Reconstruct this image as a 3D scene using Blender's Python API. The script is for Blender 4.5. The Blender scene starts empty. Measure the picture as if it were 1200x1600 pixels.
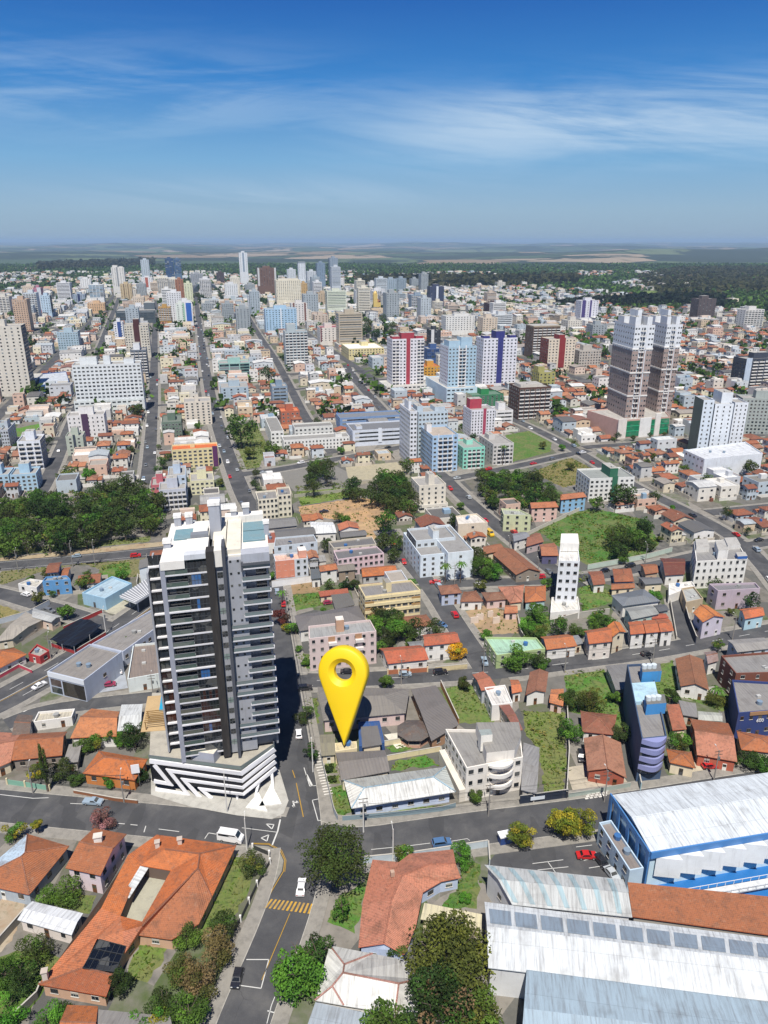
import bpy, math, random
from mathutils import Vector, noise
import numpy as np
R = random.Random(7)
rad = math.radians
S = bpy.context.scene
# ---------------- camera ----------------
F, PITCH, H = 1148.0, rad(20.27), 130.0
cd = bpy.data.cameras.new('camera'); cam = bpy.data.objects.new('camera', cd)
S.collection.objects.link(cam); S.camera = cam
cam.location = (0, 0, H); cam.rotation_euler = (rad(90) - PITCH, 0, 0)
cd.sensor_fit = 'VERTICAL'; cd.sensor_height = 36; cd.lens = 36 * F / 1600; cd.clip_start = 1; cd.clip_end = 200000
# ---------------- light ----------------
SUN_EL, SUN_AZ = rad(62), rad(182)       # azimuth of the sun measured from +Y towards +X (behind the camera)
w = bpy.data.worlds.new("World"); S.world = w; w.use_nodes = True
nt = w.node_tree; nt.nodes.clear()
class NB:
    """tiny node helper"""
    def __init__(s, t): s.t = t
    def n(s, ty, ins=None, **kw):
        x = s.t.nodes.new(ty)
        for k, v in kw.items(): setattr(x, k, v)
        for k, v in (ins or {}).items():
            if isinstance(v, bpy.types.NodeSocket): s.t.links.new(v, x.inputs[k])
            else: x.inputs[k].default_value = v
        return x
    def m(s, op, a, b=None, c=None, clamp=False):
        i = {0: a}
        if b is not None: i[1] = b
        if c is not None: i[2] = c
        x = s.n('ShaderNodeMath', i, operation=op, use_clamp=clamp); return x.outputs[0]
    def mix(s, f, a, b, bt='MIX'):
        x = s.t.nodes.new('ShaderNodeMix'); x.data_type = 'RGBA'; x.blend_type = bt
        for k, v in ((0, f), (6, a), (7, b)):
            if isinstance(v, bpy.types.NodeSocket): s.t.links.new(v, x.inputs[k])
            else: x.inputs[k].default_value = v if k == 0 or len(v) == 4 else (*v, 1)
        return x.outputs[2]
    def ramp(s, f, stops, interp='LINEAR'):
        x = s.t.nodes.new('ShaderNodeValToRGB'); s.t.links.new(f, x.inputs[0]); r = x.color_ramp; r.interpolation = interp
        while len(r.elements) < len(stops): r.elements.new(.5)
        for e, (p, c) in zip(r.elements, stops): e.position = p; e.color = c if len(c) == 4 else (*c, 1)
        return x.outputs[0]
    def noise(s, v, sc, det=3, rough=.55, dist=0, lac=2):
        return s.n('ShaderNodeTexNoise', {'Vector': v, 'Scale': sc, 'Detail': det, 'Roughness': rough, 'Distortion': dist}).outputs['Fac']
B_ = NB(nt)
sky = B_.n('ShaderNodeTexSky', sky_type='NISHITA', sun_disc=False, sun_elevation=SUN_EL, sun_rotation=SUN_AZ,
           altitude=900, air_density=1.0, dust_density=0.6, ozone_density=4.0)
geo = B_.n('ShaderNodeTexCoord')
sep = B_.n('ShaderNodeSeparateXYZ', {0: geo.outputs['Generated']})
X, Y, Z = sep.outputs
el = B_.m('MULTIPLY', B_.m('ARCSINE', Z), 57.2958)
az = B_.m('MULTIPLY', B_.m('ARCTAN2', X, Y), 57.2958)
grad = B_.ramp(B_.m('DIVIDE', el, 40, clamp=True), SKY_STOPS if 'SKY_STOPS' in globals() else
   [(0, (2.3, 3.3, 4.4)), (.05, (2.4, 3.7, 5.0)), (.13, (1.5, 3.4, 5.6)), (.25, (.28, 1.9, 5.0)), (.37, (.09, 1.0, 3.8)), (.55, (.05, .5, 2.3)), (1, (.03, .3, 1.4))])
skyc = B_.mix(.92, sky.outputs[0], grad)
# cirrus: streaks stretched along the horizon, fixed in the sky
def cirrus(rot, sx, sy, seed, sc, det=6):
    c, s_ = math.cos(rad(rot)), math.sin(rad(rot))
    a = B_.m('ADD', B_.m('MULTIPLY', az, c), B_.m('MULTIPLY', el, s_))
    b = B_.m('SUBTRACT', B_.m('MULTIPLY', el, c), B_.m('MULTIPLY', az, s_))
    v = B_.n('ShaderNodeCombineXYZ', {0: B_.m('MULTIPLY', a, sx), 1: B_.m('MULTIPLY', b, sy), 2: seed})
    return B_.noise(v.outputs[0], sc, det, .62, .6)
def bump(x, c0, wd):
    t = B_.m('DIVIDE', B_.m('SUBTRACT', x, c0), wd)
    return B_.m('POWER', 2.718, B_.m('MULTIPLY', B_.m('MULTIPLY', t, t), -1))
def smooth(x, a, b):
    n_ = B_.n('ShaderNodeMapRange', {0: x, 1: a, 2: b, 3: 0, 4: 1}, interpolation_type='SMOOTHSTEP', clamp=True); return n_.outputs[0]
n1 = cirrus(-7, .05, .42, 1.3, 1.0); n2 = cirrus(-4, .09, 1.0, 7.7, 1.0); n3 = cirrus(5, .05, .5, 4.1, 1.0)
elc = B_.m('ADD', el, B_.m('MULTIPLY', az, .02))
mR = B_.m('MULTIPLY', bump(B_.m('ADD', elc, B_.m('MULTIPLY', az, -.03)), 7.2, 2.3), smooth(az, -9, 9))
mL = B_.m('MULTIPLY', bump(el, 9.0, 2.6), smooth(az, 6, -14))
mB = B_.m('MULTIPLY', bump(el, 3.0, 1.1), bump(az, -9, 12))
c1 = B_.m('MULTIPLY', smooth(B_.m('ADD', n1, B_.m('MULTIPLY', n2, .5)), .56, .98), mR)
c2 = B_.m('MULTIPLY', smooth(B_.m('ADD', n3, B_.m('MULTIPLY', n2, .5)), .64, 1.0), B_.m('MULTIPLY', mL, .4))
c3 = B_.m('MULTIPLY', smooth(n1, .36, .7), B_.m('MULTIPLY', mB, .45))
cl = B_.m('MULTIPLY', B_.m('ADD', B_.m('ADD', c1, c2), c3, clamp=True), .72)
fin = B_.mix(cl, skyc, (4.9, 6.1, 7.3))
bg = B_.n('ShaderNodeBackground', {'Color': fin, 'Strength': .1})
out = B_.n('ShaderNodeOutputWorld', {'Surface': bg.outputs[0]})
sd = bpy.data.lights.new('sun', 'SUN'); sun = bpy.data.objects.new('sun', sd); S.collection.objects.link(sun)
sd.energy = 5.0; sd.angle = rad(.5); sd.color = (1, .95, .88)
sdir = Vector((math.sin(SUN_AZ) * math.cos(SUN_EL), math.cos(SUN_AZ) * math.cos(SUN_EL), math.sin(SUN_EL)))
sun.rotation_euler = sdir.to_track_quat('Z', 'Y').to_euler(); sun.location = (0, -60, 400)
S.view_settings.view_transform = 'Standard'; S.view_settings.look = 'None'; S.view_settings.exposure = 0.27; S.view_settings.gamma = 1
S.render.engine = 'CYCLES'
S.cycles.max_bounces = 5; S.cycles.diffuse_bounces = 2; S.cycles.glossy_bounces = 2; S.cycles.transmission_bounces = 2
S.cycles.volume_bounces = 0; S.cycles.caustics_reflective = False; S.cycles.caustics_refractive = False
# ---------------- geometry of the view: photo pixel -> point of the place ----------------
cp, sp = math.cos(PITCH), math.sin(PITCH)
def G(u, v, z=0.0):
    a = (u - 600) / F; b = (800 - v) / F
    t = (z - H) / (-sp + b * cp)
    return Vector((a * t, (cp + b * sp) * t, z))
def hgt(u, vt, vb):        # height of a thing whose foot is seen at vb and top at vt
    D = G(u, vb).y
    b = (800 - vt) / F
    return H + D * (-sp + b * cp) / (cp + b * sp)
E1 = Vector((-math.sin(rad(14)), math.cos(rad(14)), 0)); E2 = Vector((math.cos(rad(14)), math.sin(rad(14)), 0))
UP = Vector((0, 0, 1))
def V3(p, z): return Vector((p[0], p[1], z))
# ---------------- materials ----------------
def hexc(s):
    if not isinstance(s, str): return s
    r = [int(s[i:i + 2], 16) / 255 for i in (0, 2, 4)]
    return tuple(c / 12.92 if c <= .04045 else ((c + .055) / 1.055) ** 2.4 for c in r)
MATS = {}
def mat(name, fn, **kw):
    m = bpy.data.materials.new(name); m.use_nodes = True; t = m.node_tree; t.nodes.clear(); b = NB(t)
    o = t.nodes.new('ShaderNodeOutputMaterial')
    p = b.n('ShaderNodeBsdfPrincipled', {'Roughness': .8}); t.links.new(p.outputs[0], o.inputs[0])
    fn(b, p); MATS[name] = m; return m
def setc(b, p, c): b.t.links.new(c, p.inputs['Base Color'])
def colattr(b): return b.n('ShaderNodeAttribute', attribute_name='Col').outputs['Color']
def uvs(b): return b.n('ShaderNodeUVMap', uv_map='UV').outputs[0]
def pos(b): return b.n('ShaderNodeNewGeometry').outputs['Position']
def m_wall(b, p):
    c = colattr(b); P = pos(b)
    n = b.noise(P, .35, 5, .6); st = b.n('ShaderNodeMapping', {0: P, 3: (1.2, 1.2, .12)}).outputs[0]
    n2 = b.noise(st, 1.0, 4, .6)
    c = b.mix(b.m('MULTIPLY', smooth_(b, n2, .52, .8), .28), c, (.16, .14, .12))
    c = b.mix(b.m('MULTIPLY', smooth_(b, n, .35, .75), .16), c, (.3, .28, .26), 'MULTIPLY')
    setc(b, p, c)
def smooth_(b, x, a, c):
    return b.n('ShaderNodeMapRange', {0: x, 1: a, 2: c, 3: 0, 4: 1}, interpolation_type='SMOOTHSTEP', clamp=True).outputs[0]
def m_tile(b, p):
    c = b.mix(1.0, colattr(b), (.84, 1.06, 1.2), 'MULTIPLY'); P = pos(b); U = uvs(b)
    rnd = b.n('ShaderNodeObjectInfo').outputs['Random']
    c = b.mix(b.m('MULTIPLY', rnd, .2), c, (.26, .13, .07))
    big = b.noise(P, .22, 5, .65, .4); fine = b.noise(P, 1.5, 6, .8)
    c = b.mix(b.m('MULTIPLY', smooth_(b, big, .44, .72), .62), c, (.15, .075, .045))
    c = b.mix(b.m('MULTIPLY', smooth_(b, fine, .47, .68), .6), c, (.085, .05, .035))
    c = b.mix(b.m('MULTIPLY', smooth_(b, b.noise(P, .9, 6, .75), .52, .75), .45), c, (.42, .27, .18))
    s = b.n('ShaderNodeSeparateXYZ', {0: U})
    wv = b.m('ABSOLUTE', b.m('SINE', b.m('MULTIPLY', s.outputs[0], 3.14159 / .35)))
    rw = b.m('FRACT', b.m('DIVIDE', s.outputs[1], .42))
    hgt_ = b.m('ADD', wv, b.m('MULTIPLY', rw, .6))
    # darker lines between the courses
    c = b.mix(b.m('MULTIPLY', smooth_(b, rw, .82, .98), .22), c, (.09, .05, .03))
    setc(b, p, c)
    bm = b.n('ShaderNodeBump', {'Strength': .7, 'Distance': .09, 'Height': hgt_}); b.t.links.new(bm.outputs[0], p.inputs['Normal'])
def m_sheet(b, p):        # corrugated roof sheets (fibre cement or painted metal)
    c = colattr(b); P = pos(b); U = uvs(b); s = b.n('ShaderNodeSeparateXYZ', {0: U})
    st = b.n('ShaderNodeCombineXYZ', {0: b.m('MULTIPLY', s.outputs[0], 2.2), 1: b.m('MULTIPLY', s.outputs[1], .16), 2: .3}).outputs[0]
    n = b.noise(st, 1.0, 5, .7); n2 = b.noise(P, .25, 4, .6); 
    c = b.mix(b.m('MULTIPLY', smooth_(b, n, .42, .72), .52), c, (.13, .12, .12))
    c = b.mix(b.m('MULTIPLY', smooth_(b, n2, .5, .75), .3), c, (.10, .085, .07))
    pn = b.n('ShaderNodeTexWhiteNoise', {0: b.n('ShaderNodeVectorMath', {0: b.n('ShaderNodeVectorMath', {0: U, 1: (1.1, 5.0, 1)}, operation='DIVIDE').outputs[0]}, operation='FLOOR').outputs[0]}, noise_dimensions='3D').outputs[0]
    c = b.mix(b.m('MULTIPLY', pn, .14), c, (.1, .1, .1))
    lap = smooth_(b, b.m('FRACT', b.m('DIVIDE', s.outputs[1], 5.0)), .97, 1.0)
    c = b.mix(b.m('MULTIPLY', lap, .35), c, (.06, .06, .06))
    setc(b, p, c); p.inputs['Roughness'].default_value = .6
    wv = b.m('SINE', b.m('MULTIPLY', s.outputs[0], 6.2832 / .9))
    bm = b.n('ShaderNodeBump', {'Strength': .5, 'Distance': .06, 'Height': wv}); b.t.links.new(bm.outputs[0], p.inputs['Normal'])
def m_concrete(b, p):
    c = colattr(b); P = pos(b)
    c = b.mix(b.m('MULTIPLY', smooth_(b, b.noise(P, .4, 6, .68, .5), .42, .72), .4), c, (.13, .12, .11))
    c = b.mix(b.m('MULTIPLY', smooth_(b, b.noise(P, 1.7, 4, .6), .55, .8), .25), c, (.6, .58, .54))
    setc(b, p, c); p.inputs['Roughness'].default_value = .9
def m_glass(b, p):
    c = colattr(b); P = pos(b)
    v = b.n('ShaderNodeTexWhiteNoise', {0: b.n('ShaderNodeVectorMath', {0: P, 1: (1.7, 1.7, 3.0)}, operation='DIVIDE').outputs[0]}).outputs[0]
    vor = b.n('ShaderNodeTexVoronoi', {'Vector': P, 'Scale': .45}).outputs['Color']
    sv = b.n('ShaderNodeSeparateXYZ', {0: vor}).outputs[0]
    c = b.mix(b.m('MULTIPLY', smooth_(b, sv, .55, .95), .35), c, (.22, .22, .2))
    setc(b, p, c); p.inputs['Roughness'].default_value = .08; p.inputs['Specular IOR Level'].default_value = .9
def m_paint(b, p):        # plain painted things, metal, plastic
    setc(b, p, colattr(b)); p.inputs['Roughness'].default_value = .45
def m_car(b, p):
    setc(b, p, b.n('ShaderNodeObjectInfo').outputs['Color']); p.inputs['Roughness'].default_value = .25
    p.inputs['Coat Weight'].default_value = .6
def m_asphalt(b, p):
    P = pos(b); a = b.noise(P, .12, 6, .65, .3); f = b.noise(P, 3.5, 3, .7)
    c = b.ramp(a, [(.3, (.045, .046, .05)), (.46, (.06, .061, .065)), (.56, (.078, .078, .08)), (.72, (.115, .112, .108))])
    c = b.mix(b.m('MULTIPLY', smooth_(b, f, .4, .8), .25), c, (.12, .12, .118))
    wp = b.n('ShaderNodeVectorMath', {0: P, 1: b.n('ShaderNodeTexNoise', {'Vector': P, 'Scale': .5, 'Detail': 3}).outputs['Color']}, operation='ADD').outputs[0]
    vo = b.n('ShaderNodeTexVoronoi', {'Vector': wp, 'Scale': .11}, feature='DISTANCE_TO_EDGE').outputs[0]
    c = b.mix(b.m('MULTIPLY', smooth_(b, vo, .008, .0), b.m('MULTIPLY', smooth_(b, b.noise(P, .07, 2), .5, .6), .5)), c, (.025, .025, .025))
    pt = b.n('ShaderNodeSeparateXYZ', {0: b.n('ShaderNodeTexVoronoi', {'Vector': b.n('ShaderNodeMapping', {0: P, 2: (0, 0, .2), 3: (1, .35, 1)}).outputs[0], 'Scale': .22}, distance='CHEBYCHEV').outputs['Color']}).outputs[0]
    c = b.mix(b.m('MULTIPLY', smooth_(b, pt, .86, .88), .45), c, (.035, .036, .038))
    c = b.mix(b.m('MULTIPLY', smooth_(b, b.noise(P, .9, 5, .8), .6, .75), .5), c, (.03, .03, .03))
    setc(b, p, c); p.inputs['Roughness'].default_value = .85
def m_pave(b, p):
    c = colattr(b); P = pos(b)
    c = b.mix(b.m('MULTIPLY', smooth_(b, b.noise(P, .5, 5, .7), .4, .7), .5), c, (.10, .095, .085))
    vo = b.n('ShaderNodeTexVoronoi', {'Vector': P, 'Scale': .55}).outputs['Color']
    sv = b.n('ShaderNodeSeparateXYZ', {0: vo}).outputs[0]
    c = b.mix(b.m('MULTIPLY', sv, .25), c, (.2, .19, .17)); setc(b, p, c); p.inputs['Roughness'].default_value = .9
def m_grass(b, p):
    c = colattr(b); P = pos(b)
    c = b.mix(1.0, c, (.95, .95, .9), 'MULTIPLY')
    c = b.mix(b.m('MULTIPLY', smooth_(b, b.noise(P, .13, 7, .75, .8), .38, .62), .75), c, (.17, .165, .06))
    c = b.mix(b.m('MULTIPLY', smooth_(b, b.noise(P, .8, 6, .8), .46, .66), .75), c, (.025, .048, .014))
    c = b.mix(b.m('MULTIPLY', smooth_(b, b.noise(P, .33, 6, .75), .56, .72), .6), c, (.24, .19, .11))
    setc(b, p, c); p.inputs['Roughness'].default_value = 1
    bm = b.n('ShaderNodeBump', {'Strength': .6, 'Distance': .3, 'Height': b.noise(P, 1.6, 4, .7)}); b.t.links.new(bm.outputs[0], p.inputs['Normal'])
def m_dirt(b, p):
    c = colattr(b); P = pos(b)
    c = b.mix(smooth_(b, b.noise(P, .12, 6, .7, .5), .35, .7), c, (.3, .2, .12))
    c = b.mix(b.m('MULTIPLY', smooth_(b, b.noise(P, .5, 6, .75), .5, .7), .5), c, (.10, .10, .045)); setc(b, p, c)
def m_leaf(b, p):
    c = colattr(b); t = b.t
    o = [n for n in t.nodes if n.type == 'OUTPUT_MATERIAL'][0]
    rnd = b.n('ShaderNodeObjectInfo').outputs['Random']
    c = b.mix(1.0, c, (1.75, 1.65, 1.4), 'MULTIPLY')
    c = b.mix(b.m('MULTIPLY', rnd, .4), c, (.13, .12, .03), 'MIX')
    setc(b, p, c); p.inputs['Roughness'].default_value = .7; p.inputs['Specular IOR Level'].default_value = .2
    tr = b.n('ShaderNodeBsdfTranslucent', {0: c}); mx = b.n('ShaderNodeMixShader', {0: .25, 1: p.outputs[0], 2: tr.outputs[0]})
    t.links.new(mx.outputs[0], o.inputs[0])
def m_bark(b, p): setc(b, p, b.ramp(b.noise(pos(b), 3, 4), [(.3, (.06, .04, .03)), (.7, (.16, .12, .09))]))
def m_ground(b, p):
    P = pos(b); s = b.n('ShaderNodeSeparateXYZ', {0: P})
    # town ground: yards of concrete, soil and grass
    vo = b.n('ShaderNodeTexVoronoi', {'Vector': b.n('ShaderNodeMapping', {0: P, 2: (0, 0, rad(-14)), 3: (1, .6, 0)}).outputs[0], 'Scale': .08, 'Randomness': .8})
    sv = b.n('ShaderNodeSeparateXYZ', {0: vo.outputs['Color']}).outputs[0]
    town = b.ramp(b.m('ADD', b.m('MULTIPLY', sv, .8), b.m('MULTIPLY', b.noise(P, .3, 4), .25)), [(.2, (.10, .10, .09)), (.38, (.19, .175, .155)), (.5, (.07, .10, .03)), (.62, (.13, .12, .10)), (.78, (.25, .23, .2)), (.9, (.085, .085, .08))])
    town = b.mix(b.m('MULTIPLY', smooth_(b, b.noise(P, .8, 4), .5, .8), .35), town, (.06, .06, .05))
    sub = b.ramp(b.noise(P, .012, 8, .75), [(.35, (.03, .05, .02)), (.5, (.06, .075, .04)), (.62, (.15, .13, .10)), (.72, (.26, .24, .22))])
    # far country: fields and woods
    W0 = b.n('ShaderNodeVectorMath', {0: P, 1: b.n('ShaderNodeVectorMath', {0: b.n('ShaderNodeTexNoise', {'Vector': P, 'Scale': 1 / 900, 'Detail': 4}).outputs['Color'], 1: (700, 700, 0)}, operation='MULTIPLY').outputs[0]}, operation='ADD').outputs[0]
    M = b.n('ShaderNodeMapping', {0: W0, 2: (0, 0, .5), 3: (1, .8, 0)}).outputs[0]
    fv = b.n('ShaderNodeTexVoronoi', {'Vector': M, 'Scale': 1 / 620, 'Randomness': 1}).outputs['Color']
    fe = b.n('ShaderNodeTexVoronoi', {'Vector': M, 'Scale': 1 / 620, 'Randomness': 1}, feature='DISTANCE_TO_EDGE').outputs[0]
    f1 = b.n('ShaderNodeSeparateXYZ', {0: fv}).outputs[1]
    fld = b.ramp(f1, [(.0, (.016, .028, .013)), (.22, (.06, .10, .04)), (.4, (.13, .18, .07)), (.52, (.08, .13, .05)), (.6, (.34, .24, .15)), (.78, (.46, .35, .24)), (.88, (.16, .20, .09))], 'CONSTANT')
    wood = b.m('MAXIMUM', smooth_(b, b.noise(M, 1 / 1000, 9, .68, .6), .53, .56), smooth_(b, fe, .06, .03))
    fld = b.mix(wood, fld, (.016, .028, .013))
    fld = b.mix(b.m('MULTIPLY', b.noise(P, 1 / 60, 6, .7), .8), fld, (.03, .045, .03))
    c = b.mix(smooth_(b, s.outputs[1], 1500, 2300), town, sub)
    c = b.mix(smooth_(b, b.m('ADD', s.outputs[1], b.m('MULTIPLY', b.noise(P, 1 / 700, 3), 2500)), 4700, 4900), c, fld)
    setc(b, p, c); p.inputs['Roughness'].default_value = 1
for nm, fn in dict(wall=m_wall, tile=m_tile, sheet=m_sheet, concrete=m_concrete, glass=m_glass, paint=m_paint, car=m_car, asphalt=m_asphalt,
                   pave=m_pave, grass=m_grass, dirt=m_dirt, leaf=m_leaf, bark=m_bark, ground=m_ground).items(): mat(nm, fn)
# ---------------- mesh builder ----------------
def c4(c, j=0):
    c = hexc(c)
    if j:
        k = 1 + R.uniform(-j, j); c = tuple(x * k for x in c)
    return (c[0], c[1], c[2], 1.0)
class MB:
    def __init__(s): s.v = []; s.f = []; s.uv = []; s.c = []; s.m = []; s.ms = []; s.sm = False
    def face(s, pts, col, m='wall', uv=None):
        i = len(s.v); pts = [Vector(p) for p in pts]; s.v += [tuple(p) for p in pts]; s.f.append(tuple(range(i, i + len(pts))))
        if m not in s.ms: s.ms.append(m)
        s.m.append(s.ms.index(m)); s.c += [c4(col)] * len(pts)
        if uv is None:
            n = (pts[1] - pts[0]).cross(pts[2] - pts[0])
            if n.length < 1e-9: n = Vector((0, 0, 1))
            n.normalize()
            if abs(n.z) > .999: a = (pts[1] - pts[0]).normalized(); b = n.cross(a)
            else: a = UP.cross(n).normalized(); b = n.cross(a)
            uv = [(p.dot(a), p.dot(b)) for p in pts]
        s.uv += uv
    def prism(s, poly, z0, z1, col, m='wall', top=None, tm=None, bottom=False):
        n = len(poly); 
        if area2(poly) < 0: poly = poly[::-1]
        for i in range(n):
            a, b = poly[i], poly[(i + 1) % n]
            s.face([V3(a, z0), V3(b, z0), V3(b, z1), V3(a, z1)], col, m)
        s.face([V3(p, z1) for p in poly], top if top is not None else col, tm or m)
        if bottom: s.face([V3(p, z0) for p in poly[::-1]], col, m)
        return s
    def box(s, o, a, b, c, col, m='wall', bottom=True):      # corner o and three edge vectors
        o, a, b, c = map(Vector, (o, a, b, c))
        if a.cross(b).dot(c) < 0: a, b = b, a
        F_ = [(o, o + b, o + a + b, o + a), (o + c, o + a + c, o + a + b + c, o + b + c), (o, o + a, o + a + c, o + c),
              (o + a, o + a + b, o + a + b + c, o + a + c), (o + a + b, o + b, o + b + c, o + a + b + c), (o + b, o, o + c, o + b + c)]
        for i, q in enumerate(F_):
            if i == 0 and not bottom: continue
            s.face(q, col, m)
        return s
    def tube(s, p, q, r0, r1, col, m='paint', n=6, caps=True):
        p, q = Vector(p), Vector(q); d = (q - p).normalized(); a = d.orthogonal().normalized(); b = d.cross(a)
        A = [p + (a * math.cos(t) + b * math.sin(t)) * r0 for t in [2 * math.pi * i / n for i in range(n)]]
        Bq = [q + (a * math.cos(t) + b * math.sin(t)) * r1 for t in [2 * math.pi * i / n for i in range(n)]]
        for i in range(n): j = (i + 1) % n; s.face([A[i], A[j], Bq[j], Bq[i]], col, m)
        if caps: s.face(Bq, col, m); s.face(A[::-1], col, m)
        return s
    def data(s, name):
        me = bpy.data.meshes.new(name); me.from_pydata(s.v, [], s.f)
        me.polygons.foreach_set('material_index', s.m)
        u = me.uv_layers.new(name='UV'); u.data.foreach_set('uv', [x for q in s.uv for x in q])
        ca = me.color_attributes.new('Col', 'FLOAT_COLOR', 'CORNER'); ca.data.foreach_set('color', [x for q in s.c for x in q])
        for m in s.ms: me.materials.append(MATS[m])
        if s.sm: me.polygons.foreach_set('use_smooth', [True] * len(s.f))
        me.update(); return me
    def build(s, name, parent=None, kind=None):
        o = bpy.data.objects.new(name, s.data(name)); S.collection.objects.link(o)
        if parent: o.parent = parent; o.matrix_parent_inverse = parent.matrix_basis.inverted()
        if kind: o['kind'] = kind
        return o
def area2(p): return sum(p[i][0] * p[(i + 1) % len(p)][1] - p[(i + 1) % len(p)][0] * p[i][1] for i in range(len(p)))
USED = set()
def tag(o, label, cat, group=None, kind=None):
    o['label'] = label; o['category'] = cat
    if group: o['group'] = group
    if kind: o['kind'] = kind
    if not group and label in USED: print('DUP LABEL', label)
    USED.add(label); return o
def empty(name, loc, label, cat, group=None, rz=0):
    o = bpy.data.objects.new(name, None); S.collection.objects.link(o); o.location = loc; o.rotation_euler = (0, 0, rz)
    o.empty_display_size = 1; return tag(o, label, cat, group)
def child(o, root):
    o.parent = root
    return o
def link(name, me, parent, loc=(0, 0, 0), rz=0, scale=(1, 1, 1), local=True):
    o = bpy.data.objects.new(name, me); S.collection.objects.link(o); o.location = loc; o.rotation_euler = (0, 0, rz); o.scale = scale
    if parent is not None:
        o.parent = parent
        if not local: o.matrix_parent_inverse = parent.matrix_basis.inverted()
    return o
def copy_tree(o, parent=None):
    c = o.copy(); S.collection.objects.link(c)
    if parent is not None: c.parent = parent
    for ch in o.children: copy_tree(ch, c)
    return c
# occupancy raster (2 m cells) so filler never stands on roads or other buildings
OX, OY, OC = -2400, 60, 2.0
OCC = np.zeros((2400, 2300), bool)
def occ_poly(poly, val=True, grow=0):
    xs = [p[0] for p in poly]; ys = [p[1] for p in poly]
    i0, i1 = max(0, int((min(xs) - grow - OX) / OC)), min(OCC.shape[0] - 1, int((max(xs) + grow - OX) / OC) + 1)
    j0, j1 = max(0, int((min(ys) - grow - OY) / OC)), min(OCC.shape[1] - 1, int((max(ys) + grow - OY) / OC) + 1)
    if i1 <= i0 or j1 <= j0: return
    gx = OX + (np.arange(i0, i1) + .5) * OC; gy = OY + (np.arange(j0, j1) + .5) * OC
    Xg, Yg = np.meshgrid(gx, gy, indexing='ij'); ins = np.zeros(Xg.shape, bool); n = len(poly)
    for k in range(n):
        x0, y0 = poly[k][0], poly[k][1]; x1, y1 = poly[(k + 1) % n][0], poly[(k + 1) % n][1]
        if y0 == y1: continue
        cnd = ((y0 > Yg) != (y1 > Yg)) & (Xg < (x1 - x0) * (Yg - y0) / (y1 - y0) + x0); ins ^= cnd
        if grow:
            pass
    if grow:
        for k in range(n):
            x0, y0 = poly[k][0], poly[k][1]; x1, y1 = poly[(k + 1) % n][0], poly[(k + 1) % n][1]
            L2 = (x1 - x0) ** 2 + (y1 - y0) ** 2 + 1e-9
            t = np.clip(((Xg - x0) * (x1 - x0) + (Yg - y0) * (y1 - y0)) / L2, 0, 1)
            ins |= ((Xg - x0 - t * (x1 - x0)) ** 2 + (Yg - y0 - t * (y1 - y0)) ** 2) < grow * grow
    OCC[i0:i1, j0:j1] |= ins
def occ_free(poly):
    # sample points of a convex quad
    a, b, c, d = [Vector((p[0], p[1])) for p in poly]
    nu = max(3, int((b - a).length / 2) + 1); nv = max(3, int((d - a).length / 2) + 1)
    for i in range(nu + 1):
        for j in range(nv + 1):
            s_, t = i / nu, j / nv
            p = (a * (1 - s_) + b * s_) * (1 - t) + (d * (1 - s_) + c * s_) * t
            x, y = int((p.x - OX) / OC), int((p.y - OY) / OC)
            if 0 <= x < OCC.shape[0] and 0 <= y < OCC.shape[1]:
                if OCC[x, y]: return False
            else: return False
    return True
# ================= THE SETTING =================
def hill(x, y):
    r = math.hypot(x, y); t = min(1, max(0, (r - 4200) / 5000)); t = t * t * (3 - 2 * t)
    if t <= 0: return 0
    return t * (noise.noise(Vector((x / 3600, y / 3000, 3))) * 120 + noise.noise(Vector((x / 1300, y / 1100, 8))) * 42 + noise.noise(Vector((x / 500, y / 500, 8))) * 9 + 6)
def build_ground():
    ys = [-150, -60, 0, 60] + [60 * 1.055 ** k for k in range(1, 128)]; nx = 130; v = []; f = []
    for y in ys:
        wd = 350 + max(0, y) * .95
        for i in range(nx + 1):
            x = (i / nx * 2 - 1) * wd; v.append((x, y, hill(x, y)))
    for j in range(len(ys) - 1):
        for i in range(nx):
            a = j * (nx + 1) + i; f.append((a, a + 1, a + nx + 2, a + nx + 1))
    me = bpy.data.meshes.new('ground'); me.from_pydata(v, [], f); me.materials.append(MATS['ground'])
    me.polygons.foreach_set('use_smooth', [True] * len(f))
    o = bpy.data.objects.new('ground', me); S.collection.objects.link(o); o['kind'] = 'structure'
build_ground()
ROADS = []    # (points, half width)
def P2(l): return [G(l[i], l[i + 1]) for i in range(0, len(l) - 1, 2)]
def dense(pts, st=3.0):
    o = []
    for a, b in zip(pts, pts[1:]):
        n = max(1, int((b - a).length / st))
        o += [a + (b - a) * k / n for k in range(n)]
    return o + [pts[-1]]
def smoothline(pts, it=2):
    for _ in range(it):
        q = [pts[0]]
        for a, b in zip(pts, pts[1:]): q += [a * .75 + b * .25, a * .25 + b * .75]
        q.append(pts[-1]); pts = q
    return pts
def normals(pts):
    o = []
    for i in range(len(pts)):
        d = (pts[min(i + 1, len(pts) - 1)] - pts[max(i - 1, 0)]).normalized(); o.append(Vector((-d.y, d.x, 0)))
    return o
def ribbon(mb, pts, l, r, z, col, m):
    ns = normals(pts)
    for i in range(len(pts) - 1):
        a, b, na, nb = pts[i], pts[i + 1], ns[i], ns[i + 1]
        mb.face([V3(a + na * r, z), V3(b + nb * r, z), V3(b + nb * l, z), V3(a + na * l, z)][::1], col, m)
rz = [0.03]
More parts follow.
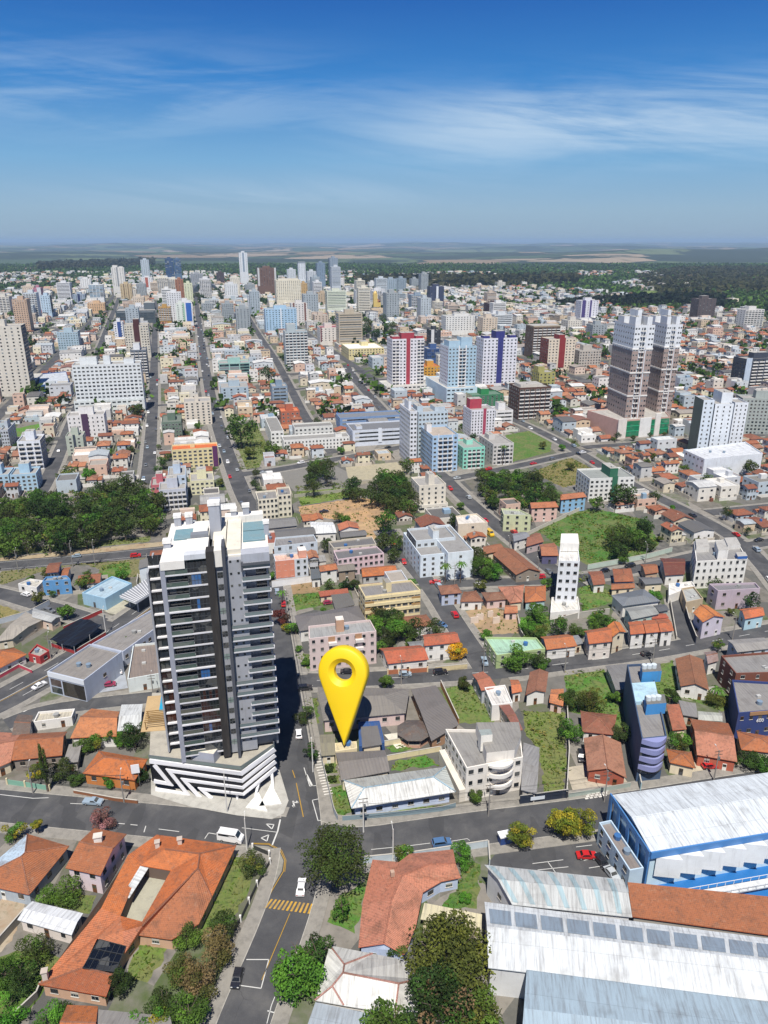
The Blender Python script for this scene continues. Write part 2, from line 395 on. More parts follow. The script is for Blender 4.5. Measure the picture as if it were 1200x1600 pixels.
def road(pts, wd, walk=2.2, name='road', walkcol='8e8a82', line=None):
    pts = smoothline(pts, 2) if len(pts) > 2 else pts
    ROADS.append((dense(pts, 6), wd / 2, walk, walkcol)); h = wd / 2
    mb = MB(); z = rz[0]; rz[0] += .004
    ribbon(mb, dense(pts, 8), h, -h, z, '5a5a5c', 'asphalt'); o = mb.build(name, kind='structure')
    for a, b in zip(pts, pts[1:]):
        d = (b - a).normalized() * 1; n = Vector((-d.y, d.x, 0)) * (h + 1.0)
        occ_poly([a + n - d, b + n + d, b - n + d, a - n - d])
    if line:
        mk = MB(); dd = dense(pts, 2.0)
        for off, c_, dash in line:
            ns = normals(dd)
            for i in range(len(dd) - 1):
                if dash and (i % 5) > 1: continue
                a, b = dd[i] + ns[i] * off, dd[i + 1] + ns[i + 1] * off
                if inroad(a, len(ROADS) - 1, .3): continue
                q = (b - a).normalized(); n = Vector((-q.y, q.x, 0)) * .09
                mk.face([V3(a - n, z + .15 * 0 + .006), V3(b - n, z + .006), V3(b + n, z + .006), V3(a + n, z + .006)], c_, 'paint')
        if mk.f: mk.build('road_marking', kind='structure')
    return o
RBB = []
def inroad(p, skip, m=0):
    while len(RBB) < len(ROADS):
        pp = ROADS[len(RBB)][0]; RBB.append((min(q.x for q in pp) - 14, max(q.x for q in pp) + 14, min(q.y for q in pp) - 14, max(q.y for q in pp) + 14))
    for k, (pp, hw, _, _) in enumerate(ROADS):
        if k == skip: continue
        bb = RBB[k]
        if p.x < bb[0] or p.x > bb[1] or p.y < bb[2] or p.y > bb[3]: continue
        for a, b in zip(pp, pp[1:]):
            ab = b - a; L = ab.length_squared
            if L < 1e-6: continue
            t = max(0, min(1, (p - a).dot(ab) / L))
            if (p - a - ab * t).length < hw + m: return True
    return False
def sidewalks():
    for k, (pp, hw, wk, wc) in enumerate(ROADS):
        if not wk: continue
        mb = MB(); pts = dense(pp, 3.0); ns = normals(pts); z = .13 + k * .0015
        if pp[0].y > 900: continue
        for s in (1, -1):
            for i in range(len(pts) - 1):
                a, b = pts[i], pts[i + 1]; na, nb = ns[i] * s, ns[i + 1] * s
                m_ = (a + b) / 2 + na * (hw + wk / 2)
                if inroad(m_, k, .3): continue
                q = [a + na * hw, b + nb * hw, b + nb * (hw + wk), a + na * (hw + wk)]
                mb.face([V3(x, z) for x in (q if s < 0 else q[::-1])], wc, 'pave')
                mb.face([V3(q[0], 0), V3(q[1], 0), V3(q[1], z), V3(q[0], z)], 'a09c94', 'pave')
                mb.face([V3(q[3], 0), V3(q[2], 0), V3(q[2], z), V3(q[3], z)], 'a09c94', 'pave')
                # kerb stone
                e = [a + na * (hw - .14), b + nb * (hw - .14), b + nb * hw, a + na * hw]
                mb.face([V3(x, z + .012) for x in (e if s < 0 else e[::-1])], 'b4b0a6', 'pave')
                mb.face([V3(e[0], 0), V3(e[1], 0), V3(e[1], z + .012), V3(e[0], z + .012)], 'b4b0a6', 'pave')
        if mb.f: mb.build('pavement', kind='structure')
Yl, Wl = 'b08a2a', 'c8c8c4'
road(P2([-260, 1224, -80, 1250, 0, 1259, 230, 1281, 440, 1301, 500, 1311, 560, 1322, 660, 1306, 760, 1292, 860, 1280, 940, 1269, 1100, 1243, 1400, 1195]), 10.6, 3.0)
MAIN = P2([330, 1760, 366, 1640, 395, 1560, 430, 1478, 458, 1400, 470, 1345, 472, 1290, 462, 1200, 452, 1130, 441, 1050, 432, 980, 422, 900, 412, 850, 396, 800, 378, 770, 352, 700, 333, 640, 318, 560, 308, 480, 303, 446])
road(MAIN, 9.6, 3.0)
road(P2([440, 1062, 500, 1064, 600, 1060, 700, 1054, 800, 1048, 900, 1034, 1000, 1022, 1100, 1004, 1200, 986, 1400, 950]), 8.4, 2.4, line=[(0, Wl, 1)])
road(P2([765, 1056, 720, 990, 680, 925, 640, 878, 615, 845, 604, 828]), 8.2, 2.6)
road(P2([662, 915, 760, 910, 860, 908, 940, 900, 1020, 884, 1090, 868, 1150, 856, 1300, 830]), 7.2, 2.0)
road(P2([-200, 1180, -80, 1132, 0, 1096, 40, 1074, 85, 1050, 130, 1022, 165, 1000, 200, 975, 262, 930]), 13.0, 2.4, line=[(.25, Wl, 0), (-.25, Yl, 0), (3.2, Wl, 1), (-3.2, Wl, 1)])
road(P2([-120, 905, 0, 926, 50, 942, 110, 958, 160, 975, 185, 985]), 8.0, 2.0)
road(P2([10, 1132, 60, 1112, 150, 1099, 236, 1090]), 6.4, 2.0)
road(P2([-200, 902, -60, 890, 0, 884, 100, 876, 230, 863, 330, 852, 400, 846]), 10.5, 0, line=[(3.9, Wl, 0), (-3.9, Wl, 0)])
road(P2([372, 742, 430, 735, 500, 722, 560, 712, 640, 696, 705, 684]), 9, 2.2)
ST4 = P2([905, 918, 865, 893, 800, 840, 750, 800, 715, 768, 690, 742, 660, 720, 640, 696, 622, 668, 590, 632, 560, 600, 540, 570])
road(ST4, 8.6, 2.2)
road(P2([700, 750, 760, 738, 820, 726, 880, 712, 920, 704]), 8, 2.2)
ST5 = P2([1230, 930, 1190, 880, 1160, 850, 1110, 818, 1050, 788, 1000, 765, 950, 735, 905, 707, 865, 685, 830, 668, 800, 655, 770, 640])
road(ST5, 8.4, 2.2)
road(P2([700, 640, 770, 648, 830, 650, 900, 640]), 8, 2)
LEFT2 = P2([228, 756, 232, 740, 236, 680, 240, 620, 241, 560, 242, 510, 244, 470])
road(LEFT2, 8.6, 2.2)
LEFT1 = P2([55, 782, 75, 750, 100, 690, 126, 625, 150, 560, 170, 505, 186, 465])
road(LEFT1, 8.6, 2.2)
CEN1 = P2([520, 708, 480, 660, 456, 610, 430, 560, 402, 520, 380, 480])
road(CEN1, 8, 2.0)
road(P2([-60, 640, 100, 640, 240, 634, 330, 629, 452, 610, 560, 596, 640, 590]), 8, 2.0)
road(P2([1107, 985, 1100, 1010]), 1, 0)
road(P2([1056, 938, 1064, 975, 1076, 1006]), 6.5, 1.2)
NROAD_MANUAL = len(ROADS)
# far grid of streets
def ab(a, b): return Vector((a * math.cos(rad(14)) - b * math.sin(rad(14)), a * math.sin(rad(14)) + b * math.cos(rad(14)), 0))
AL = [-760, -660, -560, -460, -370, -290, -215, -155] + [170, 235, 300, 370, 440, 520, 600, 690, 780, 880, 980, 1080]
for a in AL: road([ab(a, 500 if a < 0 else 640), ab(a - 20, 1500), ab(a - 60, 2600)], 8.5, 0)
BLs = [760, 880, 1000, 1130, 1270, 1420, 1580, 1750, 1930, 2130, 2350]
for b in [540] + BLs: road([ab(-780 if b > 600 else -780, b), ab(0 if b > 600 else -95, b + (10 if b > 600 else 0)), ] + ([ab(1150, b - 10)] if b > 600 else []), 8, 0)
for b in [300, 430, 540, 650]: road([ab(245, b), ab(460, b), ab(900, b + 8)], 8, 0 if b > 500 else 2)
sidewalks()
PBB = []
def patch(name, px, col, m, z=.02, occ=True):
    p = P2(px)
    bb = (min(q.x for q in p), max(q.x for q in p), min(q.y for q in p), max(q.y for q in p)); lv = [l for (c, l) in PBB if c[0] < bb[1] and c[1] > bb[0] and c[2] < bb[3] and c[3] > bb[2]]; z = (max(lv) if lv else .008) + .004; PBB.append((bb, z))
    if area2(p) < 0: p = p[::-1]
    mb = MB()
    if m in ('grass', 'dirt'):
        dd = dense(p + [p[0]], 1.2)[:-1]; ns_ = normals(dd); p2 = [q + n_ * noise.noise(q * .55) * 1.0 for q, n_ in zip(dd, ns_)]; mb.face([V3(q, z) for q in p2], col, m)
    else: mb.face([V3(q, z) for q in p], col, m)
    o = mb.build(name, kind='structure')
    if occ: occ_poly(p)
    return o
GR = '4e6a26'
pz = [.012]
LAWNS = []
def lawn(px, col=GR, occ=True, name='lawn', m='grass'):
    pz[0] += .0007; LAWNS.append((P2(px), m)); return patch(name, px, col, m, pz[0], occ)
# near lawns and lots
lawn([362, 1335, 392, 1335, 402, 1355, 385, 1400, 360, 1440, 300, 1475, 272, 1460, 312, 1443, 332, 1402], '5f7434')
lawn([222, 1465, 262, 1470, 255, 1500, 230, 1535, 195, 1530], '5f7a30')
lawn([0, 1495, 60, 1480, 100, 1500, 75, 1540, 30, 1600, 0, 1600, -30, 1560])
lawn([90, 1395, 150, 1400, 140, 1428, 62, 1410], '4c6a24')
lawn([516, 1232, 540, 1225, 552, 1268, 526, 1280], '3e7420')
lawn([552, 1275, 640, 1262, 700, 1256, 640, 1272, 560, 1284], '5d7a30')
lawn([512, 1440, 530, 1400, 570, 1378, 565, 1430, 552, 1458], '4a7a28')
lawn([690, 1418, 745, 1420, 752, 1350, 722, 1348, 718, 1378], '456e26')
lawn([602, 1168, 648, 1158, 655, 1168, 612, 1176], '3c7a1e')
lawn([610, 1205, 618, 1190, 665, 1180, 685, 1196], '3f7c20')
lawn([505, 1190, 525, 1190, 527, 1207, 508, 1210], '55762c'); lawn([508, 1214, 530, 1212, 532, 1224, 512, 1226], '55762c')
lawn([470, 1092, 496, 1090, 500, 1130, 478, 1135], '4b6c2a')
lawn([462, 1022, 485, 1022, 490, 1050, 466, 1050], '3f6a20')
lawn([688, 1076, 735, 1070, 775, 1118, 770, 1130, 712, 1130], '5f7a34')
lawn([818, 1112, 882, 1112, 884, 1190, 880, 1240, 850, 1240, 842, 1170, 822, 1150], '6a7a3a')
lawn([882, 1050, 944, 1046, 966, 1100, 985, 1160, 930, 1120, 886, 1112], '4a7a26')
lawn([1013, 1040, 1052, 1035, 1062, 1090, 1030, 1088], '557a2c')
lawn([1062, 1090, 1150, 1082, 1150, 1100, 1128, 1112, 1090, 1098], '4c7428')
lawn([442, 908, 497, 902, 500, 925, 445, 930], '86704e', m='dirt'); lawn([436, 934, 500, 925, 520, 935, 520, 942, 440, 960], '46741e')
lawn([715, 960, 760, 945, 808, 960, 812, 990, 745, 992], 'a08a68', m='dirt')
lawn([812, 965, 860, 962, 862, 990, 815, 1000], '4a7a26'); lawn([905, 890, 925, 905, 952, 925, 960, 940, 910, 955, 905, 920], '4c7a28')
lawn([840, 828, 900, 800, 930, 795, 1010, 812, 1030, 850, 1000, 872, 920, 885, 880, 860], '3f7020')
lawn([790, 680, 830, 672, 862, 692, 860, 706, 800, 722], '4c7226'); lawn([832, 738, 890, 714, 930, 735, 920, 752, 880, 762], '84774a')
lawn([460, 760, 545, 752, 560, 775, 470, 790], '6c8a34'); lawn([466, 792, 560, 778, 640, 785, 650, 800, 590, 820, 530, 812, 470, 806], 'b8946a', m='dirt'); lawn([548, 818, 600, 812, 592, 840, 570, 850, 548, 838], 'b89a72', m='dirt')
lawn([0, 893, 230, 872, 234, 898, 190, 904, 130, 880, 60, 895, 0, 915], '7a7452'); lawn([160, 884, 202, 878, 205, 898, 150, 904], '4c7a24')
lawn([-60, 880, 0, 872, 235, 848, 320, 842, 320, 848, 235, 856, 0, 878, -60, 886], 'a4977c', m='dirt')
lawn([-100, 868, 0, 860, 235, 838, 235, 846, 0, 870, -100, 876], '6c7a48')
lawn([-40, 950, 0, 945, 38, 958, 0, 975, -50, 980], '8c8050')
lawn([12, 672, 62, 662, 62, 678, 14, 684], '4a8a20'); lawn([-10, 790, 20, 782, 58, 778, 60, 800, 0, 810], '52803a')
lawn([360, 665, 400, 662, 420, 700, 405, 730, 375, 735], '6b7a45')
lawn([1000, 455, 1060, 452, 1062, 470, 1010, 474], '6a8a30'); 
# paved lots
def lot(px, col, m='concrete', name='paved_yard', occ=True): pz[0] += .0007; return patch(name, px, col, m, pz[0], occ)
lot([785, 1320, 862, 1308, 940, 1300, 985, 1385, 760, 1352], '5c6064', 'asphalt', 'parking_lot')
lot([236, 1236, 400, 1262, 440, 1262, 452, 1240, 432, 1190, 236, 1180], 'b4b8b0', 'pave', 'plaza')
lot([335, 750, 330, 745, 340, 742, 345, 745], '888888')
lot([432, 738, 460, 768, 545, 762, 545, 738, 520, 726], '77756f', occ=True); lot([540, 730, 620, 722, 640, 740, 600, 748, 545, 752], 'a39b82')
lot([128, 935, 165, 925, 238, 960, 205, 965, 170, 958], 'aaa693'); lot([100, 1050, 190, 1025, 200, 1075, 140, 1085], '9aa0a8')
lot([880, 1200, 912, 1195, 975, 1215, 995, 1240, 900, 1250, 888, 1215], 'b0a794'); lot([740, 1235, 815, 1220, 818, 1255, 760, 1265], '7d7a74')
lot([217, 1352, 268, 1360, 222, 1442, 186, 1432], 'a3a08c'); lot([600, 1148, 640, 1142, 660, 1160, 620, 1170], 'cfcabb')
lot([0, 1400, 40, 1400, 20, 1470, -20, 1500], 'a59a86', 'dirt'); lot([1060, 1186, 1160, 1190, 1165, 1215, 1065, 1222], 'b8ae96')
lot([1040, 1330, 1330, 1290, 1330, 1500, 1010, 1400], '2b6cab', 'paint', 'blue_court')
lot([500, 1062, 640, 1060, 640, 1066, 500, 1072], '9a958c', occ=False)
# markings near the crossing (drawn where they lie on the asphalt)
mk = MB(); MZ = .13
def mark(px, col=Wl, wd=.16, closed=False):
    p = P2(px); 
    if closed: p.append(p[0])
    for a, b in zip(p, p[1:]):
        q = (b - a).normalized(); n = Vector((-q.y, q.x, 0)) * wd / 2
        mk.face([V3(a - n, MZ), V3(b - n, MZ), V3(b + n, MZ), V3(a + n, MZ)], col, 'paint')
mark([416, 1288, 428, 1289, 425, 1296], closed=True, wd=.25); mark([408, 1310, 420, 1305, 417, 1315], closed=True, wd=.25)
mark([438, 1281, 434, 1299, 425, 1322], wd=.35); mark([378, 1294, 433, 1301], wd=.16)
mark([488, 1251, 497, 1283, 508, 1281], wd=.2); mark([488, 1251, 497, 1249], wd=.2); mark([475, 1200, 484, 1229, 494, 1228], wd=.2); mark([479, 1211, 488, 1229], wd=.5)
mark([463, 1224, 474, 1277], Yl, .2); mark([457, 1204, 461, 1216], Yl, .2)
mark([494, 1208, 502, 1250, 508, 1284], Yl, .16)
mark([458, 1252, 460, 1262, 457, 1259], Wl, .4); mark([458, 1254, 466, 1255, 463, 1252], Wl, .3)
mark([393, 1319, 420, 1320, 438, 1330, 445, 1345, 443, 1362, 425, 1392, 412, 1420, 398, 1450], Yl, .16); mark([393, 1318, 420, 1318.5, 440, 1329, 447, 1345, 445, 1363], Yl, .12)
mark([0, 1242, 52, 1248, 76, 1247], Wl, .2); mark([110, 1256, 160, 1258, 162, 1250], Wl, .18); mark([183, 1287, 195, 1288], Wl, .2); mark([204, 1289, 215, 1290], Wl, .2); mark([225, 1301, 228, 1291], Wl, .2)
mark([248, 1296, 280, 1300], Wl, .18); mark([320, 1311, 326, 1302, 338, 1304], Wl, .18)
mark([580, 1328, 640, 1322, 672, 1318], Wl, .16); mark([700, 1316, 730, 1311, 734, 1314], Wl, .14)
mark([385, 1500, 420, 1500, 408, 1545, 372, 1540], Wl, .18); mark([409, 1532, 453, 1428], Yl, .14); mark([417, 1600, 424, 1572, 432, 1552], Wl, .14)
mark([418, 1580, 432, 1584], Wl, .2)
mark([832, 1350, 880, 1344], Wl, .16); mark([855, 1346, 868, 1364], Wl, .16); mark([840, 1360, 888, 1355], Wl, .16); mark([900, 1324, 925, 1321], Wl, .16); mark([912, 1345, 938, 1340], Wl, .16); mark([920, 1357, 945, 1353], Wl, .16)
mk.build('road_marking', kind='structure')
# yellow striped raised crossing
mk = MB(); A, Bp, C_, D_ = G(421, 1405), G(490, 1413), G(487, 1429), G(413, 1419)
mk.prism([D_, C_, Bp, A], .05, .11, '4a4a48', 'asphalt'); n = 11
for i in range(n):
    s0, s1 = i / n, (i + .5) / n; sh = .10
    lo = lambda s: D_ + (C_ - D_) * min(1, max(0, s)); hi = lambda s: A + (Bp - A) * min(1, max(0, s + .04))
    mk.face([V3(lo(s0), .135), V3(lo(s1), .135), V3(hi(s1), .135), V3(hi(s0), .135)], 'c89a20', 'pave')
mk.build('speed_hump', kind='structure')
# zebra tiles on the pavement
mk = MB()
for k in range(16):
    p = G(488 + k * 1.25, 1180 + k * 4.2); mk.box(V3(p, .15), E2 * 2.2, E1 * .35, UP * .012, 'd8d4cc', 'pave')
for (u0, v0) in ((915, 1250), (922, 1249), (929, 1248), (936, 1247), (943, 1245)):
    for j in range(3): p = G(u0 + j * 1.5, v0 - j * 3.5); mk.box(V3(p, .17), E2 * .9, E1 * .5, UP * .012, 'e0dcd4', 'pave')
for k in range(8):
    p = G(1182, 986 - 0) + E1 * (-1) + Vector((k * .0, 0, 0)); 
for k in range(7):
    p = G(4 + k * 5.2, 1119 - k * 1.0); mk.box(V3(p, .12), E2 * .5, Vector((1.8, 2.6, 0)), UP * .01, 'd8d6d0', 'paint')
mk.build('tile_pattern', kind='structure')
# ================= BUILDING TOOLS =================
def slab(mb, pts, th, col, m):
    pts = [Vector(p) for p in pts]; n = (pts[1] - pts[0]).cross(pts[2] - pts[0]).normalized()
    if n.z < 0: pts = pts[::-1]
    lo = [p - UP * th for p in pts]
    if len(pts) == 3: mb.face(pts, col, m); mb.face(lo[::-1], col, 'paint')
    else:
        a_ = UP.cross(n).normalized() if abs(n.z) < .999 else Vector((1, 0, 0)); b_ = (n if n.z > 0 else -n).cross(a_)
        for i in range(1, len(pts) - 1):
            t3 = (pts[0], pts[i], pts[i + 1]); mb.face(t3, col, m, [(p.dot(a_), p.dot(b_)) for p in t3]); mb.face([lo[i + 1], lo[i], lo[0]], col, 'paint')
    for i in range(len(pts)): j = (i + 1) % len(pts); mb.face([lo[i], lo[j], pts[j], pts[i]], col, 'paint')
def offset_quad(q, d):
    c = sum((Vector((p[0], p[1], 0)) for p in q), Vector()) / len(q); o = []; n = len(q)
    for i in range(n):
        p0, p1, p2 = [Vector((q[(i + k) % n][0], q[(i + k) % n][1], 0)) for k in (-1, 0, 1)]
        a = (p1 - p0).normalized(); b = (p2 - p1).normalized()
        na = Vector((a.y, -a.x, 0)); nb = Vector((b.y, -b.x, 0)); bis = (na + nb); L = bis.length
        if L < .3: o.append(p1 + na * d); continue
        bis = bis / L; o.append(p1 + bis * d / max(.4, bis.dot(na)))
    return o
def mid(a, b, t=.5): return a * (1 - t) + b * t
def roof_geo(mr, mw, q, h, kind, rc, wc, rise=None, m=None, trim=None):
    """q: CCW eave outline FL FR BR BL; mr roof builder; mw wall builder (gable ends)"""
    a, b, c, d = [V3(p, h) for p in q]; W = ((b - a).length + (c - d).length) / 2; D = ((d - a).length + (c - b).length) / 2
    m = m or 'tile'; span = min(W, D); rs = rise if rise is not None else (min(2.6, span * .19) if m == 'tile' else min(1.8, span * .1))
    Rr = UP * rs; th = .16
    if kind == 'hip':
        if W >= D: t = min(.5, D / 2 / W * 1.0); r0 = mid(mid(a, d), mid(b, c), t) + Rr; r1 = mid(mid(a, d), mid(b, c), 1 - t) + Rr; fs = [(a, b, r1, r0), (c, d, r0, r1), (b, c, r1), (d, a, r0)]
        else: t = min(.5, W / 2 / D * 1.0); r0 = mid(mid(a, b), mid(d, c), t) + Rr; r1 = mid(mid(a, b), mid(d, c), 1 - t) + Rr; fs = [(a, b, r0), (b, c, r1, r0), (c, d, r1), (d, a, r0, r1)]
        hips = [(r0, r1)] + ([(a, r0), (d, r0), (b, r1), (c, r1)] if W >= D else [(a, r0), (b, r0), (c, r1), (d, r1)])
    elif kind == 'gx':
        r0, r1 = mid(a, d) + Rr, mid(b, c) + Rr; fs = [(a, b, r1, r0), (c, d, r0, r1)]; hips = [(r0, r1)]
        i = offset_quad(q, -.45); ia, ib, ic, id_ = [V3(p, h - .1) for p in i]
        if mw: mw.face([ib, ic, mid(ib, ic) + Rr * .92], wc, 'wall'); mw.face([id_, ia, mid(ia, id_) + Rr * .92], wc, 'wall')
    elif kind == 'gy':
        r0, r1 = mid(a, b) + Rr, mid(d, c) + Rr; fs = [(b, c, r1, r0), (d, a, r0, r1)]; hips = [(r0, r1)]
        i = offset_quad(q, -.45); ia, ib, ic, id_ = [V3(p, h - .1) for p in i]
        if mw: mw.face([ia, ib, mid(ia, ib) + Rr * .92], wc, 'wall'); mw.face([ic, id_, mid(ic, id_) + Rr * .92], wc, 'wall')
    elif kind == 'shed':
        c2, d2 = c + Rr * .6, d + Rr * .6; fs = [(a, b, c2, d2)]; hips = []
        if mw: i = offset_quad(q, -.4); ia, ib, ic, id_ = [V3(p, h - .1) for p in i]; k = Rr * .55; mw.face([ib, ic, ic + k], wc, 'wall'); mw.face([id_, ia, id_ + k], wc, 'wall'); mw.face([ic, id_, id_ + k, ic + k], wc, 'wall')
    for k_, f in enumerate(fs):
        cc = rc[k_ % len(rc)] if isinstance(rc, (list, tuple)) and isinstance(rc[0], str) else rc
        slab(mr, f, th, cc, m)
    if m == 'tile' and mr is not None:
        for p, r in hips: mr.tube(p + UP * .04, r + UP * .04, .14, .14, trim or 'a5644a', 'tile', 5, False)
def wall_geo(mw, q, h, kind, wc, z0=0, rc='8a8680', mr=None, rm='sheet', par=.7):
    if kind == 'flat':
        mw.prism(q, z0, h, wc, 'wall', top=wc); inn = offset_quad(q, -.28)
        # rim and sunken roof
        n = len(q); mw.f.pop(); mw.m.pop(); del mw.v[-n:], mw.uv[-n:], mw.c[-n:]
        qq = [V3(p, h) for p in q]; ii = [V3(p, h) for p in inn]; lo = [V3(p, h - par) for p in inn]
        for i in range(n):
            j = (i + 1) % n; mw.face([qq[i], qq[j], ii[j], ii[i]], wc, 'wall'); mw.face([lo[j], lo[i], ii[i], ii[j]], wc, 'wall')
        (mr or mw).face(lo, rc, rm)
    else: mw.prism(offset_quad(q, -.45), z0, h - .05, wc, 'wall')
# shared window / door meshes, 1 x 1 m, facing -Y
def mk_win(fr, gl, cols=2, blind=0):
    mb = MB(); t = .06
    mb.face([(-.5, -.02, -.5), (.5, -.02, -.5), (.5, -.02, .5), (-.5, -.02, .5)], gl, 'glass')
    for (x0, x1, z0, z1) in [(-.5, -.45, -.5, .5), (.45, .5, -.5, .5), (-.45, .45, .44, .5), (-.45, .45, -.5, -.44)] + [(-.5 + k / cols - .02, -.5 + k / cols + .02, -.44, .44) for k in range(1, cols)]:
        mb.box((x0, -.06, z0), (x1 - x0, 0, 0), (0, .07, 0), (0, 0, z1 - z0), fr, 'paint')
    mb.box((-.56, -.14, -.56), (1.12, 0, 0), (0, .15, 0), (0, 0, .06), 'c9c5bd', 'paint')
    if blind: mb.box((-.45, -.035, .44 - blind), (.9, 0, 0), (0, .02, 0), (0, 0, blind), 'b9b4a8', 'paint')
    return mb.data('window')
WINS = [mk_win('b4b4b0', '1a2128'), mk_win('3a3a3a', '20262c'), mk_win('b4b4b0', '2a333a', 3, .35), mk_win('6a5a48', '14181c')]
def mk_small(gl, fr='b8b8b4'):
    mb = MB(); mb.box((-.5, -.05, -.5), (1, 0, 0), (0, .05, 0), (0, 0, 1), fr, 'paint'); mb.face([(-.42, -.055, -.42), (.42, -.055, -.42), (.42, -.055, .42), (-.42, -.055, .42)], gl, 'glass')
    mb.face([(-.02, -.06, -.42), (.02, -.06, -.42), (.02, -.06, .42), (-.02, -.06, .42)], fr, 'paint'); return mb.data('window')
WSM = [mk_small('161c22'), mk_small('20282e'), mk_small('2c363e'), mk_small('12161a', '888880')]
def mk_door(c):
    mb = MB(); mb.box((-.5, -.08, -.5), (1, 0, 0), (0, .08, 0), (0, 0, 1), c, 'paint'); mb.box((-.42, -.1, .05), (.84, 0, 0), (0, .03, 0), (0, 0, .35), hexc(c) if 0 else '2a2622', 'glass'); return mb.data('door')
DOORS = [mk_door('6b4428'), mk_door('e0ded6'), mk_door('4a4a4c')]
def mk_gate():
    mb = MB(); mb.box((-.5, -.06, -.5), (1, 0, 0), (0, .06, 0), (0, 0, 1), '5a564e', 'paint')
    for k in range(5): mb.box((-.5, -.09, -.45 + k * .2), (1, 0, 0), (0, .03, 0), (0, 0, .06), '7c776c', 'paint')
    return mb.data('garage_door')
GARAGE = mk_gate()
def on_wall(name, me, root, a, b, s, z, wd, ht, out=0.0):
    d = (b - a).normalized(); n = Vector((d.y, -d.x, 0)); p = a + d * s + n * out
    return link(name, me, root, (p.x, p.y, z), math.atan2(d.y, d.x), (wd, 1, ht), local=False)
ALLB = []   # (position, label words) of everything built, landmarks for labels
def add_windows(root, q, floors, fh, z0, cfg, meshes, ww=1.3, wh=1.2, door=True, sides=(1, 1, 1, 1)):
    n = len(q)
    for i in range(n):
        if i < len(sides) and not sides[i]: continue
        a, b = V3(q[i], 0), V3(q[(i + 1) % n], 0); L = (b - a).length
        k = cfg[i] if isinstance(cfg, (list, tuple)) else max(1, int(L / cfg))
        for f in range(floors):
            for j in range(k):
                s = (j + .5) / k * L
                if f == 0 and door and i == 0 and j == k // 2 and floors < 4:
                    on_wall('door', R.choice(DOORS), root, a, b, s, z0 + 1.1, 1.0, 2.15); continue
                me = meshes[0] if len(meshes) == 1 else R.choice(meshes)
                on_wall('window', me, root, a, b, s, z0 + f * fh + fh * .56, ww * R.choice((1, 1, .75)), wh)
def ccw(q): return q if area2(q) > 0 else q[::-1]
def quad_px(px, h):
    q = [G(px[i], px[i + 1], h) for i in (0, 2, 4, 6)]
    return [Vector((p.x, p.y, 0)) for p in q]
def house(px, h, kind, rc, wc, label, floors=1, rise=None, m=None, name='house', cat='house', cfg=3.4, chim=0, meshes=None, grp=None, quad=None, rm='sheet', sides=(1, 1, 1, 1), extra=None, z0=0, occ=1, par=.7, ww=1.3, wh=1.2):
    q = quad or quad_px(px, h)
    if area2(q) < 0: q = [q[1], q[0], q[3], q[2]]
    if occ: occ_poly(q, grow=1)
    c = sum(q, Vector()) / 4; root = empty(name, (c.x, c.y, 0), label, cat, grp)
    mw, mr = MB(), MB(); wq = q if kind == 'flat' else offset_quad(q, -.45)
    wall_geo(mw, q, h, 'flat' if kind == 'flat' else 'x', wc, z0, rc, mr, rm, par)
    if kind != 'flat': roof_geo(mr, mw, q, h, kind, rc, wc, rise, m or 'tile')
    else:
        # plant on the roof: water tank, vents
        for _ in range(2):
            p = mid(mid(q[0], q[1], R.uniform(.25, .75)), mid(q[3], q[2], R.uniform(.25, .75)), R.uniform(.2, .8))
            if R.random() < .6: mr.tube(V3(p, h - par), V3(p, h - par + 1.1), .7, .8, R.choice(['7d8fa0', '9a9a96', '3d6aa0']), 'paint', 10)
            else: mr.box(V3(p, h - par), E2 * 1.2, E1 * .8, UP * .6, 'b8b8b4', 'paint')
    mw.build('wall', root); mr.build('roof', root)
    fh = (h - z0) / floors
    add_windows(root, wq, floors, fh, z0, cfg, meshes or [R.choice(WINS)], sides=sides, ww=ww, wh=min(wh, fh * .5))
    if chim:
        p = mid(mid(q[0], q[1], .4), mid(q[3], q[2], .4), .55); cm = MB(); cm.box(V3(p, h + .2), E2 * 1.6, E1 * 1.3, UP * 2.4, 'e6e2da', 'wall'); cm.box(V3(p - E2 * .15 - E1 * .15, h + 2.6), E2 * 1.9, E1 * 1.6, UP * .18, 'cfcac0', 'wall'); cm.build('chimney', root)
    ALLB.append((c, label))
    if extra: extra(root, q, h)
    return root
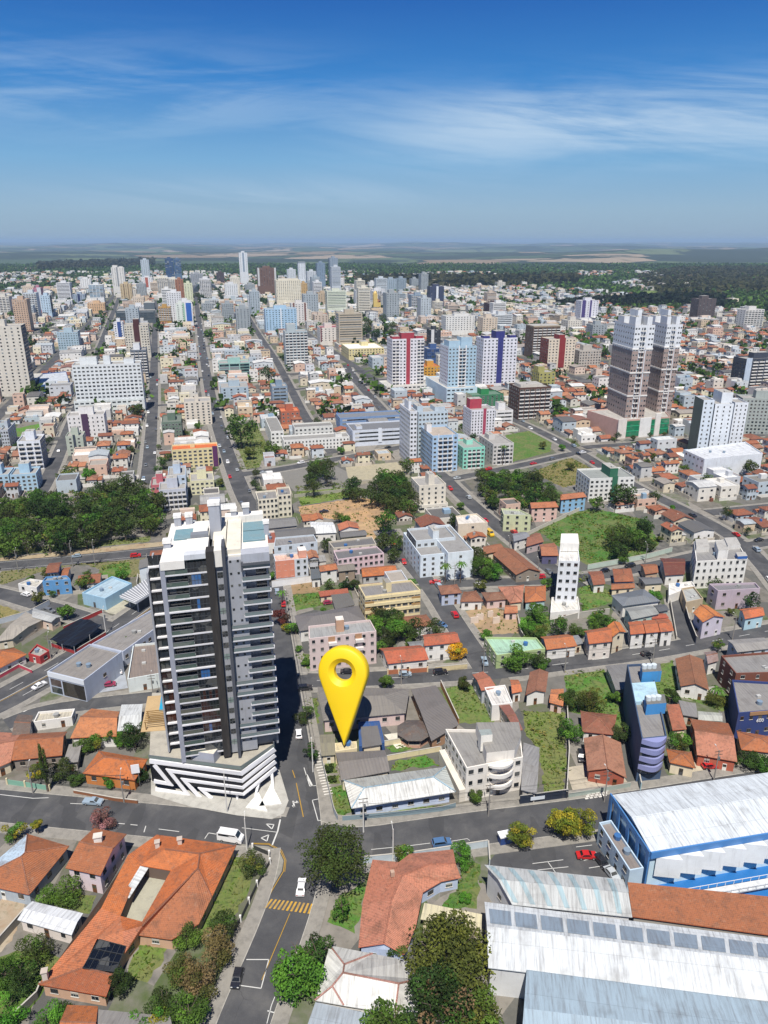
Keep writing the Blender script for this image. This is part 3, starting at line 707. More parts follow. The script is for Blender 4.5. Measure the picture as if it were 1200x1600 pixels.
# ---------- towers ----------
def tower(px, label, floors, fh=3.0, depth=16, wall='dcdad4', cols=8, scols=5, style='win', stripes=(), podium=None, tops=None, vb=None, h=None, rot=None, u2=None,
          side='same', wcol=None, base=0, name='apartment_tower', cat='tower', grp=None, ww=1.5, wh=1.25, indiv=None, quad=None, roofc='9a9894', bal=None, sidewall=None, bands=0, cap=None, twall=None):
    """px = u1, v1, u2 of the front roof edge (left end u1,v1), vb foot of that corner"""
    if quad is None:
        u1, v1, u2 = px
        hh = h if h is not None else hgt(u1, v1, vb)
        a = G(u1, v1, hh); e2 = E2 if rot is None else Vector((math.cos(rad(rot)), math.sin(rad(rot)), 0)); e1 = Vector((-e2.y, e2.x, 0))
        # width so that the right end is seen at u2
        k = (u2 - 600) / F; z_ = hh
        # x = k*(y*cp + (H-z)*sp)
        t = (k * (a.y * cp + (H - z_) * sp) - a.x) / (e2.x - k * e2.y * cp)
        q = [a, a + e2 * t, a + e2 * t + e1 * depth, a + e1 * depth]
    else: q = quad; hh = h
    q = [Vector((p[0], p[1], 0)) for p in q]
    if area2(q) < 0: q = [q[1], q[0], q[3], q[2]]
    occ_poly(q, grow=1.5); c = sum(q, Vector()) / 4; D = c.y
    root = empty(name, (c.x, c.y, 0), label, cat, grp); ALLB.append((c, label))
    ind = D < 640 if indiv is None else indiv
    mw, mr = MB(), MB()
    floors = max(2, floors); z0 = base if base else hh - floors * fh
    z0 = max(0, min(z0, hh * .4)); fh = (hh - .8 - z0) / floors
    wall_geo(mw, q, hh, 'flat', wall, 0, roofc, mr, 'concrete', .9)
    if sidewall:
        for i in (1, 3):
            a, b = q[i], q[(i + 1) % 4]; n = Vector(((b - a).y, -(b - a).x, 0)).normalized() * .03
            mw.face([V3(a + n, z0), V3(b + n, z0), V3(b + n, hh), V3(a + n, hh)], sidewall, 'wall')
    if twall:   # top storeys in another paint
        zt, tc = twall; zt = z0 + (hh - z0) * (1 + zt) if zt < 0 else zt; p_ = offset_quad(q, .05)
        for i in range(4): a, b = p_[i], p_[(i + 1) % 4]; mw.face([V3(a, zt), V3(b, zt), V3(b, hh), V3(a, hh)], tc, 'wall')
    if bands:
        for k in range(1, bands + 1):
            z = z0 + (hh - z0) * k / (bands + 1); mw.prism(offset_quad(q, .35), z - .5, z + .5, 'e4e2de', 'wall', bottom=True)
    # roof plant
    tp = tops if tops is not None else [(.3, .35, .7, .75, 4.5)]
    for t in tp:
        s0, t0, s1, t1, dz = t[:5]; tc = t[5] if len(t) > 5 else wall
        f_ = lambda s, t_: mid(mid(q[0], q[1], s), mid(q[3], q[2], s), t_)
        rq = [f_(s0, t0), f_(s1, t0), f_(s1, t1), f_(s0, t1)]; mr.prism(rq, hh - .9, hh + dz, tc, 'wall', top='a8a6a0', tm='concrete')
        p = f_((s0 + s1) / 2, (t0 + t1) / 2); mr.tube(V3(p, hh + dz), V3(p, hh + dz + 2.5), .05, .03, '888888', 'paint', 4)
        mr.box(V3(f_(s0 + (s1 - s0) * .3, t0 + .1 * (t1 - t0)), hh + dz), E2 * 1.5, E1 * 1.5, UP * .8, 'b5b3ae', 'wall')
    win, blc = [], []
    for i in range(4):
        a, b = q[i], q[(i + 1) % 4]; L = (b - a).length; k = cols if i in (0, 2) else scols; st = style if i in (0, 2) else ('win' if side == 'same' else side)
        if k <= 0: continue
        d = (b - a) / L
        for f in range(floors):
            zc = z0 + f * fh + fh * .52
            if st == 'band': win.append((i, a + d * L / 2, d, L * .92, fh * .42, zc)); continue
            if st == 'glass':
                for j in range(k): win.append((i, a + d * L * (j + .5) / k, d, L / k * .9, fh * .8, zc))
                continue
            for j in range(k):
                s = (j + .5) / k
                if i == 0 and any(s0 < s < s1 and c_ != 'bal' for s0, s1, c_ in stripes): continue
                isb = st == 'balc' and (bal is None or (j % 10) in bal)
                if isb: blc.append((i, a + d * L * s, d, L / k * .82, fh, z0 + f * fh)); win.append((i, a + d * L * s, d, L / k * .72, fh * .62, z0 + f * fh + fh * .42))
                else: win.append((i, a + d * L * s, d, min(ww, L / k * .62), wh, zc))
    for s0, s1, sc in stripes:
        if sc == 'bal': continue
        d = q[1] - q[0]; n = Vector((d.y, -d.x, 0)).normalized(); a = q[0] + d * s0
        sm = MB(); sm.box(V3(a, z0), d * (s1 - s0), n * .35, UP * (hh + .8 - z0), sc, 'wall'); sm.build('facade_stripe', root)
    win.sort(key=lambda t: (t[0] not in (0, 3 if c.x > -.25 * c.y else 1), -t[5])); rest = MB(); wcs = wcol or '1b2228'
    cnt = 0
    for (i, p, d, wd, ht, z) in win:
        n = Vector((d.y, -d.x, 0))
        if ind and cnt < 100:
            link('window', R.choice(WSM), root, (p.x, p.y, z), math.atan2(d.y, d.x), (wd, 1, ht), local=False); cnt += 1
        else:
            o = V3(p + n * .04, z); x = d * wd / 2; y = UP * ht / 2
            tgt = rest if ind else mw
            k = R.random(); wc_ = wcs if k < .7 else ('39444c' if k < .85 else '8b9296')
            tgt.face([o - x - y, o + x - y, o + x + y, o - x + y], wc_, 'glass')
    if rest.f: rest.build('windows', root, 'stuff')
    brest = MB(); cnt = 0; bme = MB(); bme.box((-.5, -1.0, 0), (1, 0, 0), (0, 1.0, 0), (0, 0, .14), 'dcdad6', 'wall'); bme.box((-.5, -1.0, .14), (1, 0, 0), (0, .1, 0), (0, 0, .75), 'e2e0dc', 'wall'); bm_ = bme.data('balcony') if blc else None
    blc.sort(key=lambda t: (t[0] != 0, -t[5]))
    for (i, p, d, wd, fh_, z) in blc:
        n = Vector((d.y, -d.x, 0))
        if ind and cnt < 100: link('balcony', bm_, root, (p.x, p.y, z), math.atan2(d.y, d.x), (wd, 1, 1), local=False); cnt += 1
        else:
            (brest if ind else mw).box(V3(p - d * wd / 2, z), d * wd, n * .9, UP * .9, 'dedcd8', 'wall')
    if brest.f: brest.build('balconies', root, 'stuff')
    mw.build('wall', root); mr.build('roof', root)
    if podium:
        pq, ph, pc = podium; pq = [Vector((p[0], p[1], 0)) for p in pq]; pq = ccw(pq); occ_poly(pq, grow=1.5)
        pm = MB(); wall_geo(pm, pq, ph, 'flat', pc, 0, 'b4b2ac', None, 'concrete', .8)
        a, b = pq[0], pq[1]; d = (b - a).normalized(); L = (b - a).length; n = Vector((d.y, -d.x, 0))
        for j in range(int(L / 4)):
            for f in range(int(ph / 3.4)):
                o = V3(a + d * (4 * j + 2) + n * .04, f * 3.4 + 1.9); pm.face([o - d * 1.3 - UP * .6, o + d * 1.3 - UP * .6, o + d * 1.3 + UP * .6, o - d * 1.3 + UP * .6], '20282e', 'glass')
        pm.build('podium', root)
    return root
# ================= THE GREY TOWER ON THE CORNER =================
def hero_tower():
    O = Vector((-49.3, 147.8, 0)); U = Vector((math.cos(rad(14)), math.sin(rad(14)), 0)); W = Vector((-math.sin(rad(10)), math.cos(rad(10)), 0))
    root = empty('apartment_tower', (-40, 160, 0), 'dark glass and grey apartment tower with white balcony slabs above a zigzag striped base', 'tower')
    ALLB.append((Vector((-40, 160, 0)), 'x'))
    P = lambda s, t, z: O + U * s + W * t + UP * z
    PD = [Vector((-58.2, 149.2, 0)), Vector((-34.6, 145, 0)), Vector((-27.6, 153.6, 0)), Vector((-32.6, 178.5, 0)), Vector((-66, 178, 0))]
    occ_poly(PD, grow=2)
    Z0, ZT = 10.2, 62.2; dark, gry, lite, drk2 = '23262b', '888b92', '9c9fa6', '2b2826'
    core = MB()
    def blk(mb, s0, s1, t0, t1, z0, z1, col, m='wall'): mb.box(P(s0, t0, z0), U * (s1 - s0), W * (t1 - t0), UP * (z1 - z0), col, m)
    blk(core, .2, 9.9, 1.9, 23.5, Z0, ZT - .5, '3a3e46'); blk(core, 10.1, 23.2, 2.2, 24, Z0, ZT - 2, gry)
    blk(core, 11.7, 18.2, .5, 2.3, Z0, ZT, lite); blk(core, 23.0, 23.5, 1.5, 24, Z0, ZT - 1.2, gry)
    blk(core, -3.6, .25, 6, 16, Z0, ZT - 3.4, '2c3036'); blk(core, -3.9, -3.5, 4.5, 16.4, Z0, ZT - 2.9, lite)
    core.build('wall', root)
    for (s0, s1, t0, z1, col) in ((-.2, .85, -.5, ZT + 1, '9599a5'), (9.9, 11.65, -.9, ZT + 3.2, '2e2b29'), (13.4, 14.1, -1.4, ZT + 4.4, '4a4d55')):
        m = MB(); blk(m, s0, s1, t0, 3 if s0 > 12 else 2.2, Z0 - 1 if s0 > 12 else Z0, z1, col); m.build('pillar', root)
    m = MB(); blk(m, .0, .85, 2.2, 23, Z0, ZT + .6, '8d919b'); m.build('pillar', root)
    # floors
    for k in range(18):
        z = 60.5 - 3.03 * k
        if z < Z0 + .5: continue
        m = MB(); blk(m, .85, 9.9, -.45 - (.25 if k % 5 == 3 else 0), 2.0, z - .36, z, 'd4d4d8')
        m.build('balcony_slab', root)
        g = MB(); blk(g, .9, 5.6, -.38, -.32, z, z + 1.05, '4c5c56', 'glass'); blk(g, .9, 5.6, -.42, -.3, z + 1.05, z + 1.12, '777a7e', 'paint'); g.build('railing', root)
        # recessed glazing of the flat above the slab
        g = MB(); zz = z + .02
        for j, (s0, s1) in enumerate(((1.0, 2.6), (2.7, 4.1), (4.2, 5.6))):
            c_ = R.choice(['262c33', '1c2128', '3f4852', '6a737c', '2c3a44'])
            g.face([P(s0, 1.86, zz), P(s1, 1.86, zz), P(s1, 1.86, zz + 2.3), P(s0, 1.86, zz + 2.3)], c_, 'glass')
        fr = R.choice(['20252c', '262c33', '1a2026', '3a2420' if k in (0, 11, 14, 15) else '20262c'])
        fo = -.3 if k not in (2, 7) else -.25
        for j in range(6):
            s0 = 5.7 + j * .7; col = '2f5f96' if (k in (1, 9) and j in (1, 2, 3)) or (k in (3, 14) and j == 2) else (fr if j % 2 else '181d23')
            g.face([P(s0, fo, zz), P(s0 + .62, fo, zz), P(s0 + .62, fo, zz + 2.55), P(s0, fo, zz + 2.55)], col, 'glass')
            g.box(P(s0 + .62, fo - .03, zz), U * .08, W * .08, UP * 2.55, '3a3d42', 'paint')
        g.box(P(5.65, fo - .04, zz + 1.05), U * 4.2, W * .06, UP * .08, '4a4d52', 'paint'); g.box(P(5.62, fo, zz), U * .08, W * 2.1, UP * 2.55, '50535a', 'paint')
        g.build('glazing', root)
        # west wing glass bays
        g = MB(); g.box(P(-3.5, 5.2, z - .38), U * 3.4, W * .9, UP * .4, 'e6e5e6', 'wall')
        for j in range(3): g.face([P(-3.4 + j * 1.1, 5.7, z + .05), P(-2.4 + j * 1.1, 5.7, z + .05), P(-2.4 + j * 1.1, 5.7, z + 2.5), P(-3.4 + j * 1.1, 5.7, z + 2.5)], R.choice(['1c2128', '2a3038', '3a2622' if k > 10 else '242a30']), 'glass')
        g.build('bay_window', root)
        # stair strip windows
        g = MB()
        for s0 in (12.0, 12.65): g.face([P(s0, .46, z + .7), P(s0 + .58, .46, z + .7), P(s0 + .58, .46, z + 2.1), P(s0, .46, z + 2.1)], '1e242a' if k % 4 else '7c8f8c', 'glass')
        g.box(P(12.55, .4, z + .6), U * .1, W * .08, UP * 1.6, '55585e', 'paint'); g.box(P(11.95, .4, z + 1.35), U * 1.35, W * .08, UP * .08, '55585e', 'paint'); g.build('window', root)
        # right hand block
        long = k in (5, 6, 7, 10, 11, 14, 15, 16) ; s0 = 14.2 if long else 17.4; zr = z - .3
        if z > 13:
            g = MB(); g.box(P(s0, -.25, zr - .36), U * (23.9 - s0), W * 2.3, UP * .3, 'd0d0d4', 'wall'); g.build('balcony_slab', root)
            g = MB(); g.box(P(s0 + .1, -.18, zr), U * (23.6 - s0), W * .05, UP * .85, '6c7a7c', 'glass'); g.box(P(s0 + .1, -.22, zr + .85), U * (23.6 - s0), W * .1, UP * .06, '85888c', 'paint'); g.build('railing', root)
            g = MB()
            g.face([P(20.6, 2.15, zr), P(23.0, 2.15, zr), P(23.0, 2.15, zr + 2.2), P(20.6, 2.15, zr + 2.2)], '1e242a', 'glass'); g.box(P(21.7, 2.08, zr), U * .08, W * .1, UP * 2.2, '44474d', 'paint'); g.build('glazing', root)
        for s_ in (14.8, 16.5):
            g = MB(); g.box(P(s_, 2.12 if s_ > 18.2 else .42, z + 1.2), U * .5, W * .12, UP * .5, '1c2026', 'glass'); g.build('small_window', root)
        # flank windows on the street side
        g = MB()
        for t in (5, 9, 13.5, 18): g.box(P(23.46, t, z + .6), U * .1, W * 1.5, UP * 1.4, '1f262d', 'glass')
        g.build('window', root)
    # crown: roofs, parapets, skylights, lift towers
    cr = MB(); C1, C2 = 'd9d3c4', 'e4e1da'
    blk(cr, .0, 5.2, -.6, 9, ZT - .4, ZT + 1.6, C2); blk(cr, 5.2, 10.2, 1.5, 9.5, ZT - .4, ZT + 2.6, C2); blk(cr, 5.2, 10.3, -.7, 1.6, ZT + 1.6, ZT + 2.8, 'c6cad0')
    blk(cr, .2, 9.9, 9, 24.5, ZT - .5, ZT + 1.2, C2); blk(cr, 6.2, 9.6, 12, 18.4, ZT + 1.2, ZT + 2.4, C2); blk(cr, 6, 10, 9.6, 11.6, ZT + 1.2, ZT + 3.4, '7a7e86')
    blk(cr, 11.6, 13.6, -.2, 9, ZT - 1, ZT + 3.0, C2); blk(cr, 14.1, 23.8, 2.5, 24.5, ZT - 2.2, ZT + .4, C2); blk(cr, 14.2, 17.5, 3, 24, ZT + .4, ZT + 1.6, C1)
    blk(cr, 17.5, 23.9, .2, 3.6, ZT - 1.6, ZT + 1.3, 'a9adb6'); blk(cr, 11.0, 14, 9, 25, ZT, ZT + 1.8, C1); blk(cr, 13.5, 23, 22.5, 25.5, ZT + .3, ZT + 2.4, C2)
    cr.build('roof', root)
    for (s, t, ss, tt, z0_, z1) in ((10.2, 14.5, 2.6, 6.5, 0, 8.5), (1.2, 22, 1.6, 1.6, 1.2, 3.4), (3.9, 22.6, 1.6, 1.6, 1.2, 3.2), (15, 23, 1.4, 1.4, .3, 3.6), (18, 23, 1.6, 1.4, .3, 4.4), (.1, 7.2, 1.6, 1.6, 1, 2.8), (23, 13, 1.2, 1.2, .3, 3.3)):
        m = MB(); blk(m, s, s + ss, t, t + tt, ZT + z0_, ZT + z1, 'a3a7b0'); blk(m, s - .15, s + ss + .15, t - .15, t + tt * (.35 if z1 > 8 else 1) + .15, ZT + z1, ZT + z1 + .8, 'eceae6'); m.build('roof_shaft', root)
    for (s0, s1, t0, t1, z, nn) in ((1.8, 6.0, 12.5, 18.5, ZT + 1.25, 7), (17.9, 23.2, 9.5, 15, ZT + .5, 8), (17.9, 23.2, 16, 21.5, ZT + .5, 8)):
        m = MB(); blk(m, s0, s1, t0, t1, z, z + .35, '5f8a98', 'glass')
        for j in range(nn + 1): blk(m, s0, s1, t0 + (t1 - t0) * j / nn - .07, t0 + (t1 - t0) * j / nn + .07, z + .35, z + .47, '8fa6ac', 'paint')
        m.build('skylight', root)
    m = MB(); blk(m, 17.4, 17.8, -.5, 1.2, ZT - 2.6, ZT - .4, '4a4d55'); blk(m, 17.5, 23.9, -.6, -.3, ZT - 1.2, ZT - .6, '55585f')
    for j in range(17): blk(m, 17.7 + j * .37, 17.82 + j * .37, -.5, 1.8, ZT - 1.0, ZT - .75, 'c2c4c8', 'paint')
    m.build('pergola', root)
    m = MB(); blk(m, 5.3, 9.8, .2, .26, ZT - 1.6, ZT + 1.5, '30403c', 'glass'); blk(m, 1, 5.2, 1.7, 1.8, ZT - 1.8, ZT - .5, '4a2c22', 'glass')
    for j in range(6): blk(m, 5.3 + j * .88, 5.4 + j * .88, .1, .26, ZT - 1.6, ZT + 1.5, '3c3e42', 'paint')
    m.build('penthouse_glazing', root)
    # ---- podium ----
    pd = MB(); pd.prism(offset_quad(PD, -.14), 3.0, 9.6, '0e1018', 'paint', top='a8a396', tm='concrete', bottom=True)
    pd.prism([Vector((-57, 152.6, 0)), Vector((-40, 149.5, 0)), Vector((-36, 155, 0)), Vector((-36, 175, 0)), Vector((-64, 176, 0))], .1, 3.1, '9da3b2', 'wall')
    pd.build('podium', root)
    rl = MB()
    for a, b in zip(PD[:3], PD[1:4]): d = (b - a).normalized(); n = Vector((d.y, -d.x, 0)); rl.box(V3(a - n * .2, 9.9), b - a, n * .08, UP * .95, '76827e', 'glass'); rl.box(V3(a - n * .25, 10.85), b - a, n * .14, UP * .07, '707478', 'paint')
    rl.build('railing', root)
    # white zigzag bands; the points are metres along the face and height
    A, Bc, Cc = PD[0], PD[1], PD[2]
    def facept(x, y):
        if x <= 740: s = (x - 100) / 640; yt = 815 + s * 65; z = 9.9 - (y - yt) / 24.0; return A + (Bc - A) * s, z, (Bc - A).normalized()
        s = (x - 740) / 245; yt = 880 - s * 140; z = 9.9 - (y - yt) / 25.0; return Bc + (Cc - Bc) * s, z, (Cc - Bc).normalized()
    def band(pts, half):
        m = MB(); prev = None; L = []
        for x, y in pts:
            p, z, d = facept(x, y); L.append((p, z))
        dens = []
        for i in range(len(pts)):
            # mitre in the plane of the drawing
            x, y = pts[i]; dirs = []
            if i > 0: dirs.append(Vector((x - pts[i - 1][0], y - pts[i - 1][1])).normalized())
            if i < len(pts) - 1: dirs.append(Vector((pts[i + 1][0] - x, pts[i + 1][1] - y)).normalized())
            t = sum(dirs, Vector((0, 0))); t.normalize(); nrm = Vector((-t.y, t.x)); k = 1 / max(.5, abs(nrm.dot(Vector((-dirs[0].y, dirs[0].x)))))
            dens.append((Vector((x, y)) + nrm * half * k, Vector((x, y)) - nrm * half * k))
        def P3(q, out):
            p, z, d = facept(q.x, q.y); n = Vector((d.y, -d.x, 0))
            if abs(pts_corner - q.x) < 1: n = (Vector(((Bc - A).normalized().y, -(Bc - A).normalized().x, 0)) + Vector(((Cc - Bc).normalized().y, -(Cc - Bc).normalized().x, 0))).normalized() * 1.15
            return V3(p + n * out, z)
        pts_corner = 740
        for (a0, a1), (b0, b1) in zip(dens, dens[1:]):
            f = [P3(a0, .12), P3(b0, .12), P3(b1, .12), P3(a1, .12)]; g = [P3(a0, -.2), P3(b0, -.2), P3(b1, -.2), P3(a1, -.2)]
            m.face(f, 'eeeef0', 'paint'); m.face([g[0], g[1], f[1], f[0]], 'eeeef0', 'paint'); m.face([f[3], f[2], g[2], g[3]], 'eeeef0', 'paint')
            m.face([f[0], f[3], g[3], g[0]], 'eeeef0', 'paint'); m.face([f[2], f[1], g[1], g[2]], 'eeeef0', 'paint')
        m.build('white_band', root)
    band([(985, 755), (740, 905), (105, 832)], 15); band([(985, 800), (740, 960), (235, 898), (350, 1070), (120, 1040)], 13)
    band([(985, 850), (740, 1010), (335, 962), (440, 1095)], 13); band([(985, 900), (740, 1058), (450, 1026), (520, 1095)], 13); band([(135, 858), (232, 996), (118, 978)], 13)
    # entrance legs and ground floor
    m = MB()
    for (p, q) in (((-31.2, 150.6), (-32.0, 147.2)), ((-28.9, 154.0), (-28.0, 150.0)), ((-36.5, 146.6), (-36.3, 146.2))):
        m.tube((p[0], p[1], 3.4), (q[0], q[1], .2), .55, .3, 'e8e8ea', 'paint', 4)
    m.build('column', root)
    m = MB()
    for s in (.05, .2, .33, .44): a = A + (Bc - A) * s; d = (Bc - A).normalized(); m.box(V3(a + Vector((0, 2.9, 0)), .3), d * 2.6, Vector((0, .2, 0)), UP * 2.3, '232830', 'glass')
    m.build('entrance_glazing', root)
    # pool deck
    m = MB(); m.box(V3((-63.5, 160, 0), 9.62), Vector((8, 1, 0)), Vector((-3, 16, 0)), UP * .12, 'b99e74', 'wall'); m.build('timber_deck', root)
    m = MB(); m.box(V3((-61.3, 169, 0), 9.75), Vector((2.2, .3, 0)), Vector((-1.6, 8, 0)), UP * .1, '2f9fc4', 'glass'); m.build('pool', root)
    m = MB()
    for k in range(7): m.box(V3((-62.6 - k * .14, 160.6 + k * .8, 0), 12.0), Vector((5.2, .9, 0)), Vector((0, .16, 0)), UP * .2, '8e6f3f', 'wall')
    for x, y in ((-62.4, 160.7), (-57.6, 161.5), (-63.2, 165.4), (-58.4, 166.1)): m.box(V3((x, y, 0), 9.6), Vector((.2, 0, 0)), Vector((0, .2, 0)), UP * 2.5, '8e6f3f', 'wall')
    m.build('pool_pergola', root)
    m = MB(); m.prism([Vector((-47.6, 148.8, 0)), Vector((-41.6, 147.6, 0)), Vector((-40.6, 150.8, 0)), Vector((-47.8, 150.4, 0))], 9.5, 12.6, 'a9adb8', 'wall', top='d6d1c2', tm='concrete'); m.build('terrace', root)
hero_tower()
pm_ = MB(); pp_ = P2([236, 1243, 300, 1262, 370, 1275, 425, 1281, 443, 1272, 451, 1252, 440, 1215, 432, 1190, 428, 1175, 300, 1175, 236, 1180]); pp_ = ccw(pp_) if 'ccw' in globals() else pp_
pm_.face([V3(q, .205) for q in (pp_ if area2(pp_) > 0 else pp_[::-1])], 'aeaca4', 'concrete'); pm_.build('plaza', kind='structure')
for px_ in ([372, 1319, 395, 1321, 420, 1323, 437, 1332, 443, 1346, 440, 1362, 423, 1392, 408, 1424, 396, 1420, 417, 1362, 412, 1343, 390, 1329],):
    pm_ = MB(); pp_ = P2(px_); pm_.face([V3(q, .10) for q in (pp_ if area2(pp_) > 0 else pp_[::-1])], '8c8a80', 'pave'); pm_.build('pavement', kind='structure')
# white angular sculpture slabs on the plaza
m = MB()
for (a, b, c_) in (((405, 1262), (424, 1226), (440, 1258)), ((384, 1264), (404, 1240), (418, 1270))):
    q = [G(*a), G(*b), G(*c_)]; m.prism([Vector((x.x, x.y, 0)) for x in q], .12, .5, 'e9e8e2', 'concrete')
tag(m.build('ramp_slab'), 'pale angular concrete wedges on the corner plaza at the foot of the dark glass tower', 'paving feature')
# ================= MAP PIN =================
def pin():
    tip = G(540, 1163, 4.6); m = MB(); m.sm = False; N = 64
    top = hgt(540, 1016, 0) if 0 else None
    Ht, Rr = 26.4, 6.7; cz = Ht - Rr
    out = []
    # outline: circle head + concave-straight sides to the tip
    a0 = math.asin(Rr / cz) * .93
    for i in range(N + 1):
        t = -a0 + (math.pi + 2 * a0) * i / N; out.append((math.cos(t) * Rr, cz + math.sin(t) * Rr))
    side = lambda k: [(out[-1 if k < 0 else 0][0] * (1 - s) ** .96 , out[0][1] * (1 - s) + 0 * s) for s in [j / 10 for j in range(1, 10)]]
    L = side(-1); Rt = side(1)
    outer = out + L + [(0, 0)] + Rt[::-1]
    hole = [(math.cos(2 * math.pi * i / 48) * Rr * .37, cz + math.sin(2 * math.pi * i / 48) * Rr * .37) for i in range(48)]
    import bmesh
    th = 1.9; prof = [(-th + .0, .55), (-th + .25, .2), (-th + .8, 0), (th - .8, 0), (th - .25, .2), (th, .55)]
    bm = bmesh.new()
    def ring(pts, c0, off, y, sign):
        o = []; n = len(pts)
        for i in range(n):
            p = Vector(pts[i]); a = Vector(pts[i - 1]); b = Vector(pts[(i + 1) % n]); t = (b - a).normalized(); nn = Vector((t.y, -t.x)) * sign
            o.append(bm.verts.new((p.x - nn.x * off, y, p.y - nn.y * off)))
        return o
    ro = [ring(outer, 0, of, y, 1) for y, of in prof]
    rh = [ring(hole, 0, of, y, -1) for y, of in [(-th + 1.1, -.0), (th - 1.1, 0)]]
    bev = ring([(p[0] * 1 , p[1]) for p in hole], 0, 1.3, -th, -1); bev2 = ring(hole, 0, 1.3, th, -1)
    for a, b in zip(ro, ro[1:]):
        for i in range(len(a)): j = (i + 1) % len(a); bm.faces.new((a[i], a[j], b[j], b[i]))
    for a, b in ((bev, rh[0]), (rh[0], rh[1]), (rh[1], bev2)):
        for i in range(len(a)): j = (i + 1) % len(a); bm.faces.new((a[i], b[i], b[j], a[j]))
    def cap(o, h):
        es = [bm.edges.get((o[i], o[(i + 1) % len(o)])) for i in range(len(o))] + [bm.edges.get((h[i], h[(i + 1) % len(h)])) for i in range(len(h))]
        bmesh.ops.triangle_fill(bm, edges=es, use_beauty=True)
    cap(ro[0], bev); cap(ro[-1], bev2)
    bmesh.ops.recalc_face_normals(bm, faces=bm.faces)
    me = bpy.data.meshes.new('map_pin'); bm.to_mesh(me); bm.free()
    pm = bpy.data.materials.new('yellow_plastic'); pm.use_nodes = True; b = pm.node_tree.nodes['Principled BSDF']; b.inputs['Base Color'].default_value = (.80, .55, .004, 1); b.inputs['Roughness'].default_value = .5
    me.materials.append(pm)
    for p_ in me.polygons: p_.use_smooth = True
    try: me.set_sharp_from_angle(angle=rad(40))
    except Exception: pass
    o = bpy.data.objects.new('map_pin', me); S.collection.objects.link(o); o.location = tip; o.rotation_euler = (rad(-17), rad(-5), rad(-12))
    tag(o, 'giant glossy yellow teardrop map pin with a round hole, tip resting on a flat roof', 'map pin')
pin()
# ================= CUSTOM ROOFED HOUSES =================
def polyhouse(verts, faces, base, wc, label, name='house', cat='house', m='tile', ridge=None, wh=None, th=.18, extra=None, inset=.5, wins=3.6, ridgec='9c5a40'):
    """verts: key -> (u, v, z); faces: (keys, colour[, material]); base: keys of the eave outline"""
    Vt = {k: G(*v) for k, v in verts.items()}
    q = [Vector((Vt[k].x, Vt[k].y, 0)) for k in base]
    if area2(q) < 0: q = q[::-1]; base = base[::-1]
    occ_poly(q, grow=1); c = sum(q, Vector()) / len(q); root = empty(name, (c.x, c.y, 0), label, cat)
    mw, mr = MB(), MB(); qi = offset_quad(q, -inset); zs = [Vt[k].z for k in base]
    n = len(q)
    for i in range(n):
        j = (i + 1) % n; mw.face([V3(qi[i], 0), V3(qi[j], 0), V3(qi[j], zs[j] - .1), V3(qi[i], zs[i] - .1)], wc, 'wall')
    for f in faces:
        pts = [Vt[k] for k in f[0]]
        slab(mr, pts, th, f[1], f[2] if len(f) > 2 else m)
    for a, b in (ridge or []): mr.tube(Vt[a] + UP * .06, Vt[b] + UP * .06, .17, .17, ridgec, 'tile', 5, False)
    mw.build('wall', root); mr.build('roof', root)
    if wins:
        for i in range(n):
            a, b = qi[i], qi[(i + 1) % n]; L = (b - a).length
            for j in range(int(L / wins)): on_wall('window', WINS[(i + j) % 3], root, a, b, (j + .5) * L / int(L / wins), 1.6, 1.5, 1.1)
    ALLB.append((c, label))
    if extra: extra(root)
    return root
OR, ORD, SAL = 'c8622e', 'a4502c', 'c97a5c'
v = dict(a=(245, 1304, 3.3), b=(369, 1321, 3.3), c=(331, 1402, 3.3), d=(311, 1443, 3.3), e=(268, 1468, 3.3), f=(217, 1461, 3.3), g=(195, 1489, 3.3), h=(178, 1517, 3.3), i=(166, 1557, 3.3), j=(60, 1538, 3.4), k=(200, 1336, 3.4),
         n1=(258, 1327, 5.2), r1=(312, 1334, 5.4), r2=(309, 1357, 5.6), r3=(222, 1447, 4.8), p=(220, 1352, 3.3), q=(267, 1360, 3.3), s=(222, 1440, 3.3), t=(188, 1431, 3.3), w1=(158, 1419, 4.3), u=(130, 1512, 4.2), x=(178, 1524, 4.3), y=(152, 1466, 3.9), z=(192, 1455, 4.3))
root = polyhouse(v, [('abr1n1', 0)] if 0 else [(('a', 'b', 'r1', 'n1'), OR), (('n1', 'r1', 'q', 'p'), 'cf6a34'), (('k', 'a', 'n1', 'p'), OR), (('b', 'c', 'r2', 'r1'), OR), (('c', 'd', 'e', 'f', 'r3', 'r2'), 'b5653f'), (('q', 'r1', 'r2', 'r3', 's'), OR),
    (('k', 'p', 't', 'w1'), 'cf6a34'), (('w1', 't', 'y', 'u', 'j'), 'cc6c40'), (('t', 's', 'r3', 'z'), OR), (('r3', 'f', 'g', 'z'), 'c06a48'), (('t', 'z', 'g', 'y'), 'c56c44'), (('j', 'u', 'x', 'i'), ORD), (('x', 'h', 'i'), ORD)],
    list('abcdefghijk'), 'c9a58a', 'long orange tiled courtyard house with an inner patio and black glass canopy', ridge=[('n1', 'r1'), ('r1', 'b'), ('r1', 'r2'), ('r2', 'c'), ('r2', 'r3'), ('u', 'x'), ('j', 'u')])
m = MB(); q = [G(155, 1468, 4.3), G(197, 1479, 3.7), G(180, 1519, 3.9), G(129, 1513, 4.6)]; slab(m, q, .12, '14161a', 'glass')
for k in range(6): t = k / 5; m.tube(mid(q[0], q[1], t) + UP * .08, mid(q[3], q[2], t) + UP * .08, .06, .06, '3c3e40', 'paint', 4)
for t in (.0, .33, .66, 1): m.tube(mid(q[0], q[3], t) + UP * .1, mid(q[1], q[2], t) + UP * .1, .06, .06, '3c3e40', 'paint', 4)
m.build('glass_canopy', root)
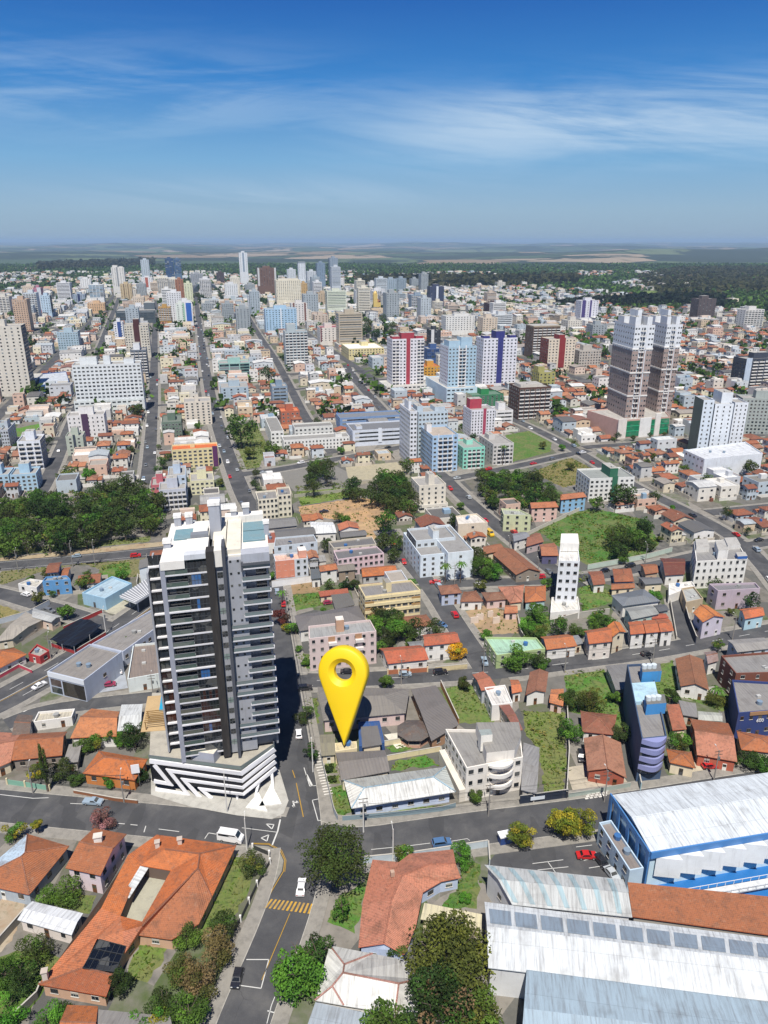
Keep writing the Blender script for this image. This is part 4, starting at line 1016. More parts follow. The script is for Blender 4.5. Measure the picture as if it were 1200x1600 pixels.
m = MB(); q = [G(219, 1353, 3.5), G(232, 1356, 3.1), G(202, 1403, 3.1), G(190, 1401, 3.5)]; slab(m, q, .1, 'cfd3d2', 'sheet'); m.build('patio_roof', root)
for (u_, v_) in ((243, 1326), (278, 1321), (66, 1530)):
    m = MB(); p = G(u_, v_, 4.2); m.box(p - UP * .6, E2 * .9, E1 * .9, UP * 2.0, 'cfc4b8', 'wall'); m.box(p - E2 * .15 - E1 * .15 + UP * 1.4, E2 * 1.2, E1 * 1.2, UP * .15, 'b9aca0', 'wall'); m.build('chimney', root)
# courtyard void: its walls and floor
m = MB(); q = [V3(G(*x, 3.2), 0) for x in ((220, 1352), (267, 1360), (222, 1440), (188, 1431))]
for i in range(4): a, b = q[i], q[(i + 1) % 4]; m.face([V3(a, .1), V3(b, .1), V3(b, 3.2), V3(a, 3.2)], '6b5a50', 'wall')
m.face([V3(x, .1) for x in q[::-1]], 'a5a290', 'concrete'); m.build('patio', root)
# salmon Y-shaped house
v = dict(a=(560, 1480, 3.6), b=(600, 1474, 5.6), c=(632, 1492, 3.6), d=(650, 1447, 3.6), e=(661, 1394, 3.6), f=(690, 1377, 3.6), g=(720, 1371, 3.6), h=(708, 1327, 3.6), i=(640, 1334, 3.6), j=(623, 1347, 3.6), k=(582, 1343, 3.6), l=(566, 1413, 3.6),
         l2=(570, 1413, 3.6), m=(612, 1406, 5.8), n=(628, 1368, 6.0), o=(672, 1350, 5.8), p=(712, 1349, 5.6), q=(606, 1385, 5.4), r=(598, 1362, 5.2))
SL = 'c9765a'
root = polyhouse(v, [(('a', 'b', 'm', 'l'), SL), (('b', 'c', 'd', 'e', 'n', 'm'), 'cf7c5e'), (('e', 'f', 'g', 'p', 'o', 'n'), 'c97658'), (('p', 'h', 'i', 'o'), SL), (('o', 'i', 'j', 'n'), SL), (('j', 'k', 'q', 'n'), SL), (('k', 'l', 'm', 'n', 'q'), 'c47054')],
    list('abcdefghijkl'), 'b9c8e2', 'salmon roofed house with three wings and pale blue walls beside the big dark tree', ridge=[('b', 'm'), ('m', 'n'), ('n', 'o'), ('o', 'p')], ridgec='b86a50')
m = MB(); mid_ = [G(560, 1480, 3.3), G(632, 1492, 3.3)]; m.face([mid_[0] + Vector((.6, .3, 0)), mid_[1] + Vector((-.6, .3, 0)), G(600, 1474, 5.3) + Vector((0, .3, 0))], 'c4d2ea', 'wall'); m.build('gable', root)
m = MB(); m.box(G(611, 1371, 5.6), E2 * .8, E1 * .8, UP * 1.2, 'b59a86', 'wall'); m.build('chimney', root)
# gazebo
c = G(647, 1141, 3.0); c.z = 0; root = empty('gazebo', c, 'octagonal dark roofed gazebo in the walled garden behind the map pin', 'gazebo')
m = MB(); A8 = [c + Vector((math.cos(rad(45 * k + 22)), math.sin(rad(45 * k + 22)), 0)) * 5.0 for k in range(8)]; ap = V3(c, 4.9)
for k in range(8): slab(m, [V3(A8[k], 3.0), V3(A8[(k + 1) % 8], 3.0), ap], .12, '5f5650', 'tile')
m.build('roof', root); m = MB(); m.prism([c + (x - c) * .82 for x in A8], 0, 1.0, 'c9a08a', 'wall', top='b8b0a0', tm='concrete'); m.build('base', root)
for k in range(8): m = MB(); p = c + (A8[k] - c) * .82; m.tube(V3(p, 1), V3(p, 3.1), .14, .14, 'b08a78', 'paint', 6); m.build('post', root)
occ_poly(A8)
# white curved balcony flats
def flats_extra(root, q, h):
    d = (q[1] - q[0]).normalized(); n = Vector((d.y, -d.x, 0)); L = (q[1] - q[0]).length
    for z in (3.4, 6.6, 9.6):
        m = MB(); pts = []
        for k in range(13):
            t = k / 12; s = L * (.38 + .44 * t); pts.append(q[0] + d * s + n * (2.1 * math.sin(math.pi * min(1, max(0, t * .86 + .07))) ** .7))
        top = [q[0] + d * L * .38, q[0] + d * L * .82]
        m.prism([top[0] - n * -.01] + pts + [top[1]], z - .2, z, 'e6e1d8', 'wall', bottom=True)
        for a, b in zip(pts, pts[1:]): m.box(V3(a - n * .12, z), b - a, n * .12, UP * (.95 if z < 9 else .5), 'ebe7df', 'wall')
        m.build('balcony', root)
    m = MB(); f = lambda s, t: mid(mid(q[0], q[1], s), mid(q[3], q[2], s), t)
    m.prism([f(.36, .06), f(.84, .0), f(.99, .5), f(.98, .98), f(.4, .95)], h - .6, h + 2.7, 'e4ded4', 'wall', top='8f8c86', tm='sheet'); m.prism([f(.34, .35), f(.52, .35), f(.52, .52), f(.34, .52)], h, h + 4.8, 'e8e4da', 'wall', top='8d9694', tm='concrete'); m.build('top_storey', root)
    m = MB(); a, b = q[0] - d * 1.6, q[3] - d * 1.6; m.prism([a, q[0], q[3], b], 0, 3.6, 'd9d2c4', 'wall'); m.build('side_passage', root)
house([729, 1200, 817, 1183, 812, 1141, 696, 1139], 10, 'flat', '8e8c88', 'e6e0d6', 'cream white three storey block of flats with curved front balconies', floors=3, name='apartment_building', cat='flats', cfg=[6, 4, 6, 6], meshes=[WINS[1]], extra=flats_extra, occ=1)
# blue building with a curved banded front
def blue_extra(root, q, h):
    d = (q[1] - q[0]).normalized(); n = Vector((d.y, -d.x, 0)); L = (q[1] - q[0]).length
    arc = lambda o, e: [q[0] + d * (L * k / 10) + n * (o + e * math.sin(math.pi * k / 10)) for k in range(11)]
    for k in range(4):
        z = h - 1.5 - k * 2.55; m = MB(); A = arc(0.05, 1.9); m.prism([q[1] + n * .03] + [q[0] + n * .03] + A, z, z + 1.45, '8d92bc', 'paint', bottom=True); m.build('balcony', root)
        m = MB(); A = arc(.02, 1.2); m.prism([q[1] + n * .02] + [q[0] + n * .02] + A, z - 1.1, z, '1b2230', 'glass', bottom=True); m.build('ribbon_window', root)
    f = lambda s, t: mid(mid(q[0], q[1], s), mid(q[3], q[2], s), t)
    for (s0, s1, t0, t1, z, c_) in ((.35, 1.15, .30, .42, 2.6, '3f86c0'), (.45, 1.25, .74, .86, 2.8, '3f8cc4'), (.02, .98, .44, .70, .35, 'a8c8d8')):
        m = MB(); m.prism([f(s0, t0), f(s1, t0), f(s1, t1), f(s0, t1)], h - .7, h + z, c_, 'wall', top='6a6a68' if z > 1 else 'a8c8d8', tm='concrete')
        if z > 1:
            for k in range(3): p = f(s0 + .1 + .2 * k, (t0 + t1) / 2); m.tube(V3(p, h + z), V3(p, h + z + 1.1), .75, .75, 'c9d2d6', 'paint', 10)
        m.build('roof_tank_house', root)
house([1003, 1154, 1042, 1150, 1017, 1036, 980, 1038], 13.4, 'flat', '8b8884', '3f5370', 'narrow deep blue building with lilac curved balcony bands on its rounded front', floors=4, name='apartment_building', cat='building', cfg=[0, 0, 3, 0], sides=(0, 0, 0, 0), extra=blue_extra)
# blue and white sports hall with sawtooth wall and annex
def hall_extra(root, q, h):
    a, b, c_, d_ = q; dn = (d_ - a); m = MB(); n = Vector((-dn.y, dn.x, 0)).normalized()
    off = n * .06; 
    for t in (0, .24, .49, .74, .97):
        p = a + dn * t; m.box(V3(p, 0) , dn.normalized() * 1.1, n * .35, UP * h, '4c7cb2', 'paint')
    m.box(V3(a, h - 1.3), dn, n * .3, UP * 1.35, '4c7cb2', 'paint'); m.build('pilasters', root)
    m = MB(); dd = (b - a).normalized(); nf = Vector((dd.y, -dd.x, 0)); m.box(V3(a, h - 1.6), b - a, nf * .35, UP * 1.65, '4a80ba', 'paint'); m.build('fascia', root)
    m = MB()
    for k in range(11): s = 1.5 + k * 5; m.prism([a + dd * s + nf * .1, a + dd * (s + 5) + nf * .1, a + dd * (s + 5) + nf * 1.8], 3.4, h - 1.7 - .02, 'e2e6e8', 'wall', bottom=True)
    m.build('sawtooth_wall', root)
    m = MB(); m.box(V3(a + nf * 4 + dd * 2, 1.5), dd * 50, nf * 2.0, UP * .3, 'c9cdd0', 'concrete')
    for k in range(26):
        for o_ in (0, 2.0): m.tube(V3(a + nf * (4 + o_) + dd * (2 + k * 2), 1.8), V3(a + nf * (4 + o_) + dd * (2 + k * 2), 2.9), .06, .06, 'd8d8d8', 'paint', 4)
    for o_ in (0, 2.0): m.tube(V3(a + nf * (4 + o_) + dd * 2, 2.9), V3(a + nf * (4 + o_) + dd * 52, 2.9), .06, .06, 'd8d8d8', 'paint', 4)
    m.build('ramp', root)
house([1017, 1331, 1345, 1277, 1345, 1186, 957, 1242], 10.2, 'gx', 'cfd6da', 'c4dce8', 'large white roofed sports hall with blue fascia and blue pilasters', name='sports_hall', cat='hall', m='sheet', rise=1.4, sides=(0, 0, 1, 0), extra=hall_extra)
house([984, 1360, 1006, 1356, 955, 1281, 936, 1285], 6.0, 'flat', '8b827c', 'b9cede', 'pale blue annex with a flat brown roof along the left side of the sports hall', floors=2, name='annex', cat='annex', cfg=[1, 0, 1, 4], meshes=[WINS[1]], sides=(0, 0, 1, 1))
# warehouses
def sky_extra(rs, t0, t1, col='8fa2b4', n=14, wdt=.7):
    def f(root, q, h):
        for k in range(n):
            m = MB(); s0, s1 = (k + .15) / n, (k + .15 + wdt) / n
            P_ = lambda s, t: V3(mid(mid(q[0], q[1], s), mid(q[3], q[2], s), t), h + 2 * rs * min(t, 1 - t) + .07)
            for u0, u1 in ([(t0, .5), (.5, t1)] if t0 < .5 < t1 else [(t0, t1)]): m.face([P_(s0, u0), P_(s1, u0), P_(s1, u1), P_(s0, u1)], col, 'sheet')
            m.build('skylight', root)
    return f
house([800, 1413, 988, 1433, 974, 1374, 757, 1351], 7.5, 'gx', 'bcbfbd', 'd8dadb', 'white corrugated warehouse roof with translucent strips right below the parking lot', name='warehouse', cat='warehouse', m='sheet', rise=1.2, cfg=9, extra=sky_extra(1.2, .04, .96, '9db4ba', 7, .3))
house([763, 1512, 1400, 1588, 1400, 1492, 757, 1409], 7.3, 'gx', 'cdd2d4', 'd8dadb', 'long white warehouse roof with a row of blue grey panels across it', name='warehouse', cat='warehouse', m='sheet', rise=1.8, sides=(0, 0, 0, 0), extra=sky_extra(1.8, .56, .86, '8796a4', 15, .84))
house([812, 1660, 1420, 1725, 1400, 1592, 823, 1515], 8.0, 'gx', '9db0bc', 'c4ccd2', 'streaked blue grey metal warehouse roof at the bottom edge of the photo', name='warehouse', cat='warehouse', m='sheet', rise=1.2, cfg=9)
house([988, 1432, 1400, 1488, 1400, 1424, 980, 1381], 6.4, 'shed', 'b0603a', 'a8a49c', 'rust orange roof wedged between the white warehouses and the blue court', name='warehouse', cat='warehouse', m='tile', rise=.8, sides=(0, 0, 0, 0))
# ================= HOUSES NEAR THE CAMERA =================
OT, BT, MO, ST, GY, DG, LG, RD, MA = 'c8662f', '9c5a3c', 'ac5c34', 'c9795c', '8d8a85', '615f5d', 'c4c6c4', 'c4492c', '6e3028'
WH, CR, PK, BL = 'e3e1dc', 'e0d3b8', 'd9c2bc', 'b4c6da'
def sh(px, h, kind, rc, wc, label, **k): return house(px, h, kind, rc, wc, label, m='sheet', **k)
house([102, 1356, 157, 1368, 198, 1303, 147, 1294], 5.7, 'gx', MO, 'dccbd0', 'two storey pinkish house with mottled tile roof and a stout white chimney', floors=2, chim=1)
house([-45, 1378, 46, 1398, 108, 1322, 43, 1303], 3.6, 'hip', [MO, MO, MO, 'd4d6da'], 'aab4bc', 'mottled rust tiled house with one white metal slope at the left edge')
sh([27, 1437, 112, 1461, 130, 1427, 50, 1408], 3.2, 'gx', 'd5d8da', 'e2d8cf', 'low outbuilding with pale metal roof behind the orange courtyard house')
house([85, 1640, 150, 1642, 153, 1572, 105, 1570], 3.4, 'gx', OT, CR, 'small orange roof cut off by the bottom edge of the photo')
sh([150, 1628, 275, 1632, 266, 1588, 153, 1577], 3.2, 'gx', GY, CR, 'grey sheet roofed shed below the courtyard house at the photo edge')
house([129, 1208, 211, 1219, 231, 1186, 155, 1173], 3.6, 'hip', OT, 'c07a3e', 'orange hip roofed house with orange walls beside the zigzag striped base', rise=2.2)
house([18, 1188, 97, 1180, 105, 1143, 33, 1147], 3.8, 'gx', MO, '8a8076', 'rust tiled house with a tall thin cypress in front of it')
house([-40, 1215, 17, 1190, 33, 1146, -30, 1142], 3.4, 'gx', ST, CR, 'salmon tiled house at the left edge above the wide cross street')
house([110, 1153, 182, 1150, 187, 1112, 143, 1107], 3.8, 'gx', 'd47a48', WH, 'bright orange roofed house with white gable near the curved side lane')
sh([98, 1193, 122, 1190, 128, 1162, 108, 1164], 3.0, 'shed', GY, 'a9a49c', 'grey lean-to carport squeezed beside the rust tiled house')
sh([183, 1143, 220, 1139, 223, 1100, 190, 1101], 4.2, 'gx', 'c9cccb', 'd6d5cf', 'light grey metal roofed house standing against the pool deck')
sh([40, 1150, 100, 1128, 96, 1108, 52, 1112], 3.0, 'flat', 'c8c4b8', WH, 'white walled yard building on the bend of the side lane', windows=0) if 0 else None
house([52, 1128, 112, 1120, 117, 1107, 60, 1112], 3.0, 'flat', 'bdb6a4', WH, 'low white flat building along the bend of the side lane', cfg=5)
house([18, 1150, 46, 1150, 52, 1118, 28, 1116], 3.6, 'gx', '6a5a50', WH, 'small dark brown roofed house by the zebra stripes at the left edge')
# car dealer
def dealer(root, q, h):
    a, b = q[0], q[1]; d = (b - a); m = MB(); n = Vector((d.y, -d.x, 0)).normalized()
    m.box(V3(a + n * .05, h - 1.7), d, n * .12, UP * 1.7, 'd9dde2', 'paint'); m.build('sign_board', root)
    m = MB()
    for (s0, s1, z0, z1, c_) in ((.05, .34, .5, 2.6, '2a2f36'), (.05, .34, 3.0, 5.4, '4a3c38'), (.38, .98, .4, 5.4, '2e2a24')):
        o = a + d * s0 + n * .06; m.face([V3(o, z0), V3(o + d * (s1 - s0), z0), V3(o + d * (s1 - s0), z1), V3(o, z1)], c_, 'glass')
    m.build('shop_window', root)
house([74, 1049, 131, 1063, 190, 1018, 140, 1006], 7.6, 'flat', '8b8680', 'b4bccb', 'pale blue grey car showroom with glass front on the avenue corner', name='showroom', cat='showroom', floors=1, cfg=[0, 1, 2, 0], meshes=[WINS[3]], extra=dealer)
house([143, 1006, 192, 1018, 262, 968, 238, 952], 5.6, 'flat', '8f8b86', 'b9c0d0', 'long low grey roofed wing running back from the car showroom', name='showroom_wing', cat='building', cfg=[0, 8, 3, 0], meshes=[WINS[3]])
house([199, 1061, 250, 1052, 250, 1003, 208, 1007], 5.0, 'flat', '877a70', 'd5dcda', 'flat brown roof patched with white squares beside the dark tower', cfg=5, name='workshop', cat='building')
# shade canopies and neighbours
def canopy(px, h, label, col='1a1b1f', posts=8, name='shade_canopy', m='paint', wav=.4):
    q = quad_px(px, h); c = sum(q, Vector()) / 4; root = empty(name, (c.x, c.y, 0), label, 'canopy'); occ_poly(ccw(q)); mb = MB(); n = 6
    for i in range(n):
        for j in range(4):
            f = lambda s, t: V3(mid(mid(q[0], q[1], s), mid(q[3], q[2], s), t), h + wav * math.sin(s * 9 + t * 4))
            mb.face([f(i / n, j / 4), f((i + 1) / n, j / 4), f((i + 1) / n, (j + 1) / 4), f(i / n, (j + 1) / 4)], col, m)
    mb.build('cover', root)
    for k in range(posts):
        e = k % 4; p = mid(q[e], q[(e + 1) % 4], (k // 4) / 2 + .05); pm = MB(); pm.tube(V3(p, 0), V3(p, h), .1, .1, 'b8b8b8', 'paint', 5); pm.build('post', root)
    return root
canopy([77, 1000, 113, 1012, 160, 976, 126, 965], 3.2, 'black shade netting over parked cars between red walls')
sh([-8, 1003, 20, 998, 68, 968, 40, 956], 3.4, 'gx', 'a39c90', 'c8bca8', 'long beige grey roof running up to the small side street', cfg=5)
sh([50, 964, 80, 972, 96, 963, 52, 950], 3.8, 'gx', 'b0b2b0', 'd6bfae', 'light grey roofed shed with pink wall beside the black netting')
house([-14, 1051, 42, 1022, 22, 1012, -34, 1020], 3.4, 'hip', OT, WH, 'orange hip roofed house with pink railings by the left avenue')
sh([44, 1021, 62, 1026, 78, 1016, 58, 1006], 3.0, 'flat', 'a4a19a', 'b03a3a', 'small flat kiosk with red and white walls on the avenue', cfg=9)
house([66, 908, 110, 905, 104, 899, 72, 901], 6.2, 'flat', '8d9498', '5d93c4', 'two storey sky blue house with white roof box near the wide avenue', floors=2, cfg=3)
house([28, 912, 57, 918, 68, 907, 47, 904], 3.6, 'flat', 'c2beb2', WH, 'low white annex attached left of the sky blue house', cfg=4)
house([128, 926, 164, 935, 206, 911, 175, 900], 5.0, 'flat', 'a9c0cc', '9cc0d6', 'pale blue filling station shop with flat roof', name='station_shop', cat='shop', cfg=[1, 0, 2, 0])
def canopyflat(px, h, label, slats=True):
    q = ccw(quad_px(px, h)); c = sum(q, Vector()) / 4; root = empty('station_canopy', (c.x, c.y, 0), label, 'canopy'); occ_poly(q)
    m = MB(); m.prism(q, h - .8, h, 'e4e6e6', 'paint', bottom=True, top='8c8f94', tm='sheet'); m.build('roof', root)
    for k in range(13):
        m = MB(); t = k / 12; a = V3(mid(q[0], q[3], t), h + .05); b = V3(mid(q[1], q[2], t), h + .05); m.tube(a, b, .16, .16, 'e8e8e8', 'paint', 4); m.build('slat', root)
    for s, t in ((.2, .2), (.8, .2), (.2, .8), (.8, .8)): m = MB(); p = mid(mid(q[0], q[1], s), mid(q[3], q[2], s), t); m.tube(V3(p, 0), V3(p, h - .8), .25, .25, 'd0d0cc', 'paint', 8); m.build('column', root)
canopyflat([187, 931, 212, 941, 242, 922, 233, 902], 5.6, 'white slatted filling station canopy left of the dark tower')
# centre block
v = dict(a=(549, 1263, 4.0), b=(712, 1237, 4.0), c=(696, 1198, 4.0), d=(537, 1219, 4.0), e=(569, 1231, 6.0), f=(677, 1214, 6.0))
polyhouse(v, [(('a', 'b', 'f', 'e'), 'cfd0cc', 'sheet'), (('b', 'c', 'f'), 'b8beba', 'sheet'), (('c', 'd', 'e', 'f'), 'aeb0ab', 'sheet'), (('d', 'a', 'e'), 'dad9d2', 'sheet')], list('abcd'), 'c3cfe6', 'long light grey hip roofed building with pale blue walls facing the cross street', ridge=[('e', 'f'), ('a', 'e'), ('b', 'f'), ('c', 'f'), ('d', 'e')], ridgec='a8bcc4', inset=1.2)
sh([533, 1219, 609, 1205, 601, 1172, 524, 1176], 3.8, 'gx', '75706c', CR, 'dark grey brown roof just in front of the map pin tip', rise=1.3)
sh([561, 1166, 601, 1160, 593, 1126, 560, 1128], 3.7, 'flat', '2f5288', '2f5288', 'blue roof strip wrapped round a small dark roof beside the map pin', cfg=9, sides=(0, 0, 0, 0), par=.2)
sh([566, 1168, 597, 1163, 590, 1135, 564, 1137], 4.7, 'shed', '6c6966', CR, 'small dark grey lean-to roof rising inside the blue strip')
sh([502, 1181, 525, 1179, 523, 1147, 499, 1148], 3.0, 'gx', '86816c', CR, 'narrow olive grey roofed garage left of the map pin tip', rise=.6)
house([524, 1174, 558, 1169, 557, 1158, 523, 1161], 4.2, 'flat', 'cdbf98', 'd9cba6', 'small cream flat roof the map pin stands on', cfg=9, sides=(0, 0, 0, 0), par=.25)
sh([505, 1126, 634, 1114, 640, 1076, 496, 1073], 4.2, 'hip', '7b766f', PK, 'broad grey brown hip roof filling the walled plot behind the map pin', rise=2.0)
sh([674, 1158, 717, 1132, 681, 1071, 642, 1077], 4.0, 'gx', '6f6a66', 'b08a6a', 'stained dark brown roof wing next to the overgrown grass lot', rise=.7)
sh([818, 1160, 843, 1168, 839, 1240, 814, 1234], 3.4, 'gx', '8e8d8c', 'b7b2aa', 'narrow grey shed roof along the right side of the cream flats', rise=.8)
sh([657, 1436, 752, 1452, 753, 1430, 663, 1412], 3.0, 'shed', 'cbc3a2', 'cfc4a4', 'cream covered walkway running right from the salmon three winged house', rise=.4)
v = dict(a=(492, 1563, 3.6), b=(537, 1571, 3.6), c=(617, 1584, 3.6), d=(655, 1580, 3.6), e=(655, 1530, 3.6), f=(642, 1502, 3.6), g=(582, 1490, 3.6), h=(515, 1477, 3.6), i=(538, 1507, 5.2), j=(519, 1541, 5.2), k=(536, 1520, 5.6), l=(623, 1537, 5.4))
polyhouse(v, [(('h', 'g', 'k', 'i'), 'c4c4be', 'sheet'), (('h', 'i', 'k', 'j', 'a'), 'd2d2cc', 'sheet'), (('a', 'j', 'b'), 'c8c8c2', 'sheet'), (('j', 'k', 'l', 'c', 'b'), 'd4d4cf', 'sheet'), (('g', 'f', 'e', 'l', 'k'), 'b2b1ac', 'sheet'), (('l', 'e', 'd', 'c'), 'c4c3bd', 'sheet')], list('abcdefgh'), WH, 'large pale grey roof with salmon ridge lines at the bottom between two trees', ridge=[('h', 'i'), ('i', 'k'), ('k', 'j'), ('j', 'a'), ('j', 'b'), ('k', 'l'), ('l', 'c'), ('l', 'e'), ('i', 'g')], ridgec='c08070')
sh([478, 1608, 572, 1628, 578, 1586, 493, 1568], 3.2, 'shed', '9aa4ac', CR, 'blue grey lean-to roof at the bottom edge of the photo', rise=.6)
AP = dict(name='apartment_building', cat='flats')
def pinkflats(root, q, h):
    f = lambda s, t: mid(mid(q[0], q[1], s), mid(q[3], q[2], s), t); d = (q[1] - q[0]); n = Vector((d.y, -d.x, 0)).normalized()
    m = MB(); m.prism([f(.42, .4), f(.54, .4), f(.54, .75), f(.42, .75)], h - .7, h + 3.6, 'c09a80', 'wall', top='dcd6cc', tm='concrete'); m.build('roof_tank_house', root)
    for s0 in (.28, .68):
        m = MB(); m.box(V3(q[0] + d * s0, h - 3.2), d * .1, n * .08, UP * 3.0, 'b08868', 'wall'); m.build('facade_stripe', root)
        for k in range(3): m = MB(); z = .6 + (k + 1) * 2.9 - .2; m.box(V3(q[0] + d * s0, z), d * .12, n * 1.1, UP * .95, 'dcd4d0', 'wall'); m.build('balcony', root)
house([483, 998, 588, 986, 578, 968, 482, 978], 12, 'flat', '9c9d9b', 'd3c1be', 'four storey pinkish grey block of flats right behind the map pin', floors=4, cfg=[8, 3, 8, 3], meshes=[WINS[1]], extra=pinkflats, ww=1.0, wh=1.1, **AP)
sh([468, 986, 572, 970, 560, 946, 460, 962], 4.6, 'hip', '6e6a68', WH, 'dark grey brown hip roof with white rim behind the pinkish flats', rise=1.8)
sh([524, 952, 555, 945, 546, 928, 517, 931], 3.6, 'shed', '66645f', CR, 'small dark square roof beside the red roofed carport')
house([500, 932, 545, 926, 543, 920, 497, 925], 3.2, 'shed', 'b8553c', CR, 'narrow red roof strip below the white boundary wall', rise=.5)
def stripeflats(root, q, h):
    d = (q[1] - q[0]); n = Vector((d.y, -d.x, 0)).normalized(); m = MB()
    for z in (3.2, 6.0, 8.8): m.box(V3(q[0] + n * .03, z - .3), d, n * .22, UP * 1.15, 'e2d3a8', 'wall')
    m.build('facade_band', root); m = MB()
    for z in (4.2, 7.0): 
        for s in (0, .84): m.box(V3(q[0] + d * s + n * .02, z), d * .16, n * .1, UP * .9, 'a8834e', 'wall')
    m.build('facade_panel', root); m = MB(); f = lambda s, t: mid(mid(q[0], q[1], s), mid(q[3], q[2], s), t)
    m.prism([f(.42, .3), f(.52, .3), f(.52, .75), f(.42, .75)], h - .7, h + 3, 'd9caa2', 'wall', top='8e8a82', tm='concrete'); m.build('roof_tank_house', root)
house([570, 932, 657, 922, 642, 906, 560, 914], 10, 'flat', '888582', 'dccba0', 'cream banded long low block of flats above the pinkish grey flats', floors=3, cfg=[9, 2, 9, 3], meshes=[WINS[1]], extra=stripeflats, ww=1.9, **AP)
house([637, 981, 679, 976, 666, 960, 623, 964], 3.8, 'hip', BT, WH, 'brown hip roofed white house in front of the cream banded flats')
house([606, 1037, 670, 1030, 656, 1008, 592, 1013], 4.2, 'gx', 'c65a3a', WH, 'red roofed house with a brown fence directly on the second street')
house([663, 1009, 719, 1003, 710, 987, 660, 992], 6.4, 'gx', 'c65a3a', WH, 'two storey red roofed house beside the yellow flowering tree', floors=2)
sh([642, 1014, 662, 1013, 660, 1001, 636, 1003], 3.2, 'gx', '7f8284', CR, 'small grey roof wedged between the two red roofed houses')
house([527, 874, 600, 864, 588, 853, 521, 860], 8, 'flat', '6f6e6d', 'd6c0c4', 'pink walled three storey block with dark grey roof', floors=3, cfg=[9, 3, 9, 3], meshes=[WINS[1]], **AP)
house([521, 856, 588, 850, 581, 838, 513, 846], 8.2, 'flat', '6c6b6a', 'c8bfae', 'beige three storey block right behind the pink walled one', floors=3, cfg=4, meshes=[WINS[1]], **AP)
def orangebrick(root, q, h):
    d = (q[1] - q[0]); n = Vector((d.y, -d.x, 0)).normalized(); m = MB(); m.box(V3(q[0] + n * .02, 3), d * .58, n * .05, UP * (h - 3), 'd68a70', 'wall'); m.build('painted_panel', root)
    f = lambda s, t: mid(mid(q[0], q[1], s), mid(q[3], q[2], s), t); m = MB(); m.prism([f(.75, .3), f(.99, .3), f(.99, .95), f(.75, .95)], h - .5, h + 2.6, 'd8a08a', 'wall', top='e0dcd4'); m.build('roof_tank_house', root)
house([430, 877, 481, 872, 477, 862, 427, 866], 10.6, 'flat', 'e0b8a4', 'c9ced4', 'four storey block with peach panel under construction by the main street', floors=4, cfg=[5, 2, 5, 3], meshes=[WINS[1]], extra=orangebrick, ww=1.1, **AP)
house([428, 854, 496, 846, 490, 835, 430, 840], 9, 'flat', '8a8886', 'c3ccd4', 'pale grey blue three storey block behind the peach panelled one', floors=3, cfg=4, meshes=[WINS[1]], **AP)
house([500, 893, 528, 889, 522, 880, 497, 884], 6, 'gx', 'c06a40', WH, 'white two storey house with orange roof next to the peach block', floors=2)
sh([486, 905, 502, 903, 498, 889, 485, 890], 4, 'shed', '5c6266', WH, 'white garage with small dark roof by the long boundary wall')
sh([528, 893, 556, 890, 551, 879, 526, 882], 5, 'gx', '7d786e', '9a8a78', 'grey brown roofed house with covered terrace', floors=2)
house([566, 901, 622, 896, 614, 883, 564, 887], 3.8, 'gx', OT, 'b9b9b8', 'long orange roofed house left of the narrow street')
sh([532, 840, 574, 836, 570, 828, 530, 831], 4, 'gx', '6d6c6b', CR, 'low dark grey roof behind the beige block')
house([530, 829, 562, 825, 558, 817, 527, 819], 5, 'gy', 'd0714c', WH, 'white shed with orange curved roof at the edge of the dirt yard', name='shed', cat='shed')
sh([487, 834, 526, 832, 520, 816, 484, 815], 4.5, 'gx', 'dcdedd', WH, 'shed with bright white sheet roof by the dirt yard', name='shed', cat='shed')
sh([407, 827, 465, 821, 460, 808, 404, 812], 6, 'gx', '7c7b79', 'b8b2a8', 'long stained grey roof below the cream block on the main street')
sh([431, 842, 494, 834, 489, 823, 428, 828], 6, 'gx', '696866', 'b8b2a8', 'long dark grey roof just above the pale grey blue block')
house([407, 850, 434, 848, 433, 829, 407, 831], 5, 'flat', '94523e', WH, 'flat rust brown roof with white walls next to the top of the dark tower')
sh([440, 826, 478, 822, 474, 815, 438, 817], 4.2, 'gx', '78797a', CR, 'small grey shed at the corner of the dirt yard') if 0 else None
house([403, 781, 434, 778, 431, 765, 399, 768], 11, 'flat', '8f8c87', 'e2dac6', 'cream four storey block with stained roof on the main street', floors=4, cfg=[5, 4, 5, 4], meshes=[WINS[1]], **AP)
house([434, 774, 455, 772, 452, 760, 432, 762], 12, 'flat', '8a8580', 'ded6c2', 'narrow cream block attached right of the stained roof one', floors=4, cfg=[3, 4, 3, 4], meshes=[WINS[1]], **AP)
# right side
house([873, 876, 906, 877, 902, 844, 876, 844], 20, 'flat', 'dcdad4', 'dfe2e6', 'narrow bright white six storey tower on a white podium', floors=6, cfg=[3, 1, 3, 2], meshes=[WINS[1]], name='apartment_tower', cat='tower', extra=lambda r, q, h: (lambda m: (m.prism([q[0] + (q[3] - q[0]) * .5, q[1] + (q[2] - q[1]) * .5, q[2], q[3]], h - .5, h + 2.8, 'e6e4de', 'wall', top='e0ddd6'), m.build('roof_block', r)))(MB()))
house([860, 957, 906, 952, 903, 932, 862, 933], 3.8, 'flat', 'd8d5cc', WH, 'white podium at the foot of the narrow white tower', name='podium', cat='podium', cfg=9, sides=(1, 0, 0, 0))
house([797, 942, 816, 940, 819, 914, 778, 917], 3.8, 'hip', ST, CR, 'salmon tiled house between the white narrow tower and the brown roof')
house([820, 941, 853, 938, 853, 915, 820, 916], 3.8, 'hip', 'bd683c', 'a8c4c4', 'orange hip roofed house directly left of the narrow white tower')
house([788, 958, 809, 957, 808, 946, 789, 946], 3.0, 'gx', 'd0764c', PK, 'tiny orange roofed outhouse above the cleared brown lot')
